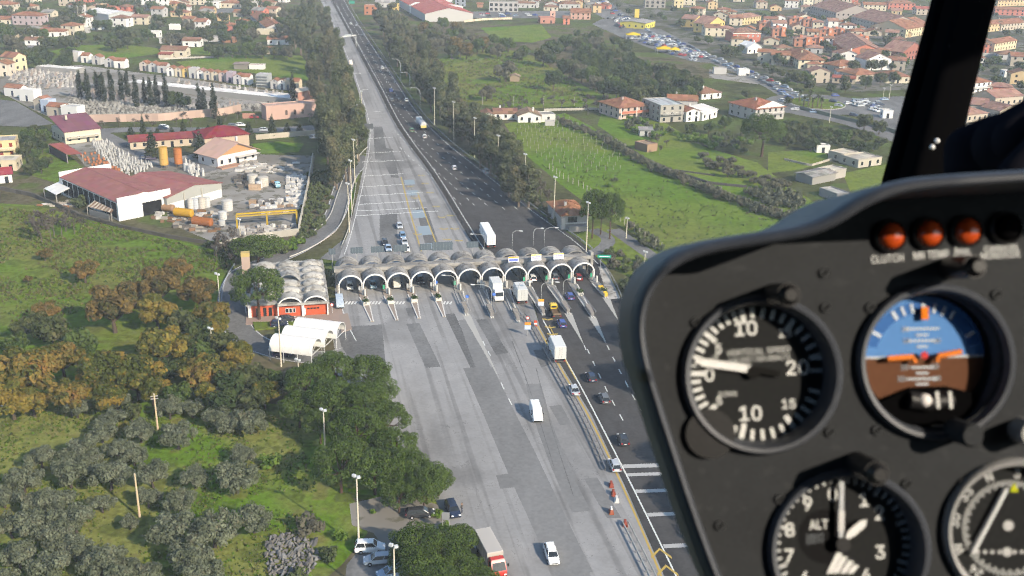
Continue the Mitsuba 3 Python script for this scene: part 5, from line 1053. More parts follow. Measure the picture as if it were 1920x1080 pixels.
# --- middle and right
building((904, 226), (925, 226), 8, 2.8, 'gy', WW, TB, 'left wing of the long white farmhouse with brown roofs', chimney=False, eave=.4)
building((926, 224.5), (970, 224.5), 8, 2.7, 'gx', WW, TB, 'middle wing of the long white farmhouse', door=False, eave=.4)
building((971, 230), (1014, 230), 10, 3.0, 'gy', WW, (.27, .18, .12), 'gabled right wing of the long white farmhouse', eave=.5)
building((1015, 229), (1041, 228), 7, 2.8, 'flat', (.58, .56, .50), (.30, .29, .26), 'half-ruined white annex at the right end of the farmhouse')
H(1031, 236, 4, 3, 1.6, 'flat', LG, LG, 'grey concrete cistern below the ruined annex', name='cistern', cat='cistern', windows=False, chimney=False)
k, M4, Mt, w, d = building((1160, 224), (1202, 215), 12, 5.2, 'hip', (.52, .40, .34), TC, 'two-storey pinkish house with orange hip roof and open veranda', A=(1123, 211), pitch=.34, eave=.8, floors=2)
for x in (.1, w / 2, w - .1): part(k, 'veranda_post', MB((.72, .70, .66)).box((x, -1.6, 2.6), (.3, .3, 5.2)).entry('paint', M=M4))
part(k, 'veranda_floor', MB((.55, .33, .24)).box((w / 2, -.85, 2.5), (w, 1.65, .25)).entry('paint', M=M4)); part(k, 'veranda_rail', MB((.45, .16, .10)).box((w / 2, -1.6, 3.15), (w, .1, .9)).entry('paint', M=M4))
building((1237, 230), (1276, 226), 16, 7.0, 'flat', (.34, .32, .28), (.40, .42, .42), 'unplastered grey three-storey house with flat roof terrace', A=(1203, 215), floors=3, balcony=True)
building((1286, 229), (1311, 227), 13, 4.6, 'gy', WW, TC, 'white house with orange gable roof beside the grey flat-roofed house', floors=2)
H(1278, 214, 13, 9, 6.2, 'gx', LG, TC, 'orange-roofed back house above the white gabled one', rot=-6, windows=False)
building((1316, 227), (1344, 220), 8, 3.6, 'shed', WW, (.66, .64, .60), 'white house with slanting white roof in the middle right group', pitch=.18, floors=1, chimney=False)
building((1315, 187), (1352, 184), 12, 3.0, 'hip', WW, TB, 'low house with brown hip roof behind the white group', floors=1)
k, M4, Mt, w, d = building((1415, 228), (1457, 220), 14, 5.6, 'hip', (.42, .40, .37), (.27, .11, .07), 'big grey house with brown hip roof and white balconied front', A=(1366, 214), floors=2, balcony=True, eave=.8)
part(k, 'white_gable', MB((.72, .71, .68)).add([(-.1, -.3, 5.7), (w, -.3, 5.7), (w * .55, -.3, 8.4)], [[0, 1, 2]]).entry('paint', M=M4))
H(1211, 256, 5, 4, 2.6, 'shed', LG, (.30, .29, .27), 'small grey hut on the grass above the brown shed', name='hut', cat='hut', pitch=.15, chimney=False)
building((1213, 286), (1232, 283), 7, 2.6, 'flat', (.30, .20, .13), (.32, .24, .17), 'square brown stone shed in the orchard', name='shed', cat='shed', windows=False, chimney=False)
H(965, 153, 5, 4, 2.8, 'gy', (.32, .25, .18), (.36, .27, .20), 'small stone hut in the middle meadow', name='hut', cat='hut', windows=False, chimney=False)
H(1543, 287, 5, 4, 2.6, 'flat', WW, LG, 'small white hut behind the farm lawn', name='hut', cat='hut', chimney=False)
building((1580, 305), (1608, 300), 7, 2.8, 'flat', (.40, .36, .29), (.52, .46, .36), 'beige flat-roofed ruin behind the farm', name='farm_building', cat='building', chimney=False)
building((1608, 315), (1652, 309), 9, 2.6, 'flat', (.42, .38, .31), (.45, .40, .33), 'long beige roofless ruin at the foot of the pillar', name='farm_building', cat='building', chimney=False)
building((1522, 347), (1566, 338), 7, 2.8, 'gx', (.26, .25, .23), (.26, .25, .23), 'grey tin-roofed farm shed', name='shed', cat='shed', windows=False, chimney=False, pitch=.15)
building((1556, 338), (1585, 332), 6, 2.8, 'flat', (.36, .33, .29), (.54, .49, .40), 'sunlit beige flat-roofed farm shed', name='shed', cat='shed', windows=False, chimney=False)
building((1535, 366), (1568, 378), 5, 2.2, 'flat', (.28, .27, .26), (.36, .34, .31), 'long low grey shed above the hedge', name='shed', cat='shed', windows=False, chimney=False)
k, M4, Mt, w, d = building((1052, 432), (1103, 434), 11, 4.6, 'hip', (.36, .34, .31), (.30, .14, .075), 'decaying house with partly orange hip roof beside the motorway', A=(1027, 405), floors=1, windows=False, eave=.6, jit=.25)
for x in (.30, .42, .54): part(k, 'window', {**ubox((.02, .02, .02), 'glass'), 'to_world': Mt @ T().translate([w * x, -.04, 3.1]).scale([.85, .1, 1.6])})
part(k, 'window_band', MB((.55, .53, .49)).box((w * .55, -.25, 2.1), (w * .8, .6, .22)).entry('paint', M=M4)); part(k, 'plaster_patch', MB((.50, .48, .44)).box((w * .08, -.03, 2.0), (w * .13, .08, 3.2)).entry('paint', M=M4))
part(k, 'basement', MB((.30, .28, .26)).box((w * .6, -1.0, .8), (w * .72, 2.0, 1.6)).entry('paint', M=M4))
# --- far centre
building((797, 41), (846, 33), 40, 6, 'gy', LG, (.42, .14, .12), 'huge hall with pinkish red roof at the top centre', A=(748, 12), name='warehouse', cat='warehouse', pitch=.22, windows=False, chimney=False, jit=.05)
building((846, 31), (868, 27), 38, 6.2, 'gy', WW, (.70, .66, .60), 'white-roofed hall joined to the pinkish red one', name='warehouse', cat='warehouse', pitch=.18, windows=False, chimney=False, jit=.04)
building((826, 14), (848, 9), 30, 7, 'gy', WW, (.22, .07, .06), 'white hall with dark red roof behind the two big halls', name='warehouse', cat='warehouse', pitch=.2, chimney=False)
H(694, 28, 9, 8, 7, 'flat', (.40, .17, .09), (.40, .38, .35), 'orange-red building right of the motorway at the top', floors=2); H(722, 14, 16, 8, 4, 'shed', LG, (.36, .34, .32), 'grey sheds behind the orange-red building', name='shed', cat='shed', chimney=False)
H(738, 20, 8, 6, 5, 'flat', YL, GR, 'yellow house between the orange building and the red hall')
H(944, 22, 24, 10, 7.5, 'flat', (.40, .38, .36), GR, 'grey unfinished building with arched openings at the top', floors=2, wsz=(2.4, 2.2)); H(985, 15, 16, 8, 4, 'gx', LG, TB, 'low building right of the grey unfinished one')
H(863, 12, 9, 6, 6, 'flat', (.25, .28, .32), GR, 'dark glass-fronted office beside the white hall', wsz=(1.6, 2.0))
H(900, 14, 5, 5, 3, 'gx', (.36, .20, .13), TC, 'small orange kiosk at the top', windows=False)
building((1070, 36), (1107, 37), 15, 5, 'gx', (.54, .32, .24), TC, 'long salmon house with orange roof at the far car lot'); building((1013, 44), (1040, 44), 10, 4, 'flat', (.42, .20, .15), (.38, .19, .14), 'coral pink building by the far road')
H(1036, 40, 4, 4, 7, 'flat', (.62, .38, .30), LG, 'narrow pink tower of the coral building'); H(1062, 46, 5, 8, 4.5, 'gx', (.56, .22, .14), TC, 'coral house end with orange roof')
H(1068, 16, 18, 12, 4, 'hip', LG, TB, 'brown-roofed house before the far street')
building((1210, 55), (1228, 50), 20, 4.2, 'gx', (.60, .52, .10), (.30, .29, .28), 'low shed with yellow front above the sales lot', name='showroom', cat='shop', chimney=False, pitch=.1)
H(1194, 33, 3.5, 3, 6, 'flat', (.65, .50, .10), YL, 'small yellow tower on the far street', windows=False)
H(1228, 15, 18, 10, 9, 'flat', (.30, .28, .25), GR, 'bare concrete apartment block under construction', floors=3, wsz=(2.2, 2.0)); H(1272, 15, 8, 9, 9, 'flat', (.62, .52, .30), GR, 'pale yellow apartment block at the top', floors=3)
for (x, y, lab) in ((1187, 72, 'yellow tent awning at the upper end of the sales lot'), (1245, 99, 'yellow tent awning in the lower part of the sales lot'), (1265, 101, 'small yellow awning right of the lower tent')):
    P = G(x, y); k = new('awning', lab, 'awning'); m = MB((.62, .44, .02)); s_ = 5.0 if x != 1265 else 3.4
    m.add([P + (-s_, -s_ * .8, 2.6), P + (s_, -s_ * .8, 2.6), P + (s_, s_ * .8, 2.6), P + (-s_, s_ * .8, 2.6), P + (0, 0, 4.4)], [[0, 1, 4], [1, 2, 4], [2, 3, 4], [3, 0, 4]]); part(k, 'canvas', m.entry('paint'))
    for sx in (-1, 1):
        for sy in (-1, 1): part(k, 'post', MB((.6, .6, .6)).box(P + (sx * s_ * .95, sy * s_ * .75, 1.3), (.14, .14, 2.6)).entry('paint'))
# --- right-hand town
building((1302, 52), (1316, 49), 11, 6, 'gy', YL, TP, 'left one of two yellow houses at the upper right', floors=2); building((1327, 62), (1358, 57), 12, 6.3, 'gy', YL, TP, 'right one of two yellow houses, nearer and larger', floors=2)
building((1385, 48), (1426, 43), 12, 5.5, 'hip', (.52, .42, .22), TP, 'cream house with beige roof behind the red house', floors=2)
kk, M4, Mt, w, d = building((1373, 80), (1425, 80), 15, 6.4, 'hip', PK, (.26, .15, .11), 'dark pink two-storey house with round windows and white cornice', floors=2, windows=False, eave=.3)
part(kk, 'cornice', MB((.70, .66, .60)).box((w / 2, -.2, 6.0), (w + .3, .5, .5)).entry('paint', M=M4))
for x in (.55, .72, .90): part(kk, 'round_window', MB((.60, .58, .55)).tube([(w * x, -.1, 4.4), (w * x, -.01, 4.4)], .75, n=12).entry('paint', M=M4)); part(kk, 'pane', MB((.03, .03, .03)).tube([(w * x, -.16, 4.4), (w * x, -.09, 4.4)], .42, n=10).entry('paint', M=M4))
for x in (.35, .66): part(kk, 'window', {**ubox((.02, .02, .02), 'glass'), 'to_world': Mt @ T().translate([w * x, -.04, 1.5]).scale([2.0, .1, 2.2])})
for (x, y, w, lab) in ((1437, 57, 11, 'coral terraced villa behind the dark pink house'), (1461, 68, 10, 'coral terraced villa right of the dark pink house'), (1493, 48, 11, 'coral villa with dormers at the back of the terrace group'), (1518, 50, 10, 'coral villa in the back row before the long blocks'), (1506, 88, 12, 'coral villa in the front row with projecting bay'), (1531, 87, 9, 'coral villa at the right of the front row'), (1549, 70, 10, 'coral villa in the middle row'), (1571, 70, 9, 'coral villa right of the middle row'), (1598, 84, 11, 'coral villa with dormer near the white gabled house'), (1617, 85, 8, 'coral villa at the right end of the terrace group')):
    kk, M4, Mt, w_, d_ = H(x, y, w, 9, 5.4, 'hip', COR, TP, lab, name='villa', cat='house', rot=r5.uniform(-8, 3), floors=2, eave=.6)
    part(kk, 'bay', MB((.60, .24, .13)).box((w_ * .75, -.7, 3.2), (w_ * .28, 1.5, 6.4)).entry('paint', M=M4)); part(kk, 'dormer', MB((.55, .20, .12)).box((w_ * .35, 2.0, 6.4), (1.6, 2.0, 1.6)).entry('paint', M=M4))
    part(kk, 'bay_window', {**ubox((.55, .50, .45)), 'to_world': Mt @ T().translate([w_ * .75, -1.48, 4.3]).scale([.9, .1, 1.5])})
building((1496, 129), (1524, 125), 13, 5.4, 'hip', (.62, .56, .40), TC, 'cream house with orange hip roof above the palms', A=(1468, 111), floors=2, eave=.8)
building((1401, 101), (1427, 99), 9, 4, 'gy', WW, (.66, .67, .66), 'white hut with rounded pale roof by the town street', name='shop', cat='shop', pitch=.45)
building((1653, 63), (1684, 57), 14, 7, 'gx', (.40, .36, .31), TP, 'long grey-walled apartment block with beige tiled roof', A=(1595, 47), floors=2); building((1566, 40), (1602, 35), 12, 7, 'gx', (.34, .30, .27), TP, 'long apartment block behind with dusky roof', A=(1520, 26), floors=2)
building((1697, 71), (1745, 63), 12, 6, 'gx', (.58, .48, .30), TC, 'yellowish row house with orange roof left of the pillar', A=(1665, 62), floors=2)
H(1690, 18, 24, 12, 5.5, 'hip', PK, TC, 'red-walled house with wide orange roof near the pillar top', floors=2); H(1735, 28, 16, 10, 5, 'gx', BG, TR, 'brown house with red roof partly behind the pillar')
H(1640, 20, 20, 10, 5, 'gx', CR, TC, 'cream row house at the upper right before the pillar'); H(1580, 10, 16, 9, 8, 'flat', BG, GR, 'beige block at the top right beside the road'); H(1515, 12, 9, 8, 9, 'flat', (.60, .56, .44), GR, 'pale block end at the top right', floors=3)
kk, M4, Mt, w, d = building((1622, 132), (1669, 131), 12, 6.2, 'gy', WW, TP, 'large white gabled house with small dark sign', floors=2, windows=False, pitch=.4, eave=.5)
for x, z, sx, sz in ((.12, 2.3, 1.6, 1.1), (.62, 2.5, .7, 1.1), (.42, 5.0, 1.6, 1.9), (.5, 7.2, .6, .6), (.64, 7.2, .6, .6)): part(kk, 'window', {**ubox((.02, .02, .02), 'glass'), 'to_world': Mt @ T().translate([w * x, -.04, z]).scale([sx, .1, sz])})
part(kk, 'wall_lettering', {**ubox((.06, .05, .05)), 'to_world': Mt @ T().translate([w * .36, -.04, 3.1]).scale([2.6, .06, .35])})
building((1585, 109), (1613, 102), 13, 4.6, 'gy', (.56, .20, .12), TP, 'coral house with long beige roof left of the white gabled house', A=(1556, 84), floors=1, windows=False)
building((1690, 115), (1730, 108), 14, 5.5, 'gy', (.30, .12, .09), TP, 'dark red house right of the white gabled house', floors=2)
building((1603, 153), (1646, 151), 13, 3.6, 'hip', BG, TC, 'orange hip-roofed house below the white gabled house', floors=1); building((1660, 156), (1706, 156), 13, 3.6, 'hip', CR, TC, 'orange hip-roofed house against the pillar', floors=1)
building((1572, 137), (1612, 134), 13, 3.8, 'hip', BG, TC, 'orange hip-roofed house behind the tall dark tree', floors=1); building((1560, 155), (1602, 158), 6, 2.8, 'shed', BG, TR, 'low red-roofed gallery beside the palms', pitch=.12, chimney=False)
H(1528, 131, 9, 8, 3.4, 'hip', BG, TC, 'small orange-roofed house right of the cream one above the palms')
building((1863, 98), (1904, 91), 13, 5.6, 'gx', (.60, .50, .32), TC, 'cream row house with orange roof right of the pillar', A=(1832, 95), floors=2); building((1852, 60), (1880, 57), 12, 5.5, 'hip', OC, TC, 'ochre house with orange roof directly right of the pillar', floors=2)
building((1876, 58), (1922, 54), 14, 5, 'gx', BG, TC, 'orange-roofed house at the right frame edge'); building((1865, 28), (1930, 30), 10, 5, 'gx', PK, TC, 'long red row house with many roofs, far right', floors=2); building((1870, 12), (1940, 10), 10, 5.5, 'gx', OC, TC, 'long ochre row house in the top right corner', floors=2)
building((1800, 178), (1856, 172), 13, 5.4, 'hip', WW, TC, 'white house with orange roof right of the pillar foot', floors=2, balcony=True)
building((1802, 210), (1850, 214), 12, 4, 'gx', BG, TP, 'beige-roofed row house right of the pillar', floors=1); building((1812, 230), (1850, 226), 12, 3.6, 'hip', BG, TP, 'small beige-roofed house against the dark cover', floors=1); building((1864, 200), (1916, 196), 13, 4.4, 'gx', BG, TP, 'beige gabled house above the dark cover', floors=1); building((1838, 216), (1872, 224), 12, 4, 'gx', BG, TP, 'second beige-roofed row house right of the pillar', floors=1)
H(1896, 145, 8, 6, 3, 'flat', WW, LG, 'small white flat house far right'); H(1557, 262, 8, 4, 2.4, 'flat', WW, LG, 'white kiosk van shed near the road trees', windows=False) if 0 else None
H(1664, 222, 4.5, 4, 3.2, 'flat', WW, LG, 'small white booth beside the trees at the pillar', name='booth', cat='booth')
H(1350, 139, 7, 4, 3, 'flat', LG, GR, 'low grey workshop at the merchant yard', windows=False, chimney=False); H(1395, 142, 6, 4, 3, 'flat', WW, WW, 'white stacked-goods shed at the merchant yard', windows=False, chimney=False)
H(1340, 178, 4, 3, 2.8, 'flat', RED, RED, 'red container behind the brown hip roof', name='container', cat='container', windows=False, chimney=False) if 0 else None
# --- closely packed small houses filling the town and the village
FILL, HPOS = [], []
def fill(poly, n, dx, seed, lab, grp, rcs, taken, sz=(7, 12)):
    r = np.random.default_rng(seed); P = Polygon(poly); x0, y0, x1_, y1_ = P.bounds; t = 0; got = 0
    while got < n and t < 20000:
        t += 1; x, y = r.uniform(x0, x1_), r.uniform(y0, y1_); k = .5 + .5 * y / 150
        if P.contains(Point(x, y)) and all(abs(x - a) > dx * k or abs(y - b) > dx * k * .42 for a, b in FILL + taken):
            FILL.append((x, y)); got += 1
            hk = H(x, y, r.uniform(*sz), r.uniform(7, 10), float(r.choice([3.2, 3.4, 5.6, 6.0])), ['hip', 'gx', 'gy', 'hip'][r.integers(4)], [CR, WW, BG, OC, PK, LG, CR, BG][r.integers(8)], rcs[r.integers(len(rcs))], lab, rot=r.uniform(-22, 6), group=grp, name='town_house')[0]; HPOS.append((hk, grp, g2((x, y)), lab))
TT = [(1302, 50), (1315, 50), (1342, 60), (1400, 80), (1380, 72), (1405, 45), (1437, 57), (1461, 68), (1493, 48), (1518, 50), (1506, 88), (1531, 87), (1549, 70), (1571, 70), (1598, 84), (1617, 85), (1510, 127), (1485, 118), (1413, 100), (1667, 60), (1630, 52), (1584, 38), (1550, 32), (1720, 66), (1685, 62), (1690, 18), (1735, 28), (1640, 20), (1580, 10), (1515, 12), (1645, 131), (1600, 106), (1570, 92), (1710, 110), (1625, 152), (1683, 155), (1592, 136), (1580, 157), (1528, 131), (1375, 138), (1395, 142), (1350, 139), (1220, 52), (1228, 15), (1272, 15)]
fill([(1280, 4), (1480, 34), (1700, 36), (1700, 165), (1570, 166), (1480, 140), (1440, 125), (1330, 70)], 46, 24, 71, 'small tiled house in the gaps of the right-hand town', 'small houses of the right-hand town', [TC, TP, TB, TC], TT)
fill([(1290, 0), (1480, 4), (1700, 10), (1690, 30), (1480, 26)], 14, 30, 72, 'distant tiled house along the top edge of the right-hand town', 'distant houses of the right-hand town', [TC, TP, TB], TT)
fill([(1790, 40), (1915, 40), (1915, 180), (1770, 235)], 14, 30, 73, 'tiled house right of the windscreen pillar', 'houses right of the pillar', [TC, TP, TB], [(1883, 94), (1866, 58), (1898, 55), (1828, 175), (1826, 212), (1831, 228), (1890, 198), (1855, 220), (1896, 145)])
fill([(960, 2), (1130, 0), (1150, 20), (1060, 32), (960, 18)], 12, 26, 74, 'distant low house around the far road at the top', 'distant houses at the top centre', [TC, TB, GR], [(944, 22), (985, 15), (1088, 36), (1068, 16)])
fill([(10, 2), (530, 0), (540, 50), (480, 70), (380, 66), (240, 62), (120, 76), (20, 56)], 34, 30, 75, 'tiled house scattered in the trees of the upper left village', 'scattered houses of the upper left village', [TC, TB, TC, GR], [(8, 32), (50, 47), (8, 45), (92, 69), (63, 85), (150, 51), (180, 56), (228, 36), (262, 46), (198, 20), (288, 20), (262, 5), (150, 4), (284, 70), (336, 32), (366, 9), (318, 2), (398, 16), (432, 15), (475, 17), (456, 32), (500, 58), (503, 44), (523, 84), (327, 56), (428, 80), (485, 45)])
# --- left-hand lower group
building((-25, 297), (33, 294), 9, 5.6, 'flat', (.58, .47, .26), (.36, .35, .32), 'cream two-storey house with loggia at the left frame edge', floors=2, balcony=True, wincol=(.22, .04, .03))
building((-10, 321), (32, 320), 8, 3.2, 'flat', (.54, .46, .33), (.46, .41, .33), 'cream flat-roofed house below the loggia house'); building((-18, 346), (24, 342), 7, 3.0, 'gx', WW, (.30, .05, .06), 'white cottage with crimson roof at the left frame edge', chimney=False)
# ---------------------------------------------------------------- trees and shrubs
def cards(r, lobes, n, size, palette, spread=.25, droop=0.0, inner=.18, up=.3, jit=.13):
    """leaf sprays scattered through the outer volume of ellipsoid lobes"""
    C = np.array([l[0] for l in lobes], float); Rr = np.array([l[1] for l in lobes], float)
    a = (Rr[:, 0] * Rr[:, 1] + Rr[:, 0] * Rr[:, 2]) ; li = r.choice(len(lobes), n * 2, p=a / a.sum())
    d = r.normal(size=(n * 2, 3)); d /= np.linalg.norm(d, axis=1, keepdims=True)
    rad = 1 - np.abs(r.normal(0, spread, n * 2)); rad = np.where(r.random(n * 2) < inner, r.uniform(.2, .8, n * 2), rad); rad = np.maximum(rad, .15)
    P = C[li] + d * Rr[li] * rad[:, None]
    q = np.min([np.linalg.norm((P - c) / rr, axis=1) + 9 * (li == j) for j, (c, rr) in enumerate(zip(C, Rr))], axis=0) if len(lobes) > 1 else np.full(n * 2, 9.)
    keep = np.nonzero((q > .72) | (r.random(n * 2) < .12))[0][:n]
    P, d, li = P[keep], d[keep], li[keep]; n = len(P)
    nn = d * 1.15 + r.normal(0, .36, (n, 3)) + (0, 0, up); nn /= np.linalg.norm(nn, axis=1, keepdims=True)
    t = np.cross(nn, r.normal(size=(n, 3))); t /= np.linalg.norm(t, axis=1, keepdims=True); b = np.cross(nn, t)
    s = size * r.uniform(.55, 1.25, (n, 1)); w = s * r.uniform(.45, .9, (n, 1))
    k = r.normal(0, .18, (n, 3)) * s
    V = np.stack([P - t * s, P - b * w + k, P + t * s, P + b * w - k], 1)
    if droop: V[:, 0, 2] -= droop * s[:, 0]
    pal = np.array([p[1] for p in palette], float); pw = np.array([p[0] for p in palette], float); pw /= pw.sum()
    f = meshkit.fbm(P * .45 + r.uniform(0, 50, 3), 3); lobe_t = r.normal(0, .10, len(lobes))[li]
    u = np.clip(f + r.normal(0, .10, n) + lobe_t, 0, .999); u = np.argsort(np.argsort(u)) / n
    ci = np.searchsorted(np.cumsum(pw), u * .999999)
    col = pal[np.minimum(ci, len(pal) - 1)] * np.clip(1 + r.normal(0, jit, (n, 1)), .5, 1.6)
    return V.reshape(-1, 3), np.arange(n * 4).reshape(-1, 4), np.repeat(col, 4, 0)
def leafy(r, *a, **k):
    v, f, c = cards(r, *a, **k); m = MB(); m.add(v, f, c); return m
def trunk(r, h, rad, limbs, col=(.09, .07, .05), bend=.1):
    m = MB(col); b = r.normal(0, bend, 2)
    p = np.array([(0, 0, -.1), (b[0] * .5, b[1] * .5, h * .5), (b[0], b[1], h)]); m.tube(p, [rad * 1.25, rad, rad * .8], n=7)
    for e in limbs:
        e = np.array(e, float); st = np.array([b[0], b[1], h * r.uniform(.75, 1.0)]); mid = st * .5 + e * .5 + (0, 0, -.08 * np.linalg.norm(e - st)); m.tube([st, mid, e], [rad * .55, rad * .4, rad * .16], n=5, cap=False)
    return m
def blob_lobes(r, n, R, zc, Rz, lr, flat=.8, ext=.8):
    out = [((0, 0, zc), (R * .62, R * .62, Rz * .7))]
    for i in range(n):
        a = 2.4 * i + r.uniform(-.4, .4); z = r.uniform(-.75, .95); q = math.sqrt(max(0, 1 - z * z)) * R * r.uniform(.5, ext)
        out.append(((q * math.cos(a), q * math.sin(a), zc + z * Rz * .62), (lr * r.uniform(.75, 1.2), lr * r.uniform(.75, 1.2), lr * flat * r.uniform(.75, 1.15))))
    return out
SPEC = {}
def spec(name, nvar, fn, D, Hh):
    v = []
    for i in range(nvar):
        r = np.random.default_rng(1000 + 37 * i + sum(map(ord, name)))
        c, t = fn(r, i); v.append((c.entry('leaf'), t.entry('paint')))
    SPEC[name] = (v, D, Hh)
def mk_olive(r, i):
    lo = blob_lobes(r, 13, 2.9, 2.9, 2.0, 1.05, .85, .95); c = leafy(r, lo, 3400, .19, [(.28, (.115, .130, .080)), (.40, (.158, .176, .112)), (.28, (.190, .207, .138)), (.04, (.14, .135, .085))], spread=.36, up=.35)
    return c, trunk(r, 1.3, .22, [l[0] for l in lo[1:6]], (.07, .06, .05))
spec('olive_tree', 6, mk_olive, 5.8, 4.8)
OAKP = [[(.30, (.065, .072, .024)), (.40, (.135, .108, .036)), (.25, (.165, .115, .038)), (.05, (.17, .095, .035))], [(.5, (.050, .062, .020)), (.3, (.10, .095, .028)), (.2, (.17, .12, .030))], [(.2, (.075, .070, .028)), (.45, (.135, .098, .042)), (.35, (.165, .105, .042))], [(.3, (.055, .055, .025)), (.5, (.105, .080, .040)), (.2, (.14, .10, .04))], [(.4, (.080, .085, .026)), (.45, (.150, .125, .034)), (.15, (.175, .13, .036))], [(.6, (.040, .052, .022)), (.3, (.06, .07, .028)), (.1, (.11, .09, .03))]]
def mk_oak(r, i):
    lo = blob_lobes(r, 17, 4.0, 4.6, 3.1, 1.3, .85, .92); c = leafy(r, lo, 3600, .29, [(w_, tuple(np.array(c_) * (1.5, 1.45, 1.2))) for w_, c_ in OAKP[i % 6]], spread=.22)
    return c, trunk(r, 2.2, .30, [l[0] for l in lo[1:8]])
spec('oak_tree', 6, mk_oak, 8.2, 8.0)
def mk_pine(r, i):
    lo = []
    for k in range(30):
        a = r.uniform(0, 2 * np.pi); q = math.sqrt(r.random()) * 4.0; z = 6.3 + 1.9 * (1 - (q / 4.2) ** 2) + r.uniform(-.5, .3); s = r.uniform(.95, 1.5)
        lo.append(((q * math.cos(a), q * math.sin(a), z), (s, s, s * .8)))
    for k in range(14):
        a = 2 * np.pi * k / 14 + r.uniform(-.15, .15); q = r.uniform(3.5, 4.1); lo.append(((q * math.cos(a), q * math.sin(a), r.uniform(4.6, 5.9)), (1.0, 1.0, .9)))
    c = leafy(r, lo, 6200, .18, [(.25, (.060, .092, .024)), (.45, (.080, .120, .031)), (.30, (.102, .146, .038))], spread=.14, up=.4, jit=.10, inner=.08)
    return c, trunk(r, 4.6, .24, [l[0] for l in lo[::5]], (.085, .055, .04))
spec('pine_tree', 4, mk_pine, 8.6, 8.6)
def mk_euca(r, i):
    lo = []
    for k in range(12):
        z = r.uniform(3.4, 14.2); q = r.uniform(0, 2.2) * (1 - .5 * abs(z - 8) / 8); a = r.uniform(0, 6.28); s = r.uniform(1.2, 1.9); lo.append(((q * math.cos(a), q * math.sin(a), z), (s, s, s * 1.15)))
    P = [[(.4, (.050, .052, .030)), (.4, (.080, .078, .046)), (.2, (.105, .098, .06))], [(.4, (.045, .050, .028)), (.4, (.072, .074, .040)), (.2, (.10, .09, .05))], [(.4, (.060, .054, .034)), (.4, (.09, .078, .05)), (.2, (.12, .095, .06))]]
    c = leafy(r, lo, 2500, .34, [(w_, tuple(np.array(c_) * (1.42, 1.62, 1.42))) for w_, c_ in P[i % 3]], spread=.32, droop=.3)
    return c, trunk(r, 7, .26, [l[0] for l in lo[:6]], (.15, .12, .09), bend=.4)
spec('eucalyptus_tree', 6, mk_euca, 6.6, 15.5)
def mk_wood(r, i):
    lo = blob_lobes(r, 8, 3.2, 4.0, 3.0, 1.6, .95)
    P = [[(.5, (.030, .042, .022)), (.4, (.048, .062, .028)), (.1, (.07, .08, .035))], [(.5, (.045, .052, .028)), (.4, (.070, .075, .038)), (.1, (.1, .09, .05))], [(.5, (.075, .068, .056)), (.5, (.105, .094, .078))], [(.4, (.04, .06, .022)), (.6, (.065, .085, .030))], [(.4, (.08, .065, .03)), (.6, (.13, .085, .035))]]
    c = leafy(r, lo, 1000, .42, [(w_, tuple(np.array(c_) * (1.4, 1.5, 1.2))) for w_, c_ in P[i % 5]], spread=.25); return c, trunk(r, 2.0, .2, [l[0] for l in lo[1:4]])
spec('broadleaf_tree', 5, mk_wood, 6.4, 7.2)
def mk_bush(r, i):
    lo = blob_lobes(r, 5, 1.5, .9, .8, .7); P = [[(.5, (.060, .062, .045)), (.5, (.09, .088, .066))], [(.5, (.05, .06, .03)), (.5, (.075, .085, .04))], [(.5, (.085, .075, .062)), (.5, (.11, .098, .08))], [(.5, (.06, .10, .02)), (.5, (.10, .14, .03))]]
    return leafy(r, lo, 420, .22, [(w_, tuple(np.array(c_) * (1.6, 1.7, 1.5))) for w_, c_ in P[i % 4]], spread=.28), trunk(r, .4, .07, [l[0] for l in lo[1:3]])
spec('shrub', 4, mk_bush, 3.0, 1.9)
def mk_cyp(r, i):
    lo = [((r.normal(0, .15), r.normal(0, .15), z), (w, w, 1.4)) for z, w in ((1.4, .95), (3.2, 1.15), (5.2, 1.15), (7.2, 1.0), (9.2, .75), (11.0, .42))]
    return leafy(r, lo, 800, .32, [(.5, (.022, .032, .020)), (.4, (.036, .046, .026)), (.1, (.06, .065, .035))], spread=.15, up=.6), trunk(r, 1.2, .16, [])
spec('cypress_tree', 3, mk_cyp, 2.4, 12.0)
def mk_cone(r, i):
    lo = [((0, 0, z), (w, w, 1.0)) for z, w in ((.9, 1.9), (2.2, 1.65), (3.5, 1.3), (4.8, .9), (6.0, .5))]
    return leafy(r, lo, 800, .30, [(.5, (.030, .042, .020)), (.4, (.050, .060, .026)), (.1, (.08, .08, .035))], spread=.15), trunk(r, .8, .14, [])
spec('conifer_tree', 3, mk_cone, 3.8, 6.8)
def mk_bare(r, i):
    m = MB((.115, .095, .078)); tips = []
    def br(p, d, L, rad, dep):
        e = p + d * L; m.tube([p, p * .5 + e * .5 + r.normal(0, .05 * L, 3), e], [rad, rad * .8, rad * .55], n=4, cap=False); tips.append(e)
        if dep:
            for _ in range(3): nd = d + r.normal(0, .45, 3) + (0, 0, .15); br(p + (e - p) * r.uniform(.6, 1), nd / np.linalg.norm(nd), L * r.uniform(.55, .8), rad * .5, dep - 1)
    br(np.array([0, 0, -.1]), np.array([0, 0, 1.0]), 2.0, .13, 3)
    lo = [(t, (.5, .5, .5)) for t in tips[5::2]]
    return leafy(r, lo, 420, .15, [(.6, (.105, .09, .078)), (.4, (.14, .12, .10))], spread=.4), m
spec('bare_tree', 3, mk_bare, 4.0, 5.2)
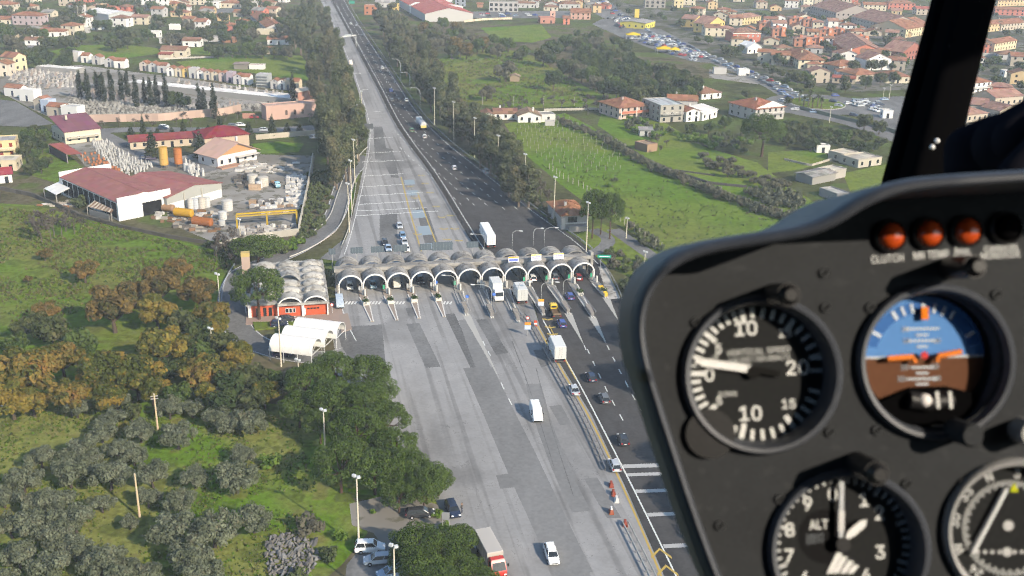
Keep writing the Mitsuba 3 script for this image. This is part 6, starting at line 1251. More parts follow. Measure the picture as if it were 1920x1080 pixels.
def mk_palm(r, i):
    m = MB()
    for k in range(22):
        a = k * 2.4 + r.uniform(-.2, .2); el = r.uniform(-.35, 1.1); L = r.uniform(2.4, 3.1); d = np.array([math.cos(a), math.sin(a)]); pr = None
        for s in np.linspace(0, 1, 6):
            x = L * s * math.cos(el) * (1 - .15 * s); z = 6.2 + L * s * math.sin(el) - 1.3 * s * s; w = .34 * math.sin(math.pi * min(1, s * .9 + .1)) + .03
            c = np.array([d[0] * x, d[1] * x, z]); sd = np.array([-d[1], d[0], 0]) * w
            if pr is not None:
                for sg in (-1, 1): m.add([pr[0], c, c + sg * sd + (0, 0, -.12), pr[0] + sg * pr[1] + (0, 0, -.12)], [[0, 1, 2, 3]], np.array((.055, .070, .030)) * r.uniform(.7, 1.5))
            pr = (c, sd)
    t = MB((.10, .075, .05)); t.tube([(0, 0, -.1), (.05, 0, 3), (0, 0, 6.2)], [.34, .28, .32], n=8); return m, t
spec('palm_tree', 3, mk_palm, 5.4, 7.0)
r6 = np.random.default_rng(66)
TREES = []
def tree(sp, cx, cy, wpx=None, label=None, group=None, D=None, var=None, base=False, hs=1.0, cat=None, name=None, P=None):
    v, D0, H0 = SPEC[sp]
    if P is None:
        s = scale_at(cx, cy); D = D or wpx / s; P = G(cx, cy, 0 if base else H0 * .58 * D / D0 * hs)
    k = new(name or sp, label, cat or {'shrub': 'shrub'}.get(sp, 'tree'), group); i = int(r6.integers(len(v))) if var is None else var
    sc = D / D0; M = place(P[0], P[1], 0, r6.uniform(0, 6.28), (sc * r6.uniform(.94, 1.06), sc * r6.uniform(.94, 1.06), sc * hs * r6.uniform(.94, 1.06)))
    part(k, 'crown' if sp != 'shrub' else 'foliage', {**v[i][0], 'to_world': M}); part(k, 'trunk' if sp != 'shrub' else 'stem', {**v[i][1], 'to_world': M})
    TREES.append((k, sp, np.array(P[:2]))); return k
def rank_labels(keys, marks, phrase, rest, group):
    """labels by rank of distance to things that can be found in the photo"""
    words_ = ['nearest to', 'second nearest to', 'third nearest to', 'fourth nearest to']
    P = {k: p for k, _, p in TREES if k in keys}; done = {}
    for mk, px in marks:
        q = g2(px); order = sorted(P, key=lambda k: np.linalg.norm(P[k] - q))
        for w, k in zip(words_, order):
            if k not in done: done[k] = f'{phrase} {w} {mk}'
    for k in keys:
        labels[k]['label'] = done.get(k, rest); labels[k]['group'] = group

TREES += [(k_, 'house', p_) for k_, _, p_, _ in HPOS]
for grp_, ph_, mk_ in (('small houses of the right-hand town', 'small house', [('the dark pink house', (1400, 80)), ('the large white gabled house', (1645, 131)), ('the cream house above the palms', (1510, 127)), ('the nearer yellow house', (1342, 60)), ('the white rounded hut', (1413, 100)), ('the long coral beige-roofed house', (1570, 92)), ('the windscreen pillar', (1700, 100)), ('the long grey-walled block', (1630, 54)), ('the roundabout', (1530, 170)), ('the front coral villa with bay', (1506, 88))]),
                       ('distant houses of the right-hand town', 'distant house', [('the bare concrete block', (1228, 15)), ('the pale block end', (1515, 12)), ('the wide red-walled house', (1690, 18)), ('the beige block by the road', (1580, 10))]), ('houses right of the pillar', 'house', [('the white house at the pillar foot', (1828, 175)), ('the cream row house right of the pillar', (1883, 94)), ('the small white flat house far right', (1896, 145)), ('the pillar foot', (1770, 225))]),
                       ('distant houses at the top centre', 'distant house', [('the grey arched building', (944, 22)), ('the far salmon house', (1088, 36)), ('the top centre street', (1110, 5))]), ('scattered houses of the upper left village', 'tiled village house', [('the white warehouse', (228, 36)), ('the white apartment block', (288, 20)), ('the mauve-walled house', (50, 47)), ('the wide orange-roofed villa', (432, 15)), ('the white container', (327, 56)), ('the low white house in the scrub', (284, 70)), ('the grey gabled end house', (500, 58)), ('the top left corner', (0, 5)), ('the white cube house', (151, 51))])):
    ks = [k_ for k_, g_, _, _ in HPOS if g_ == grp_]; rank_labels(ks, mk_, ph_, [l_ for _, g_, _, l_ in HPOS if g_ == grp_][0], grp_)
olives = [(143, 763, 45), (217, 753, 48), (317, 763, 50), (360, 764, 42), (407, 783, 50), (470, 787, 60), (333, 815, 60), (207, 785, 50), (262, 805, 55), (190, 808, 50), (75, 852, 60), (147, 844, 62), (222, 840, 55), (130, 884, 70), (205, 888, 70), (42, 896, 62), (285, 888, 58), (365, 893, 52), (442, 892, 72), (455, 850, 48), (5, 928, 55), (100, 935, 65), (190, 940, 48), (277, 930, 48), (65, 980, 72), (140, 970, 68), (243, 978, 36), (335, 940, 60), (325, 990, 80),
          (400, 990, 82), (475, 970, 66), (110, 1005, 62), (33, 1035, 72), (93, 1060, 76), (187, 1050, 80), (140, 1026, 60), (360, 1040, 80), (378, 1072, 70), (280, 1070, 52), (220, 1090, 70), (0, 1088, 70), (430, 790, 50), (250, 850, 50), (170, 865, 50), (60, 940, 55), (20, 985, 55), (235, 1062, 60)]
ks = [tree('olive_tree', a, b, c * 1.05) for a, b, c in olives]
rank_labels(ks, [('the bare wooden pole in the middle of the grove', (262, 968)), ('the pole with crossarm at the upper edge of the grove', (296, 805)), ('the yellow-green prickly shrub', (505, 862)), ('the rubble heap', (545, 1040)), ('the bottom left corner of the frame', (0, 1080)), ('the left edge at the white car', (20, 800))],
            'olive tree', 'grey-green olive tree in the crowded middle of the lower left grove', 'olive trees of the lower left grove')
oaks = [(83, 474, 28, 3), (157, 503, 50, 2), (52, 523, 16, 3), (210, 572, 92, 3), (300, 528, 84, 3), (333, 500, 52, 2), (372, 545, 72, 3), (293, 578, 76, 4), (397, 585, 66, 0), (403, 606, 60, 4), (297, 645, 92, 4), (447, 665, 64, 4), (385, 695, 86, 0), (50, 695, 112, 0), (115, 665, 84, 0), (190, 695, 100, 1), (255, 700, 92, 1), (20, 742, 84, 4), (60, 748, 66, 4), (130, 738, 78, 0), (205, 738, 76, 1), (285, 728, 62, 1), (390, 733, 56, 4), (495, 735, 58, 1), (85, 582, 50, 2), (420, 700, 50, 0), (340, 640, 50, 1), (250, 545, 60, 3), (345, 690, 55, 1)]
ks = [tree('oak_tree', a, b, c, var=d) for a, b, c, d in oaks]
rank_labels(ks, [('the small brown trees alone in the left field', (100, 500)), ('the pole at the shoulder of the access road', (413, 575)), ('the white car at the left edge', (5, 765)), ('the white car shelters', (520, 665)), ('the lone concrete pole among the oaks', (333, 655)), ('the upper pole of the olive grove', (296, 790)), ('the grassy clearing between the oaks', (195, 625))],
            'autumn oak', 'autumn oak in the thick of the left-hand wood', 'autumn oaks of the left wood')
darks = [(97, 617, 62), (150, 637, 58), (345, 607, 62), (375, 622, 55), (417, 642, 54), (25, 642, 50), (355, 657, 46), (315, 692, 50), (465, 707, 62), (515, 707, 50), (40, 617, 40), (430, 720, 60), (545, 712, 45), (330, 735, 50), (245, 770, 40), (415, 750, 55), (470, 750, 50), (380, 655, 50), (65, 600, 46)]
ks = [tree('broadleaf_tree', a, b, c, var=[1, 3, 1, 0][i % 4], name='evergreen_tree') for i, (a, b, c) in enumerate(darks)]
rank_labels(ks, [('the grassy clearing between the oaks', (195, 625)), ('the pole at the shoulder of the access road', (413, 575)), ('the white car shelters', (520, 665)), ('the left frame edge', (0, 620)), ('the crossarm pole', (296, 790))], 'evergreen tree', 'dull green evergreen tree between the autumn oaks', 'evergreens of the left wood')
pines = [(575, 725, 78), (630, 700, 82), (690, 705, 76), (560, 768, 64), (620, 757, 88), (685, 762, 88), (725, 790, 80), (668, 815, 88), (742, 842, 80), (638, 875, 92), (702, 882, 86), (762, 882, 80), (800, 905, 76), (822, 900, 58), (748, 930, 62), (795, 925, 66), (600, 800, 60), (705, 740, 70), (655, 850, 70)]
ks = [tree('pine_tree', *p) for p in pines]
rank_labels(ks, [('the lamp post rising from the upper pine mass', (608, 822)), ('the black car parked across', (788, 968)), ('the white car shelters', (570, 680)), ('the lamp post by the off-road car', (672, 1005)), ('the plaza halfway along the mass', (760, 800))], 'umbrella pine', 'dark umbrella pine in the middle of the roadside mass', 'umbrella pines beside the plaza')
ks = [tree('pine_tree', *p) for p in [(780, 1022, 82), (832, 1032, 86), (792, 1065, 82), (852, 1062, 66), (878, 1072, 64), (905, 1098, 64), (865, 1015, 58), (762, 1050, 62), (820, 1092, 80)]]
rank_labels(ks, [('the red-cabbed truck', (912, 1037)), ('the parked pale cars at the lower frame edge', (730, 1070)), ('the road sign at the plaza edge', (835, 1000))], 'lower umbrella pine', 'umbrella pine in the heart of the lower clump', 'umbrella pines of the lower clump')
tree('pine_tree', 483, 550, 86, 'round pine with bare trunk in front of the orange office wing'); tree('pine_tree', 482, 468, 82, 'flat-topped pine behind the office building', hs=.6)
for a in ((1110, 447, 46, 'tall dark pine leaning over the decaying house'), (1143, 448, 46, 'tall dark pine right of the decaying house'), (1126, 440, 36, 'lower pine between the two tall ones by the decaying house')): tree('pine_tree', *a, hs=1.9, base=True)
tree('pine_tree', 1432, 252, 70, 'large dark lone tree in the right-hand orchard', hs=.95, name='lone_tree'); tree('broadleaf_tree', 1552 - 30, 170, 1, 'x') if 0 else None
def scatter(poly, n, dmin, seed, avoid=()):
    r = np.random.default_rng(seed); P = Polygon(poly); x0, y0, x1_, y1_ = P.bounds; out = []; t = 0
    while len(out) < n and t < 40000:
        t += 1; q = np.array([r.uniform(x0, x1_), r.uniform(y0, y1_)])
        if P.contains(Point(q)):
            s = .35 + .65 * q[1] / 300
            if all(abs(q[0] - o[0]) > dmin * s or abs(q[1] - o[1]) > dmin * s * .55 for o in out) and all(abs(q[0] - a[0]) > a[2] or abs(q[1] - a[1]) > a[3] for a in avoid): out.append(q)
    return out
ks = []
for q in sorted(scatter([(548, 2), (592, 2), (632, 70), (652, 140), (668, 200), (674, 245), (650, 285), (640, 310), (615, 312), (606, 250), (592, 185), (575, 105), (552, 60)], 62, 14, 1), key=lambda q: q[1]): ks.append(tree('eucalyptus_tree', q[0], q[1], None, 'tall olive-brown eucalyptus in the belt along the left of the motorway', 'eucalyptus belt left of the motorway', D=r6.uniform(7, 9), base=False))
rank_labels(ks, [('the pink gate building', (612, 216)), ('the sign gantry', (636, 92)), ('the dark overhead sign', (690, 252)), ('the blue-green edge lamp farther up', (662, 166)), ('the scaffolded tomb', (560, 165)), ('the top frame edge', (575, 0)), ('the access road bend', (640, 330)), ('the low orange-roofed shed', (523, 84))], 'eucalyptus', 'tall olive-brown eucalyptus in the belt along the left of the motorway', 'eucalyptus belt left of the motorway')
ks = []
for q in sorted(scatter([(700, 22), (742, 22), (780, 75), (815, 120), (850, 165), (880, 215), (925, 240), (962, 285), (992, 330), (1000, 352), (972, 345), (925, 300), (878, 255), (832, 205), (795, 158), (755, 108), (722, 66)], 88, 12.5, 2), key=lambda q: q[1]): ks.append(tree('eucalyptus_tree', q[0], q[1], None, 'olive-brown roadside tree in the belt along the right of the motorway', 'tree belt right of the motorway', D=r6.uniform(6.8, 8.6), hs=.74 if q[1] > 180 else .9))
rank_labels(ks, [('the nearest curved lamp on the right', (788, 212)), ('the farthest curved lamp on the right', (751, 154)), ('the long white farmhouse', (905, 226)), ('the decaying house', (1027, 405)), ('the fifth lamp post on the right edge', (850, 263)), ('the third lamp post on the right edge', (933, 333)), ('the orange-red building', (694, 28)), ('the stone hut', (965, 153)), ('the pinkish red hall', (797, 41))], 'roadside belt tree', 'olive-brown roadside tree in the belt along the right of the motorway', 'tree belt right of the motorway')
ks = []
for q in sorted(scatter([(1002, 95), (1060, 66), (1130, 55), (1180, 85), (1196, 115), (1260, 128), (1300, 138), (1316, 165), (1280, 178), (1200, 182), (1150, 172), (1110, 152), (1066, 130), (1020, 118)], 62, 20, 3), key=lambda q: q[1]): ks.append(tree('broadleaf_tree', q[0], q[1], None, 'dark tree of the thick wood between the meadow and the sales lot', 'trees of the dark wood', name='wood_tree', D=r6.uniform(7, 10.5), var=int(r6.choice([0, 0, 0, 1, 2 if q[0] < 1120 else 0, 3]))))
rank_labels(ks, [('the coral pink building', (1013, 44)), ('the orange veranda house', (1160, 215)), ('the upper yellow awning', (1187, 72)), ('the merchant yard', (1350, 139)), ('the stone hut', (965, 153)), ('the brown hip-roofed low house', (1315, 187)), ('the lower yellow awning', (1245, 99)), ('the small pointed tree', (1082, 75))], 'dark wood tree', 'dark tree of the thick wood between the meadow and the sales lot', 'trees of the dark wood')
ks = []
for q in sorted(scatter([(780, 36), (850, 34), (905, 60), (1000, 88), (985, 108), (930, 96), (885, 92), (850, 98), (810, 95), (790, 70)], 26, 18, 4), key=lambda q: q[1]): ks.append(tree('broadleaf_tree', q[0], q[1], None, 'rust and green tree along the upper edge of the middle meadow', 'rusty trees above the middle meadow', name='meadow_tree', D=r6.uniform(7, 9.5), var=int(r6.choice([4, 4, 1, 2, 3]))))
rank_labels(ks, [('the pinkish red hall', (797, 41)), ('the long cream wall', (905, 38)), ('the coral pink building', (1013, 44)), ('the stone hut', (965, 153))], 'rusty meadow tree', 'rust and green tree along the upper edge of the middle meadow', 'rusty trees above the middle meadow')
for a in ((948, 128, 36, 'grey-brown tree beside the stone hut in the meadow', 2), (912, 170, 28, 'slender bare-looking tree in the lower middle meadow', 2), (1038, 146, 34, 'round dark tree right of the stone hut', 0), (1082, 62, 14, 'small pointed tree at the meadow corner', 0), (1505, 205, 1, '', 0)):
    if a[3]: tree('broadleaf_tree', a[0], a[1], a[2], a[3], var=a[4])
HOUSES = [(x, y) for x, y in ((8, 32), (50, 45), (92, 66), (63, 83), (151, 50), (180, 55), (228, 38), (262, 44), (288, 18), (284, 68), (40, 128), (325, 103), (359, 85), (336, 30), (366, 8), (432, 14), (456, 30), (500, 50), (523, 80), (428, 78), (451, 127), (481, 128), (327, 53), (392, 76))]
av = [(x, y + 3, 22, 9) for x, y in HOUSES] + [(213, 90, 80, 9), (460, 120, 110, 12)]
ks = []
for q in sorted(scatter([(0, 6), (540, 2), (556, 60), (572, 100), (470, 100), (400, 98), (310, 82), (200, 80), (100, 82), (70, 112), (0, 112)], 170, 11, 5, av), key=lambda q: q[1]): ks.append(tree('broadleaf_tree', q[0], q[1], None, 'grey-green garden tree between the scattered houses of the upper left village', 'garden trees of the upper left village', name='garden_tree', D=r6.uniform(5, 9), var=int(r6.choice([0, 1, 1, 2, 3]))))
rank_labels(ks, [('the yellow chapel', (40, 132)), ('the white warehouse', (228, 40)), ('the white container', (327, 56)), ('the orange pavilion', (428, 80)), ('the white apartment block', (288, 20)), ('the mauve-walled house', (50, 47)), ('the wide orange-roofed villa', (432, 15)), ('the grey gabled end house', (512, 60)), ('the cream house above the tombs', (325, 107)), ('the white cube house', (151, 51)), ('the brown tin-roofed shed', (451, 130)), ('the low white house in the scrub', (284, 70)), ('the top left corner', (0, 5)), ('the small orange-roofed shed', (502, 101))], 'garden tree', 'grey-green garden tree between the scattered houses of the upper left village', 'garden trees of the upper left village')
for q in sorted(scatter([(60, 90), (130, 100), (128, 122), (62, 118)], 8, 12, 51), key=lambda q: q[1]): tree('broadleaf_tree', q[0], q[1], None, 'dark green tree right of the yellow chapel', 'trees by the chapel', name='garden_tree', D=7, var=0)
av2 = [(x, y, 26, 10) for x, y in ((1309, 50), (1342, 60), (1400, 78), (1405, 45), (1448, 68), (1490, 48), (1510, 88), (1560, 70), (1605, 84), (1510, 126), (1413, 100), (1645, 130), (1620, 152), (1680, 155), (1590, 135), (1540, 131), (1640, 50), (1700, 68), (1598, 105), (1380, 110), (1440, 150))]
ks = []
for q in sorted(scatter([(1130, 2), (1200, 2), (1300, 20), (1500, 30), (1690, 36), (1700, 160), (1560, 165), (1470, 150), (1380, 120), (1310, 75), (1240, 50), (1180, 30)], 100, 10, 6, av2), key=lambda q: q[1]): ks.append(tree('broadleaf_tree', q[0], q[1], None, 'green garden tree between the houses of the right-hand town', 'garden trees of the right-hand town', name='town_tree', D=r6.uniform(4, 7), var=int(r6.choice([0, 1, 3]))))
rank_labels(ks, [('the dark pink house', (1400, 80)), ('the large white gabled house', (1645, 131)), ('the cream house above the palms', (1510, 127)), ('the nearer yellow house', (1342, 60)), ('the white rounded hut', (1413, 100)), ('the yellow-fronted shed', (1220, 52)), ('the pillar', (1690, 90)), ('the bare concrete apartment block', (1228, 15)), ('the top edge road', (1480, 20)), ('the roundabout', (1500, 165))], 'town tree', 'green garden tree between the houses of the right-hand town', 'garden trees of the right-hand town')
for q in sorted(scatter([(1830, 20), (1915, 20), (1915, 170), (1800, 195), (1790, 140)], 22, 16, 7, [(1880, 94, 24, 8), (1866, 58, 16, 6), (1830, 174, 28, 8), (1888, 198, 26, 6), (1826, 211, 30, 6)]), key=lambda q: q[1]):
    tree('broadleaf_tree', q[0], q[1], None, 'garden tree right of the windscreen pillar', 'garden trees right of the pillar', name='town_tree', D=r6.uniform(4, 6.5), var=int(r6.choice([0, 1, 3])))
for q in sorted(scatter([(1460, 225), (1520, 232), (1600, 245), (1660, 262), (1655, 280), (1590, 275), (1530, 268), (1490, 270), (1460, 260)], 26, 13, 8), key=lambda q: q[1]):
    tree('broadleaf_tree', q[0], q[1], None, 'scrubby green tree between the road wall and the farm', 'scrub below the roundabout road', name='scrub_tree', D=r6.uniform(4.5, 7), var=int(r6.choice([0, 1, 3])), hs=.75)
for a in ((1625, 130 + 20, 24, 'tall dark tree in front of the orange hip roofs', 0), (1622, 225, 30, 'grey-green roadside tree at the foot of the pillar', 1), (1650, 235, 26, 'grey-green roadside tree against the pillar', 1), (1478, 188, 16, 'small green tree left of the roundabout lawn', 1), (1400, 175, 18, 'palm-like tree cluster above the grey house', 1), (1330, 235, 22, 'green tree in front of the slanting white roof', 3), (1360, 225, 24, 'bright green tree left of the big grey house', 3), (1295, 240, 22, 'dark small tree before the white gabled house', 0)): tree('broadleaf_tree', *a[:4], var=a[4])
for q in ((1500, 178), (1508, 190), (1517, 186), (1524, 192), (1534, 188), (1541, 192), (1520, 178)): tree('palm_tree', q[0], q[1], 17, 'palm on the roundabout lawn', 'palms on the roundabout lawn')
for q in scatter([(1305, 285), (1370, 300), (1420, 325), (1480, 345), (1460, 352), (1390, 330), (1320, 305)], 20, 15, 9): tree('broadleaf_tree', q[0], q[1], None, 'grey-violet leafless orchard tree right of the brown shed', 'grey orchard trees on the right', name='orchard_tree', D=r6.uniform(3.4, 4.6), var=2, hs=.75)
hl = smooth_line([(1046, 222), (1090, 238), (1140, 258), (1200, 298), (1260, 322), (1310, 345), (1390, 375), (1450, 395), (1510, 415)], 2)
for i, q in enumerate(resample(hl, 8)): tree('shrub', q[0] + r6.normal(0, 2), q[1] + r6.normal(0, 1.5), None, 'grey-brown shrub in the long hedge between vineyard and orchard', 'shrubs of the long hedge', D=r6.uniform(3, 4.6), var=int(r6.choice([0, 0, 2])), hs=1.3)
for q in scatter([(1490, 395), (1560, 405), (1600, 425), (1580, 445), (1520, 430)], 14, 10, 10) + scatter([(1400, 352), (1490, 362), (1500, 382), (1440, 375)], 16, 10, 11): tree('shrub', q[0], q[1], None, 'grey-green bush at the lower end of the orchard', 'bushes at the foot of the orchard', D=r6.uniform(3.5, 5.5), var=0, hs=1.3)
for q in scatter([(1190, 215), (1240, 238), (1290, 245), (1340, 258), (1300, 262), (1230, 252), (1160, 232)], 22, 11, 12) + scatter([(1380, 240), (1410, 262), (1400, 285), (1340, 275), (1300, 262)], 14, 11, 13): tree('shrub', q[0], q[1], None, 'green garden bush below the middle right houses', 'bushes below the middle right houses', D=r6.uniform(3, 5), var=int(r6.choice([0, 1, 3])), hs=1.2)
for q in scatter([(985, 345), (1015, 372), (1038, 402), (1042, 415), (1010, 385)], 14, 10, 14) + scatter([(1180, 418), (1225, 440), (1245, 465), (1200, 452)], 16, 10, 15) + scatter([(1140, 468), (1200, 480), (1198, 505), (1150, 500)], 14, 11, 16) + scatter([(1168, 515), (1200, 510), (1190, 590), (1172, 570)], 8, 11, 17): tree('shrub', q[0], q[1], None, 'grey-green shrub near the decaying house and the fence', 'shrubs by the motorway fence', D=r6.uniform(2.6, 4), var=int(r6.choice([0, 1, 2])), hs=1.2)
for q in scatter([(578, 315), (612, 318), (620, 370), (600, 430), (560, 452), (568, 400)], 40, 9, 18): tree('shrub', q[0], q[1], None, 'dark green shrub on the bank between stone yard and access road', 'shrubs on the bank by the access road', D=r6.uniform(2.6, 4), var=1)
for q in scatter([(390, 455), (470, 452), (560, 448), (560, 462), (510, 470), (430, 480)], 22, 12, 19): tree('shrub', q[0], q[1], None, 'green shrub below the stone yard fence', 'shrubs below the stone yard', D=r6.uniform(3, 4.6), var=int(r6.choice([1, 3])))
for q in scatter([(60, 235), (95, 245), (90, 300), (60, 320), (40, 290), (45, 250)], 14, 14, 20): tree('broadleaf_tree', q[0], q[1], None, 'green garden tree by the loggia house at the left edge', 'trees by the loggia house', name='garden_tree', D=r6.uniform(4, 6), var=int(r6.choice([0, 1, 3])))
for x, y, w, lab, v in ((150, 375, 34, 'small yellow-green tree before the big hall', 1), (505, 862, 46, 'yellow-green prickly shrub at the grove edge', 3), (1140, 345, 16, 'yellow-green bush pair on the right field, left one', 3), (1153, 335, 14, 'darker bush of the pair on the right field', 1), (580, 980, 62, 'brownish thorny shrub above the rubble heap', 2), (560, 1075, 40, 'low shrub below the rubble heap', 1), (500, 605 - 2, 0, '', 0), (620, 1035, 40, 'green shrub between rubble heap and parked cars', 1), (640, 1000, 34, 'low green shrub by the parking ground', 3), (820, 962, 24, 'bright green vine patch under the pines', 3), (832, 985, 30, 'bright green creeper by the road sign', 3), (700, 958, 14, 'small green tuft on the parking ground', 3)):
    if lab: tree('shrub', x, y, w, lab, var=v)
cy = [(147, 153, 1.0), (163, 158, .8), (182, 158, .95), (192, 162, .8), (207, 156, 1.05), (226, 155, 1.0), (237, 152, .95), (253, 165, .9), (270, 166, .75), (281, 167, 1.0), (292, 165, 1.0), (309, 167, 1.05), (372, 178, 1.0), (382, 184, .7), (400, 186, .85), (549, 163, .9)]
ks = [tree('cypress_tree', x, y, None, D=2.6 * s * (1.25 if s > .9 else 1.5), hs=.85) for x, y, s in cy]
for k, o in zip(ks, ['first', 'second', 'third', 'fourth', 'fifth', 'sixth', 'seventh', 'eighth', 'ninth', 'tenth', 'eleventh', 'twelfth', 'thirteenth', 'fourteenth', 'fifteenth', 'last']): labels[k].update(label=f'dark cypress in the cemetery, {o} from the left', group='cypresses of the cemetery')
for x, y, w in ((158, 162, 22), (185, 150, 20), (330, 183, 28), (345, 188, 24), (318, 180, 22)): tree('broadleaf_tree', x, y, w, 'rounded dark tree between the cypresses', 'rounded trees in the cemetery', var=0, hs=1.1)
for (x, y, w, h, lab) in ((267, 234, 14, 1.6, 'slim conifer before the cemetery wall, leftmost'), (412, 230, 15, 1.5, 'slim conifer in front of the pink gate wall'), (510, 232, 18, 1.3, 'conifer at the right of the cemetery street'), (284, 268, 30, .9, 'broad green fir in front of the long red roof'), (245, 246, 20, .6, 'clipped round conifer on the street, first'), (295, 246, 16, .65, 'clipped round conifer on the street, second'), (322, 246, 15, .65, 'clipped round conifer on the street, third'), (343, 236, 14, 1.3, 'slim conifer behind the long red roof'), (372, 245, 16, .65, 'clipped round conifer on the street, fourth'), (390, 243, 15, .7, 'reddish clipped conifer on the street'), (466, 239, 18, .7, 'clipped round conifer behind the crimson roof'), (538, 239, 18, .7, 'clipped round conifer near the verge, first'), (562, 239, 18, .7, 'clipped round conifer near the verge, second'), (375, 268, 30, .9, 'dark fir beside the crimson roof')): tree('conifer_tree', x, y, w, lab, hs=h)
for q in scatter([(165, 215), (300, 214), (480, 205), (600, 215), (560, 225), (300, 232), (180, 238)], 16, 20, 21): tree('bare_tree', q[0], q[1], None, 'leafless young tree along the cemetery wall', 'leafless trees along the cemetery wall', D=3.4)
for q in scatter([(60, 400), (110, 392), (150, 415), (120, 425), (70, 430)], 9, 12, 22): tree('bare_tree', q[0], q[1], None, 'leafless grey shrub tree at the top of the left field', 'leafless trees on the left field', D=5.5)
for q in scatter([(395, 440), (440, 440), (470, 455), (440, 475), (400, 470)], 10, 12, 23): tree('bare_tree', q[0], q[1], None, 'leafless grey tree at the corner of the stone yard', 'leafless trees at the yard corner', D=4.6)
for q in scatter([(880, 190), (1000, 185), (1130, 180), (1180, 192), (1130, 205), (960, 206)], 16, 18, 24): tree('bare_tree', q[0], q[1], None, 'leafless pale tree along the lower edge of the middle meadow', 'leafless trees below the middle meadow', D=4.4)
for q in scatter([(960, 300), (1010, 340), (1040, 380), (1000, 360)], 9, 12, 25): tree('bare_tree', q[0], q[1], None, 'leafless brown scrub tree beside the motorway lamp posts', 'leafless scrub by the motorway', D=5)
for q in scatter([(1210, 245), (1260, 258), (1260, 285), (1230, 285)], 5, 12, 26): tree('bare_tree', q[0], q[1], None, 'leafless fruit tree on the orchard strip', 'leafless fruit trees', D=3)
for x, y in ((1140, 626), (1166, 620), (1146, 700), (1168, 712), (1180, 690), (1252, 908), (1285, 955), (1305, 1005), (1262, 930), (1240, 850)):
    P = G(x, y) + (9.4, -9.2, 0); tree('pine_tree', 0, 0, None, 'roadside pine right of the motorway, shading the lanes', 'pines right of the motorway', D=r6.uniform(7, 8.5), P=P, hs=1.1)
# weeds and tufts on the near meadows
def tufts(poly_px, n, cols, s0, name, lab, seed, base_z=.02):
    r = np.random.default_rng(seed); P = Polygon(pts(*poly_px)); x0, y0, x1_, y1_ = P.bounds
    q = np.c_[r.uniform(x0, x1_, n * 4), r.uniform(y0, y1_, n * 4)]
    from shapely import contains_xy
    q = q[contains_xy(P, q[:, 0], q[:, 1])]; dens = meshkit.fbm(np.c_[q * .12, np.zeros(len(q))], 3, seed); q = q[dens + r.normal(0, .08, len(q)) > .47][:n]; n = len(q)
    a = r.uniform(0, 6.28, (n, 3)) ; s = s0 * r.uniform(.4, 1.3, n); V = []
    for k in range(3):
        d = np.c_[np.cos(a[:, k]), np.sin(a[:, k])]; b = np.c_[q + d * (s * .5)[:, None], np.full(n, base_z)]; e = np.c_[q - d * (s * .5)[:, None], np.full(n, base_z)]; t = np.c_[q + r.normal(0, .2, (n, 2)) * s[:, None], base_z + s * r.uniform(.35, .8, n)]
        V.append(np.stack([b, e, t], 1))
    V = np.stack(V, 1).reshape(-1, 3); c = np.array(cols)[r.integers(len(cols), size=n)] * r.uniform(.7, 1.3, (n, 1))
    m = MB(); m.add(V, np.arange(len(V)).reshape(-1, 3), np.repeat(c, 9, 0)); k = new(name, lab, kind='stuff'); put(k, m.entry('leaf'))
GC = [(.11, .17, .025), (.14, .18, .04), (.16, .15, .06), (.08, .12, .03), (.12, .11, .05)]
tufts([(-60, 382), (150, 408), (250, 434), (420, 478), (440, 510), (300, 530), (200, 570), (100, 600), (-60, 610)], 5000, GC, .8, 'field_weeds', 'rough tufts over the left field', 1)
tufts([(-100, 760), (300, 745), (480, 760), (560, 800), (600, 940), (560, 1090), (-100, 1100)], 6000, [(.10, .17, .022), (.14, .18, .04), (.16, .16, .055), (.08, .13, .02)], .5, 'grove_weeds', 'tufted grass under the olive trees', 2)
tufts([(950, 235), (1060, 215), (1200, 300), (1420, 385), (1560, 432), (1480, 470), (1300, 480), (1180, 430), (1040, 340)], 1300, [(.10, .17, .025), (.12, .17, .035), (.08, .12, .03), (.12, .12, .05)], .7, 'lawn_weeds', 'grass tufts over the right field', 3)
tufts([(810, 128), (860, 95), (950, 92), (1060, 142), (1110, 190), (960, 200), (870, 188)], 2200, GC, 1.1, 'meadow_weeds', 'tufts over the middle meadow', 4)
# ---------------------------------------------------------------- poles, lamp posts, fences, graves, statues, rubble
def lamp_post(base, top, label, group=None, wood=False, cross=False, heads=True):
    P = G(*base); h = height_at(base, top); k = new('wooden_pole' if wood else 'lamp_post', label, 'pole' if wood else 'lamp post', group)
    m = MB((.50, .40, .26) if wood else (.58, .52, .40)); m.tube([P, P + (0, 0, h)], [.20, .13] if wood else [.17, .10], n=8); part(k, 'pole', m.entry('paint', smooth=60))
    if wood: part(k, 'cap', MB((.42, .36, .26)).tube([P + (0, 0, h), P + (0, 0, h + .25)], [.17, .10], n=8).entry('paint'))
    if cross:
        for dz in (.3, .8): part(k, 'crossarm', MB((.40, .38, .32)).box(P + (0, 0, h - dz), (1.3, .12, .14), rz=.3).entry('paint'))
    if heads and not wood:
        for sx in (-1, 1): part(k, 'floodlight', MB((.50, .51, .50)).box(P + (sx * .32, -.1, h + .22 - .12 * sx), (.5, .4, .34), rz=.4 * sx).entry('satin'))
        part(k, 'bracket', MB((.4, .4, .38)).box(P + (0, 0, h), (.9, .1, .1)).entry('paint'))
    return k
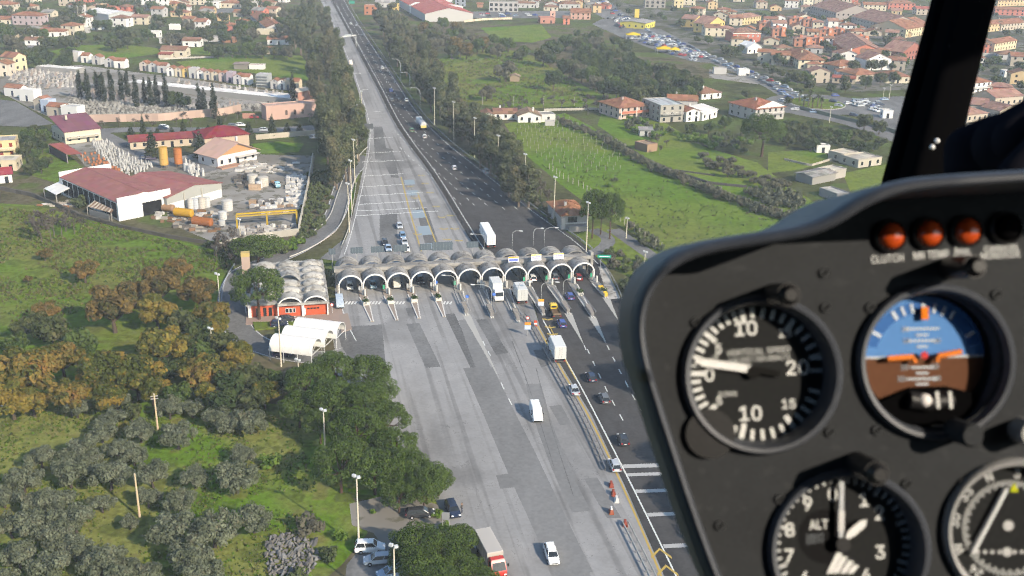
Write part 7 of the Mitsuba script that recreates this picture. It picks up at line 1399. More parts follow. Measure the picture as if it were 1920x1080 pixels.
for b, t, lab in (((673, 1024), (667, 895), 'tall concrete lamp post beside the white off-road car'), ((741, 1150), (737, 1025), 'concrete lamp post at the lower edge before the lower pines'), ((610, 850), (607, 770), 'lamp post rising out of the pine mass'), ((527.5, 688), (522.5, 598), 'lamp post in front of the nearest white shelter'),
                  ((414, 590), (408.5, 515), 'lamp post at the outer bend of the access road'), ((562, 735), (560, 676), 'short lamp post between shelters and pines'), ((399, 664), (397.5, 617), 'thin lamp post among the oaks at the bend'), ((1099, 471), (1102.2, 381), 'lamp post right of the decaying house at the canopy end'), ((1038, 421), (1041, 333), 'lamp post left of the decaying house'), ((983, 376), (986, 290), 'lamp post on the right edge, second above the house'), ((933.3, 333), (936, 255), 'lamp post on the right edge, third above the house'),
                  ((889.6, 296), (891.4, 222), 'lamp post on the right edge, fourth above the house'), ((850.7, 263), (851.5, 192), 'lamp post on the right edge, fifth above the house'), ((815, 236), (815.7, 166), 'lamp post on the right edge, sixth above the house'), ((1207, 515), (1208.5, 473), 'short lamp post at the edge of the grass by the panel'), ((1174, 447), (1175, 410), 'slim post on the farm track'),
                  ((655, 436), (653, 345), 'lamp post on the verge of the access road, lowest'), ((660, 398), (654, 302), 'lamp post on the verge of the access road, second'), ((665.5, 344), (663.3, 263), 'lamp post on the left edge, third up'), ((670, 303), (668, 230), 'lamp post on the left edge, fourth up'), ((672.5, 248), (671, 198), 'lamp post on the left edge, fifth up'), ((679, 215), (676, 172), 'lamp post on the left edge, sixth up'), ((451, 450), (450, 412), 'thin white post at the stone yard fence'),
                  ((1655, 188), (1658, 166), 'white mast left of the two beside the car park'), ((1667, 184), (1671, 160), 'white mast right of the two beside the car park'), ((1555, 230), (1556, 201), 'slim lamp post below the roundabout lawn'), ((365, 18), (364, 0), 'thin mast at the top of the village'), ((147, 33), (149, 12), 'pinkish mast behind the white cube house')):
    lamp_post(b, t, lab)
lamp_post((262.2, 970), (252.8, 890), 'bare wooden pole leaning in the middle of the olive grove', wood=True); lamp_post((296, 806), (290.5, 740), 'wooden pole with crossarms at the upper edge of the olive grove', wood=True, cross=True); lamp_post((334, 660), (332, 627), 'short concrete pole among the autumn oaks', wood=True)
for x, y, t, sd, lab in ((788, 212, 165, 180, 'curved street lamp on the right edge, nearest of three'), (769, 178, 136, 180, 'curved street lamp on the right edge, middle of three'), (751, 154, 111, 180, 'curved street lamp on the right edge, farthest of three'), (675, 196, 168, 0, 'curved street lamp on the left edge, nearer'), (662, 166, 137, 0, 'curved street lamp on the left edge, farther')):
    lamp('curved_street_lamp', G(x, y), height_at((x, y), (x, t)), 3.4, lab, ang=math.radians(sd), col=(.55, .55, .52), r=.14)
# overhead gantry and roadside signs
k = new('gantry', 'grey sign gantry over the pale carriageway far up', 'gantry'); a, b = G(636, 92), G(668, 88); h = height_at((668, 88), (668, 66))
for p in (a, b): part(k, 'leg', MB((.5, .5, .48)).box(p + (0, 0, h / 2), (.35, .35, h)).entry('paint'))
u = (b - a) / np.linalg.norm(b - a); part(k, 'beam', MB((.52, .52, .50)).box((a + b) / 2 + (0, 0, h), (np.linalg.norm(b - a), .5, .6), rz=math.atan2(u[1], u[0])).entry('paint')); part(k, 'sign_panel', MB((.30, .33, .35)).box((a + b) / 2 + (0, .3, h + .3), (6, .12, 1.6), rz=math.atan2(u[1], u[0])).entry('paint'))
k = new('gantry', 'dark overhead sign back at the left edge by the trees', 'gantry'); P = G(690, 252); part(k, 'post', MB((.3, .3, .3)).box(P + (-1.6, 0, 1.6), (.2, .2, 3.2)).entry('paint'))
part(k, 'sign_panel', MB((.10, .11, .12)).box(P + (.4, 0, 3.2), (3.4, .14, 2.2)).entry('paint')); part(k, 'lower_rail', MB((.4, .4, .4)).box(P + (.4, -.1, 2.2), (3.4, .1, .12)).entry('paint'))
k = new('motorway_sign', 'green sign at the very top beside the motorway', 'sign'); P = G(660, 12); part(k, 'panel', MB((.03, .26, .18)).box(P + (0, 0, 3.4), (4.6, .15, 2.6)).entry('paint')); part(k, 'post', MB((.4, .4, .4)).box(P + (0, .2, 1.4), (.2, .2, 2.8)).entry('paint'))
k = new('road_sign', 'grey backs of two small signs at the plaza edge near the dark cars', 'sign'); P = G(836, 1000); 
part(k, 'panel', MB((.24, .25, .26)).box(P + (0, 0, 3.0), (1.15, .1, 1.3)).entry('satin'))
for sx in (-.5, .5): part(k, 'post', MB((.35, .36, .36)).box(P + (sx, .1, 1.5), (.08, .08, 3.0)).entry('paint'))
k = new('road_sign', 'small grey board lower along the plaza edge near the truck', 'sign'); P = G(867, 1018); part(k, 'panel', MB((.34, .35, .35)).box(P + (0, 0, 1.9), (1.0, .1, .7)).entry('satin'))
for sx in (-.35, .35): part(k, 'post', MB((.4, .4, .4)).box(P + (sx, .1, .9), (.07, .07, 1.8)).entry('paint'))
# fence posts along the right-hand field, vineyard stakes
stake = MB((.40, .37, .31)).box((0, 0, .95), (.13, .13, 1.9)).entry('paint')
for i, q in enumerate(resample(smooth_line(pts((1030, 318), (1062, 340), (1100, 356), (1135, 395), (1165, 418), (1200, 442), (1245, 472)), 1), 3.4)):
    k = new('fence_post', 'pale concrete fence post along the edge of the right field', 'fence post', 'fence posts by the right field'); put(k, {**stake, 'to_world': place(q[0], q[1], 0, r6.uniform(0, 1.5), (1.2, 1.2, 1.15))})
vp = Polygon(pts((958, 240), (1060, 222), (1085, 236), (1160, 285), (1170, 322), (1075, 322), (1040, 312), (1000, 290), (975, 265)))
o, dx, dy = G(958, 240)[:2], None, None
a1, a2 = g2((1000, 232)), g2((1100, 300)); dx = (a2 - a1) / np.linalg.norm(a2 - a1); dy = np.array([-dx[1], dx[0]]); c = np.array(vp.centroid.coords[0]); n = 0
for i in range(-30, 30):
    for j in range(-30, 30):
        q = c + dx * i * 6.0 + dy * j * 3.2 + r6.normal(0, .25, 2)
        if vp.contains(Point(q)) and n < 290:
            n += 1; k = new('vine_stake', 'thin pale stake in the rows of the young vineyard', 'stake', 'stakes of the vineyard'); put(k, {**stake, 'to_world': place(q[0], q[1], 0, 0, (.7, .7, r6.uniform(.8, 1.05)))})
for q in resample(smooth_line(pts((905, 197), (1000, 197), (1130, 200)), 1), 14): k = new('meadow_post', 'pale post in the fence below the middle meadow', 'fence post', 'posts below the middle meadow'); put(k, {**stake, 'to_world': place(q[0], q[1], 0, 0, (1.4, 1.4, 2.2))})
# gravestones
gs = []
for j in range(6):
    c = [(.52, .50, .46), (.38, .36, .34), (.26, .25, .25), (.56, .53, .49), (.34, .28, .24), (.44, .40, .35)][j]; m = MB(c)
    m.box((0, 0, .25), (1.1, 2.2, .5)); m.box((0, .95, .95), (.9, .22, 1.0 + .15 * j))
    if j % 2 == 0: m.box((0, .95, 1.9 + .1 * j), (.14, .14, .9)); m.box((0, .95, 2.0 + .1 * j), (.6, .14, .14))
    gs.append(m.entry('paint'))
for poly, n, sd, lab, grp in (([(14, 142), (66, 130), (140, 140), (140, 166), (60, 168), (20, 152)], 130, 31, 'pale gravestone in the sunlit part of the cemetery', 'graves in the sunlit part'), ([(128, 182), (200, 190), (330, 205), (430, 203), (485, 196), (380, 196), (250, 180), (140, 168)], 130, 32, 'grey gravestone in the lower part of the cemetery', 'graves in the lower part'), ([(330, 152), (450, 164), (560, 182), (540, 188), (430, 176), (330, 163)], 50, 33, 'pinkish gravestone before the long row of tombs', 'graves before the tombs')):
    r = np.random.default_rng(sd); P = Polygon(pts(*poly)); x0, y0, x1_, y1_ = P.bounds; u = np.array([math.cos(-.12), math.sin(-.12)]); vv = np.array([-u[1], u[0]]); c = np.array(P.centroid.coords[0]); Q = []
    for i in range(-60, 60):
        for j in range(-40, 40):
            q = c + u * i * 2.4 + vv * j * (4.2 if sd != 32 else 3.4) + r.normal(0, .35, 2)
            if P.contains(Point(q)) and r.random() < .8: Q.append(q)
    r.shuffle(Q)
    for q in Q[:n]: k = new('gravestone', lab, 'gravestone', grp); put(k, {**gs[int(r.integers(6)) if sd != 32 else int(r.choice([1, 2, 2, 4]))], 'to_world': place(q[0], q[1], 0, -.12 + r.normal(0, .05), r.uniform(.7, 1.05))})
r = np.random.default_rng(36); m = MB()
from shapely import contains_xy
P = Polygon(pts((125, 184), (200, 189), (330, 204), (440, 203), (490, 196), (545, 190), (600, 200), (560, 208), (455, 206), (300, 222), (150, 230))); x0, y0, x1_, y1_ = P.bounds; q = np.c_[r.uniform(x0, x1_, 5000), r.uniform(y0, y1_, 5000)]; q = q[contains_xy(P, q[:, 0], q[:, 1])][:1100]
for a in q: c = np.array((.22, .21, .19)) * r.uniform(.4, 2.0); m.box((a[0], a[1], .2), (.9, 1.8, .4), col=c); m.box((a[0], a[1] + .8, .7), (.7, .2, 1.0), col=c)
put(new('small_grave', 'closely packed small grey graves behind the pink wall', kind='stuff'), m.entry('paint'))
# garden statues and pots of the stone yard
st = []
for j in range(4):
    m = MB((.50, .49, .46)); m.box((0, 0, .35), (.6, .6, .7)); pr = [[(.16, .7), (.22, .9), (.18, 1.3), (.24, 1.6), (.10, 1.75), (.15, 1.95), (.02, 2.1)], [(.20, .7), (.45, .95), (.5, 1.1), (.2, 1.15), (.25, 1.5), (.30, 1.55), (.05, 1.6)], [(.14, .7), (.12, 1.6), (.25, 1.7), (.12, 1.8), (.02, 1.9)], [(.3, .7), (.34, 1.1), (.26, 1.5), (.14, 1.6), (.16, 1.85), (.02, 1.95)]][j]
    m.tube([(0, 0, z) for _, z in pr], [q for q, _ in pr], n=8); st.append(m.entry('paint', smooth=40))
pot = MB((.42, .17, .08)); pot.tube([(0, 0, z) for z in (0, .1, .7, 1.1, 1.2)], [.3, .38, .6, .5, .55], n=10); pot = pot.entry('paint', smooth=40)
for q in scatter([(172, 262), (205, 268), (250, 298), (290, 312), (270, 325), (235, 330), (205, 308), (180, 285)], 150, 4.2, 41): P = G(*q); k = new('garden_statue', 'white cast garden statue in the crowded statue yard', 'statue', 'statues in the stone yard'); put(k, {**st[int(r6.integers(4))], 'to_world': place(P[0], P[1], 0, r6.uniform(0, 6), r6.uniform(.6, .95))})
for q in scatter([(148, 290), (180, 285), (205, 310), (232, 326), (205, 325), (165, 308)], 34, 5, 42) + scatter([(325, 298), (350, 305), (372, 322), (352, 328), (335, 318)], 0, 5, 43): P = G(*q); k = new('clay_pot', 'orange clay pot at the edge of the statue yard', 'pot', 'clay pots of the stone yard'); put(k, {**pot, 'to_world': place(P[0], P[1], 0, 0, r6.uniform(.6, .95))})
for q in scatter([(345, 306), (372, 318), (385, 330), (365, 335), (350, 322)], 16, 6, 44): P = G(*q); k = new('garden_statue', 'white statue or slab beside the orange silo', 'statue', 'white pieces by the orange silo'); put(k, {**st[int(r6.integers(4))], 'to_world': place(P[0], P[1], 0, r6.uniform(0, 6), 1.3)})
# blocks, slabs and scrap of the yard
for poly, n, sd, nm, lab, grp, cols, szs in (([(540, 330), (575, 328), (570, 390), (552, 395), (540, 360)], 46, 45, 'stone_block', 'pale squared block in the rows of the stone yard', 'stone blocks in rows', [(.55, .53, .50), (.48, .47, .45), (.62, .60, .56)], (1.6, .9, .8)), ([(455, 300), (520, 312), (560, 305), (520, 325), (440, 322)], 40, 46, 'stone_slab', 'marble slab lying before the villa', 'slabs before the villa', [(.60, .58, .54), (.40, .37, .33), (.52, .50, .46)], (1.8, 1.1, .5)),
                                    ([(470, 380), (545, 372), (548, 398), (500, 405), (472, 398)], 34, 47, 'crate', 'crate or rubble block in the lower stone yard', 'crates in the lower yard', [(.45, .43, .40), (.34, .24, .16), (.55, .53, .50), (.14, .13, .12)], (1.4, 1.1, 1.0)), ([(270, 400), (330, 395), (420, 398), (425, 422), (395, 440), (330, 428), (290, 412)], 60, 48, 'scrap_piece', 'piece of scrap or timber in front of the halls', 'scrap before the halls', [(.30, .27, .23), (.40, .36, .30), (.20, .12, .07), (.12, .11, .10), (.50, .48, .45)], (1.7, .8, .6)),
                                    ([(440, 335), (468, 332), (470, 352), (448, 352)], 16, 49, 'scrap_piece', 'dark scrap piece left of the pale tanks', 'scrap left of the tanks', [(.06, .06, .06), (.12, .11, .10), (.3, .28, .25)], (1.4, 1.0, 1.0)), ([(450, 425), (555, 425), (552, 436), (455, 440)], 40, 50, 'stone_block', 'grey block piled under the yellow gantry', 'blocks under the gantry', [(.40, .38, .35), (.22, .20, .18), (.52, .50, .46)], (1.2, .8, .7)), ([(70, 385), (130, 378), (150, 392), (90, 388)], 12, 52, 'scrap_piece', 'timber and scrap left of the big hall', 'scrap left of the hall', [(.40, .36, .30), (.3, .15, .08), (.5, .48, .46)], (1.8, .7, .5))):
    r = np.random.default_rng(sd)
    for q in scatter(poly, n, 5.5, sd): P = G(*q); k = new(nm, lab, {'stone_block': 'block', 'stone_slab': 'slab', 'crate': 'crate', 'scrap_piece': 'scrap'}[nm], grp); s = np.array(szs) * r.uniform(.6, 1.5, 3); put(k, {**ubox(cols[int(r.integers(len(cols)))]), 'to_world': T().translate([P[0], P[1], s[2] / 2]).rotate([0, 0, 1], float(r.uniform(-30, 30))).scale(s.tolist())})
k = new('brick_pile', 'tan brick base under the large pale tanks', 'bricks'); P = G(478, 356)
for i in range(4):
    for j in range(2): part(k, 'block', MB(np.array((.46, .33, .22)) * (.9 + .06 * ((i + j) % 4))).box(P + (i * .95 - 1.4, 0, .5 + j * .92), (.9, 1.4, .88)).entry('paint'))
# gravel rubble heap at the grove edge: boulders
r = np.random.default_rng(61)
def boulder(s):
    p = s * (r.normal(size=(14, 3))); p = p / np.linalg.norm(p, axis=1, keepdims=True) * r.uniform(.6, 1.1, (14, 1)) * np.array([1.1, .9, .7]); return hull(p)
bs = [MB(c).mesh(boulder(1.0)).entry('paint') for c in ((.155, .152, .145), (.11, .108, .105), (.185, .172, .155), (.13, .124, .115), (.18, .18, .178))]
for q in scatter([(500, 1010), (540, 1000), (590, 1018), (600, 1050), (575, 1085), (510, 1090), (498, 1050)], 230, 1.7, 62):
    P = G(*q); s = r.uniform(.16, .46); k = new('boulder', 'grey-brown boulder in the rubble heap', 'rock', 'boulders of the rubble heap')
    put(k, {**bs[int(r.integers(5))], 'to_world': T().translate([P[0], P[1], float(r.uniform(.05, .4))]).rotate([r.random(), r.random(), 1], float(r.uniform(0, 360))).scale([s, s, s])})
# ---------------------------------------------------------------- helicopter cockpit: instrument panel 0.55 m ahead of the eye, facing it
PD = 0.55
scene['panel_paint'] = two({'type': 'principled', 'base_color': proc(lambda p, n, uv: mi.Color3f(0.0250, 0.0270, 0.0298) * (0.75 + 0.2 * noise(p.x * 900, p.y * 900, p.z * 900) + 0.3 * fbm(p.x * 45, p.y * 45, p.z * 45, 4)) + 0.006 * smoothstep(0.66, 0.74, fbm(p.x * 160 + p.z * 40, p.y * 160, p.z * 160, 4))), 'roughness': 0.75, 'specular': 0.12})
scene['black_plastic'] = two({'type': 'principled', 'base_color': {'type': 'rgb', 'value': [0.012, 0.012, 0.013]}, 'roughness': 0.45, 'specular': 0.4})
scene['lip_paint'] = two({'type': 'principled', 'base_color': proc(lambda p, n, uv: mi.Color3f(0.038, 0.043, 0.054) * (0.8 + 0.4 * fbm(p.x * 60, p.y * 60, p.z * 60, 4)) + 0.008 * smoothstep(0.64, 0.74, fbm(p.x * 220, p.y * 220, p.z * 220, 3))), 'roughness': 0.55, 'specular': 0.5})
scene['pillar_paint'] = two({'type': 'diffuse', 'reflectance': {'type': 'rgb', 'value': [0.003, 0.003, 0.0034]}})
scene['cloth'] = two({'type': 'diffuse', 'reflectance': {'type': 'rgb', 'value': [0.011, 0.011, 0.015]}})
scene['amber'] = {'type': 'principled', 'base_color': {'type': 'rgb', 'value': [0.36, 0.046, 0.005]}, 'roughness': 0.18, 'specular': 0.6, 'clearcoat': 0.5}
scene['dial_paint'] = two({'type': 'diffuse', 'reflectance': vc()})
ORG = EYE + FW * PD; N_ = -FW
def W3(x, y, z=0.0): return ORG + RT * x + UP * y + N_ * z
MP = np.eye(4); MP[:3, 0], MP[:3, 1], MP[:3, 2], MP[:3, 3] = RT, UP, N_, ORG
U = PD / FPX                                     # metres on the panel per photo pixel
def xy(px, py, z=0.0): k = (PD - z) / FPX; return np.array([(px - 960) * k, (540 - py) * k])
pn = new('instrument_panel', 'black helicopter instrument panel with round gauges under a curved glareshield', 'instrument panel')
rim = smooth_line([(1400, 1180), (1356, 1090), (1312, 970), (1272, 850), (1236, 740), (1214, 660), (1209, 600), (1224, 545), (1262, 502), (1320, 478), (1420, 462), (1510, 448), (1572, 424), (1625, 388), (1690, 362), (1780, 352), (1930, 342), (2080, 334), (2300, 326), (2600, 330)], 3)
tt = np.linspace(0, 1, len(rim)); hh = np.interp(rim[:, 0] + 0 * tt, [1200, 1260, 1500, 1650, 1800, 2100], [.014, .028, .052, .066, .074, .078]); low = rim[:, 1] > 700; hh = np.where(low, np.interp(rim[:, 1], [600, 800, 1200], [.014, .009, .008]), hh)
base = np.array([xy(p[0], p[1], h) for p, h in zip(rim, hh)])
t_ = np.gradient(base, axis=0); t_ /= np.linalg.norm(t_, axis=1, keepdims=True); nrm = np.c_[-t_[:, 1], t_[:, 0]]           # outward (left / up) of the outline
thick = np.interp(rim[:, 0], [1200, 1300, 1600, 2000], [.0070, .0072, .0070, .0065])
rings = []
for o, dz in ((0, None), (0.0, -.003), (.15, 0.0), (.45, .0015), (.8, -.0015), (1.0, -.006), (1.08, None), (1.12, -99)):
    z = np.zeros(len(rim)) - .001 if (dz is None and o == 0) else (hh * .3 if dz is None else (np.full(len(rim), -.045) if dz == -99 else hh + dz))
    rings.append(np.c_[base + nrm * (thick * o)[:, None], z])
m = MB(); n = len(rim); m.add(np.vstack(rings), [[r * n + i, (r + 1) * n + i, (r + 1) * n + i + 1, r * n + i + 1] for r in range(len(rings) - 1) for i in range(n - 1)])
part(pn, 'glareshield', m.entry('lip_paint', smooth=True, M=MP))
fp = np.vstack([base, [xy(2600, 1180)]]); P_ = Polygon(fp).buffer(0)
holes = {'vsi': (1427, 702, 134), 'att': (1750, 678, 128), 'alt': (1590, 1030, 136), 'nav': (1903, 995, 122)}
for q in holes.values(): P_ = P_.difference(Point(*xy(q[0], q[1])).buffer(q[2] * U, 48))
P_ = P_ if P_.geom_type == 'Polygon' else max(P_.geoms, key=lambda g: g.area)
face = trimesh.creation.extrude_polygon(P_, .004, engine='earcut'); face.apply_translation([0, 0, -.004])
part(pn, 'face_plate', MB().mesh(face).entry('panel_paint', M=MP))
def disc(m, px, py, r, z0, z1, n=40, col=None, r1=None):
    c = xy(px, py); return m.tube([(c[0], c[1], z0), (c[0], c[1], z1)], [r * U, (r1 or r) * U], n=n, col=col)
def ringm(px, py, prof, n=64, bs='lip_paint', mb=None):
    c = xy(px, py); A = np.linspace(0, 2 * np.pi, n, endpoint=False); m = mb or MB(); k = len(prof)
    v = np.vstack([np.c_[c[0] + r * U * np.cos(A), c[1] + r * U * np.sin(A), np.full(n, z)] for r, z in prof])
    m.add(v, [[j * n + i, j * n + (i + 1) % n, (j + 1) * n + (i + 1) % n, (j + 1) * n + i] for j in range(k - 1) for i in range(n)]); return m
WHT = (.55, .56, .55)
def bar(m, px, py, ang, r0, r1, w, z, th=.0006, col=WHT):
    """a printed mark along a radius: centre (px, py), angle in degrees, from radius r0 to r1, width w, in photo pixels"""
    c = xy(px, py); a = math.radians(ang); d = np.array([math.cos(a), math.sin(a)]); e = np.array([-d[1], d[0]]) * w / 2 * U
    p = [c + d * r0 * U - e, c + d * r1 * U - e, c + d * r1 * U + e, c + d * r0 * U + e]
    v = [(q[0], q[1], z) for q in p] + [(q[0], q[1], z + th) for q in p]
    return m.add(v, [[4, 5, 6, 7], [0, 1, 5, 4], [1, 2, 6, 5], [2, 3, 7, 6], [3, 0, 4, 7]], col)
def text(parent, s, px, py, hpx, z, col=WHT, nm='lettering', rot=3.0, bold=False, wpx=None, lab=None):
    t = meshkit.text_mesh(s, hpx * U, .0003, bold); t.apply_translation(-t.bounds.mean(0)); c = xy(px, py)
    if wpx: t.apply_scale([wpx * U / (t.bounds[1, 0] - t.bounds[0, 0]), 1, 1])
    t.apply_transform(trimesh.transformations.rotation_matrix(math.radians(rot), [0, 0, 1])); t.apply_translation([c[0], c[1], z])
    return part(parent, nm, MB(col).mesh(t).entry('dial_paint', M=MP), lab)
def gauge(nm, lab, px, py, R, prof_extra=(), rimcol='lip_paint', depth=.010):
    g = part(pn, nm, ringm(px, py, [(R + 12, .0005), (R + 11, .004), (R + 6, .0055), (R - 1, .005), (R - 6, .001), (R - 8, -.004), (R - 9, -depth - .002)]).entry(rimcol, smooth=50, M=MP), lab)
    m = MB((.020, .021, .022)); disc(m, px, py, R - 7, -depth - .003, -depth, 56); part(g, 'dial', m.entry('dial_paint', M=MP)); return g, -depth + .0001
# vertical speed indicator
g, z = gauge('vertical_speed_indicator', 'vertical speed gauge with white needle, upper left on the panel', 1427, 702, 138, depth=.012)
for s in (1, -1):
    for v in range(0, 20):
        a = 180 - s * (v * 7.7 if v <= 10 else 77 + (v - 10) * 9.6); big = v % 5 == 0
        if v == 0 and s < 0: continue
        m = MB(); bar(m, 1427, 704, a, 98 if big else 107, 127, 9.5 if big else 7, z); part(g, 'tick_mark', m.entry('dial_paint', M=MP))
for dy in (-12, 12): m = MB(); bar(m, 1427, 690 + dy, 2, 104, 126, 6, z); part(g, 'tick_mark', m.entry('dial_paint', M=MP))
for s, x, y, h in (('10', 1408, 617, 27), ('10', 1417, 780, 27), ('20', 1507, 692, 27), ('15', 1483, 626, 16), ('15', 1490, 762, 17), ('0', 1338, 706, 24), ('5', 1356, 656, 17), ('5', 1357, 756, 15)): text(g, s, x, y, h, z, nm='numeral', bold=True)
text(g, 'VERTICAL SPEED', 1432, 661, 11, z, wpx=122, rot=4); text(g, '100 FEET PER MINUTE', 1434, 676, 9, z, wpx=118, rot=4); text(g, 'UP', 1350, 672, 10, z, rot=40); text(g, 'DOWN', 1373, 743, 9, z, wpx=34)
m = MB((.62, .62, .61)); bar(m, 1412, 694, 172, -14, 92, 15, z + .0022, .0012, (.62, .62, .61)); bar(m, 1412, 694, 172, 90, 104, 8, z + .0022, .0012, (.62, .62, .61)); part(g, 'needle', m.entry('dial_paint', M=MP))
m = MB((.012, .012, .012)); bar(m, 1412, 694, -10, 8, 58, 12, z + .002, .001, (.012, .012, .012)); disc(m, 1420, 700, 13, z + .001, z + .0036, 20); part(g, 'needle_tail', m.entry('dial_paint', M=MP))
# attitude indicator
g, z = gauge('attitude_indicator', 'artificial horizon with blue sky and brown ground halves', 1752, 678, 136, depth=.013)
c0 = xy(1748, 680); A = np.linspace(0, np.pi, 33)
for nm, col, a0, yo in (('sky_half', (.085, .20, .44), 0.03, 0), ('ground_half', (.105, .050, .030), np.pi + .03, 0)):
    m = MB(col); v = np.vstack([[(c0[0], c0[1] + 8 * U, z + .0004)], np.c_[c0[0] + 117 * U * np.cos(A + a0), c0[1] + 8 * U + 117 * U * np.sin(A + a0) * (1 if a0 < 1 else 1), np.full(33, z + .0004)]]); m.add(v, [[0, i, i + 1] for i in range(1, 33)]); part(g, nm, m.entry('dial_paint', M=MP))
m = MB((.045, .12, .32))
Aa = np.linspace(math.radians(18), math.radians(165), 25); v = np.vstack([np.c_[c0[0] + r_ * U * np.cos(Aa), c0[1] + r_ * U * np.sin(Aa), np.full(25, z + .0006)] for r_ in (92, 114)]); m.add(v, [[i, i + 1, 25 + i + 1, 25 + i] for i in range(24)]); part(g, 'bank_ring', m.entry('dial_paint', M=MP))
for a, w in ((90, 7), (78, 5), (68, 5), (58, 6), (30, 6), (102, 5), (112, 5), (122, 7), (150, 6)): m = MB(); bar(m, 1748, 680, a, 94, 112, w, z + .0008, .0003, (.50, .56, .62)); part(g, 'bank_mark', m.entry('dial_paint', M=MP))
m = MB((.62, .17, .02)); bar(m, 1747, 680, 90, 80, 104, 13, z + .003, .0012, (.62, .17, .02)); part(g, 'bank_pointer', m.entry('dial_paint', M=MP))
m = MB((.5, .52, .54)); bar(m, 1748, 672, 1, -116, 116, 4, z + .0008, .0002, (.45, .47, .48)); part(g, 'horizon_line', m.entry('dial_paint', M=MP))
for y, w in ((618, 66), (630, 24), (641, 52), (652, 22), (692, 44), (703, 24), (714, 60), (724, 24)): m = MB(); bar(m, 1746, y, 1, -w / 2, w / 2, 4, z + .0008, .0002, (.42, .46, .50)); part(g, 'pitch_line', m.entry('dial_paint', M=MP))
for x, y in ((1714, 619), (1716, 641), (1774, 641), (1712, 692), (1770, 690), (1706, 714), (1774, 713)): text(g, '10' if y in (641, 692, 690) else '20', x, y, 9, z + .0009, (.42, .46, .50), nm='numeral')
for sx, pts_ in ((-1, [(1675, 675), (1722, 671), (1727, 682)]), (1, [(1768, 680), (1772, 669), (1815, 661)])):
    m = MB((.66, .19, .04)); q = [np.r_[xy(*p), z + .0045] for p in pts_]; m.tube(q, 5.5 * U, n=8); part(g, 'wing_bar', m.entry('dial_paint', smooth=60, M=MP))
m = MB((.45, .05, .05)); disc(m, 1745, 668, 7, z + .004, z + .005, 12); part(g, 'centre_dot', m.entry('dial_paint', M=MP))
m = MB((.012, .012, .013)); q = xy(1748, 775); m.prism([xy(1655, 758), xy(1690, 742), xy(1720, 730), xy(1790, 728), xy(1832, 738), xy(1835, 780), xy(1800, 796), xy(1690, 800)], z + .001, z + .006); part(g, 'slip_housing', m.entry('pillar_paint', M=MP))
m = MB((.010, .010, .011)); m.tube([(*xy(1712, 752), z + .0075), (*xy(1748, 757), z + .0075), (*xy(1792, 750), z + .0075)], 17 * U, n=12); part(g, 'slip_tube', m.entry('black_plastic', smooth=60, M=MP))
s_ = trimesh.creation.icosphere(2, 13 * U); s_.apply_translation([*xy(1738, 752), z + .0098]); part(g, 'slip_ball', MB((.66, .62, .60)).mesh(s_).entry('dial_paint', smooth=True, M=MP))
for x in (1759, 1783): m = MB(); bar(m, x, 750, 95, -16, 16, 6, z + .0122, .0004, (.52, .52, .50)); part(g, 'slip_mark', m.entry('dial_paint', M=MP))
# altimeter
g, z = gauge('altimeter', 'altimeter with ALT lettering and two white hands, cut by the lower edge', 1590, 1030, 140, depth=.011)
for i in range(50):
    a = 92 - i * 7.2; m = MB(); bar(m, 1590, 1030, a, 117 if i % 5 else 112, 131, 7 if i % 5 == 0 else 5.5, z, col=(.40, .41, .41)); part(g, 'tick_mark', m.entry('dial_paint', M=MP))
for s, x, y in (('0', 1573, 934), ('9', 1525, 952), ('8', 1491, 1002), ('7', 1490, 1052), ('1', 1633, 945), ('2', 1662, 970), ('3', 1664, 1045), ('4', 1637, 1090), ('6', 1520, 1095)): text(g, s, x, y, 25, z, nm='numeral', bold=True)
m = MB((.012, .012, .013)); disc(m, 1560, 1015, 52, z, z + .0002, 32); part(g, 'sub_dial', m.entry('dial_paint', M=MP))
text(g, 'ALT', 1546, 992, 17, z + .0003, bold=True, wpx=36); text(g, '1000 FT', 1539, 1014, 8, z + .0003, (.20, .22, .24), wpx=34); text(g, '100 FT', 1539, 1024, 8, z + .0003, (.20, .22, .24), wpx=34)
m = MB((.46, .47, .48)); bar(m, 1584, 1012, 89, -2, 106, 8, z + .004, .0008, (.42, .44, .46)); bar(m, 1584, 1012, 89, 10, 50, 11, z + .0042, .0008, (.5, .5, .5)); part(g, 'long_hand', m.entry('dial_paint', M=MP))
m = MB((.62, .62, .61)); c = [xy(1592, 1016), xy(1600, 1000), xy(1622, 982), xy(1634, 980), xy(1632, 992), xy(1612, 1010), xy(1598, 1018)]; m.prism(c, z + .0028, z + .0038); part(g, 'short_hand', m.entry('dial_paint', M=MP))
for x0, y0, x1_, y1_ in ((1560, 1085, 1580, 1045), (1572, 1085, 1590, 1052), (1586, 1085, 1602, 1060), (1600, 1085, 1612, 1068)):
    c = [xy(x0, y0), xy(x1_, y1_), xy(x1_ + 11, y1_ + 2), xy(x0 + 11, y0)]; m = MB((.60, .60, .59)); m.prism(c, z + .0006, z + .001); part(g, 'warning_stripe', m.entry('dial_paint', M=MP))
m = MB((.02, .02, .02)); disc(m, 1588, 1026, 14, z + .001, z + .006, 20); part(g, 'hub', m.entry('black_plastic', M=MP))
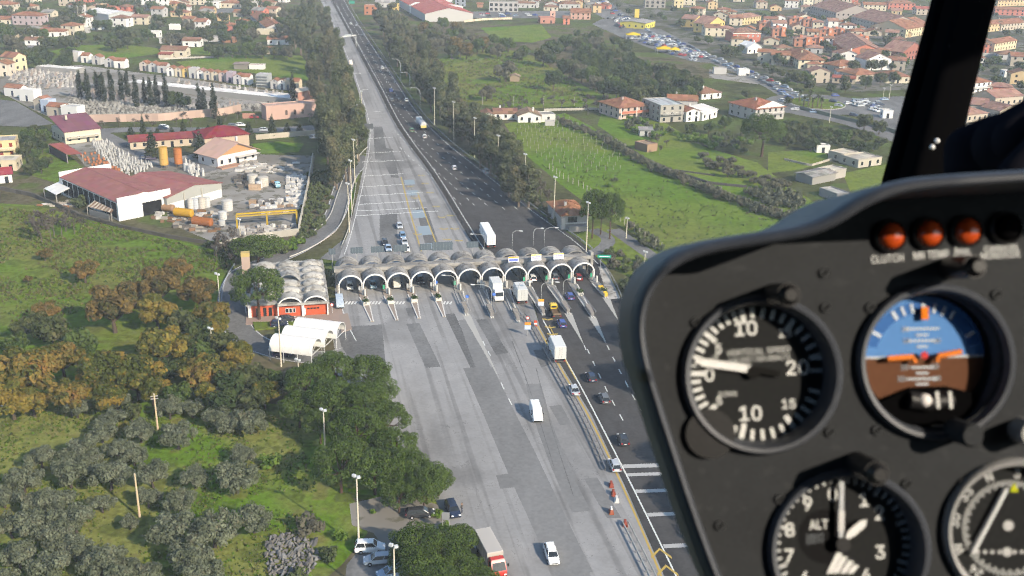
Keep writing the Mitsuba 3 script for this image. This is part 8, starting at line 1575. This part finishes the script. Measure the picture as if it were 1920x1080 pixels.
# navigation gauge with pale bezel
scene['pale_rim'] = two({'type': 'principled', 'base_color': {'type': 'rgb', 'value': [0.20, 0.20, 0.20]}, 'roughness': 0.45, 'specular': 0.5})
g, z = gauge('course_deviation_indicator', 'navigation gauge with pale bezel and slanting needle, lower right', 1903, 995, 126, rimcol='pale_rim', depth=.006)
for i in range(72):
    a = i * 5; m = MB(); bar(m, 1903, 995, a, 82 if i % 2 else 78, 91, 4, z, col=(.36, .37, .37)); part(g, 'tick_mark', m.entry('dial_paint', M=MP))
for i, s in enumerate(('N', '3', '6', 'E', '12', '15', 'S', '21', '24', 'W', '30', '33')):
    a = math.radians(112 - 30 * i); text(g, s, 1903 + 104 * math.cos(a), 995 - 104 * math.sin(a), 16, z, (.46, .47, .47), 'numeral', rot=22 - 30 * i, bold=True)
m = MB((.50, .51, .52)); q0, q1 = xy(1893, 918), xy(1829, 1040); m.tube([(*q0, z + .002), (*q1, z + .002)], 6 * U, n=6); part(g, 'needle', m.entry('dial_paint', M=MP))
for x in range(1842, 1975, 14): m = MB((.4, .4, .4)); disc(m, x, 1040, 4 if x != 1898 else 9, z, z + .0003, 10); part(g, 'deviation_dot', m.entry('dial_paint', M=MP))
m = MB((.4, .4, .4)); disc(m, 1900, 990, 10, z, z + .0005, 16); part(g, 'centre_ring', m.entry('dial_paint', M=MP))
m = MB((.42, .45, .02)); m.prism([xy(1903, 926), xy(1919, 926), xy(1911, 908)], z, z + .0006); part(g, 'course_triangle', m.entry('dial_paint', M=MP))
# posts lamps, knobs, screws
for x, y, r in ((1450, 552, 21), (1779, 502, 21), (1606, 868, 22)):
    m = MB(); disc(m, x, y, r, 0, .031, 24); disc(m, x, y, r * .9, .031, .036, 24, r1=r * .5); part(pn, 'post_light', m.entry('black_plastic', smooth=40, M=MP))
m = MB(); disc(m, 1790, 806, 22, 0, .020, 24); disc(m, 1790, 806, 22, .020, .0225, 24, r1=18); part(pn, 'adjust_knob', m.entry('panel_paint', smooth=40, M=MP), 'round black knob under the artificial horizon')
m = MB(); disc(m, 1912, 806, 24, 0, .016, 24); part(pn, 'adjust_knob', m.entry('pale_rim', smooth=40, M=MP), 'pale round knob at the right frame edge')
text(pn, 'S', 1912, 806, 20, .0163, (.05, .05, .05), 'knob_letter')
m = MB(); disc(m, 1330, 812, 46, 0, .0035, 32); part(pn, 'blank_plug', m.entry('black_plastic', smooth=40, M=MP), 'dark round plug below left of the vertical speed gauge')
for x, y in ((1545, 512), (1548, 577), (1305, 604), (1632, 577), (1868, 552), (1556, 810), (1644, 806), (1350, 985), (1700, 908), (1462, 935), (1805, 905)):
    m = MB(); disc(m, x, y, 10, 0, .0014, 16); k = part(pn, 'screw', m.entry('panel_paint', M=MP)); m = MB((.004, .004, .004)); bar(m, x, y, 40, -7, 7, 3, .0015, .0002, (.004, .004, .004)); part(k, 'slot', m.entry('dial_paint', M=MP))
for x, y, s, w, lab in ((1668, 443, 'CLUTCH', 60, 'first amber warning lamp from the left'), (1739, 438, 'MR TEMP', 66, 'second amber warning lamp'), (1810, 434, None, 0, 'third amber warning lamp'), (1884, 428, None, 0, 'dark unlit warning lamp right of the amber ones')):
    am = 'CHIP' if x == 1810 else s
    m = MB(); m = ringm(x, y, [(32, .0005), (31, .003), (27, .004), (24, .002)], n=32); k = part(pn, 'warning_lamp', m.entry('black_plastic', smooth=40, M=MP), lab)
    s_ = trimesh.creation.icosphere(3, 24 * U); s_.vertices[:, 2] *= .75; s_.apply_translation([*xy(x, y), .002]); part(k, 'lens', MB().mesh(s_).entry('amber' if x < 1850 else 'pillar_paint', smooth=True, M=MP))
for s, x, y, w, h in (('CLUTCH', 1663, 485, 60, 14), ('MR TEMP', 1745, 478, 66, 14), ('MR', 1803, 469, 26, 12), ('CHIP', 1804, 483, 36, 13), ('CARBON', 1875, 465, 62, 10), ('MONOXIDE', 1875, 478, 74, 12)): text(pn, s, x, y, h, .0005, (.70, .71, .71), 'placard_lettering', rot=4, wpx=w)
# windscreen pillar
def beam(name, parent, p0, p1, w, dep, dist, bs='pillar_paint', rz=0.3, label=None):
    a = EYE + (RT * (p0[0] - 960) / FPX + UP * (540 - p0[1]) / FPX + FW) * dist[0]; b = EYE + (RT * (p1[0] - 960) / FPX + UP * (540 - p1[1]) / FPX + FW) * dist[1]
    ax = (b - a) / np.linalg.norm(b - a); sd = np.cross(ax, FW); sd /= np.linalg.norm(sd); fr = np.cross(sd, ax); A = np.linspace(0, 2 * np.pi, 20, endpoint=False)
    q = np.c_[np.sign(np.cos(A)) * np.abs(np.cos(A)) ** .5 * w / 2, np.sign(np.sin(A)) * np.abs(np.sin(A)) ** .5 * dep / 2]; m = MB(); v = np.vstack([o + q[:, :1] * sd + q[:, 1:] * fr for o in (a, b)])
    m.add(v, [[i, (i + 1) % 20, 20 + (i + 1) % 20, 20 + i] for i in range(20)]); return part(parent, name, m.entry(bs, smooth=40), label), a, b, sd, fr
pl = new('windscreen_pillar', 'black slanting windscreen pillar of the helicopter at the upper right', 'pillar')
_, a, b, sd, fr = beam('main_tube', pl, (1834, -60), (1722, 380), .036, .040, (.92, .86)); beam('outer_flange', pl, (1785, -60), (1666, 380), .019, .016, (.96, .90)); beam('seal_strip', pl, (1806, -60), (1686, 380), .006, .018, (.93, .87), 'black_plastic')
for x, y in ((1757, 264), (1748, 276)):
    P = EYE + (RT * (x - 960) / FPX + UP * (540 - y) / FPX + FW) * .842; s_ = trimesh.creation.icosphere(2, .0022); s_.apply_translation(P); part(pl, 'rivet', MB((.55, .54, .52)).mesh(s_).entry('satin', smooth=True))
sh = new('panel_shade', 'unseen dark cabin stand-ins around the viewpoint, added to shade the panel', 'cabin')  # unseen roof, walls and floor, added to keep skylight off the instrument panel
for nm, c, s_ in (('roof', (.15, .44, .62), (1.7, .03, 1.0)), ('rear_shade', (.05, -.3, 1.12), (1.5, 1.5, .03)), ('left_shade', (-.75, -.5, .7), (.03, .8, .9)), ('floor', (.1, -.66, .55), (1.7, .03, 1.2)), ('right_shade', (1.0, -.4, .6), (.03, .55, 1.1))): part(sh, nm, MB().box(c, s_).entry('cloth', M=MP))
# dark cover lying on the panel
cv = new('black_cover', 'black padded cloth cover bunched on top of the instrument panel at the right', 'cover')
def eye_pt(px, py, d): return EYE + (RT * (px - 960) / FPX + UP * (540 - py) / FPX + FW) * d
def hullspheres(l, d): return m3.Manifold.batch_hull([m3.Manifold.sphere(r * d / FPX, 24).translate(tuple(eye_pt(x, y, d))) for x, y, r in l])
for i, (nm, l, d) in enumerate((('padding', [(1812, 318, 40), (1816, 280, 44), (1850, 262, 42), (1960, 262, 70), (1960, 350, 80), (1990, 330, 100)], .62), ('padding', [(1880, 272, 56), (1932, 240, 46), (2010, 250, 100), (1960, 320, 80)], .60), ('fold', [(1905, 262, 44), (1950, 232, 46), (2030, 190, 60), (2020, 260, 60)], .585), ('fold', [(1910, 330, 40), (1960, 270, 34), (2020, 220, 40)], .56))):
    u = hullspheres(l, d).refine_to_length(.006).to_mesh(); t = trimesh.Trimesh(u.vert_properties[:, :3], u.tri_verts); trimesh.smoothing.filter_taubin(t, iterations=6); part(cv, nm, MB().mesh(t).entry('cloth', smooth=True))
# ---------------------------------------------------------------- origin at the pilot's eye, so that the small cockpit shapes keep full precision
DOWN = T().translate([0, 0, -float(EYE[2])])
for k_, d_ in scene.items():
    if d_.get('type') in ('ply', 'cube', 'thinlens'): d_['to_world'] = DOWN @ d_.get('to_world', T())
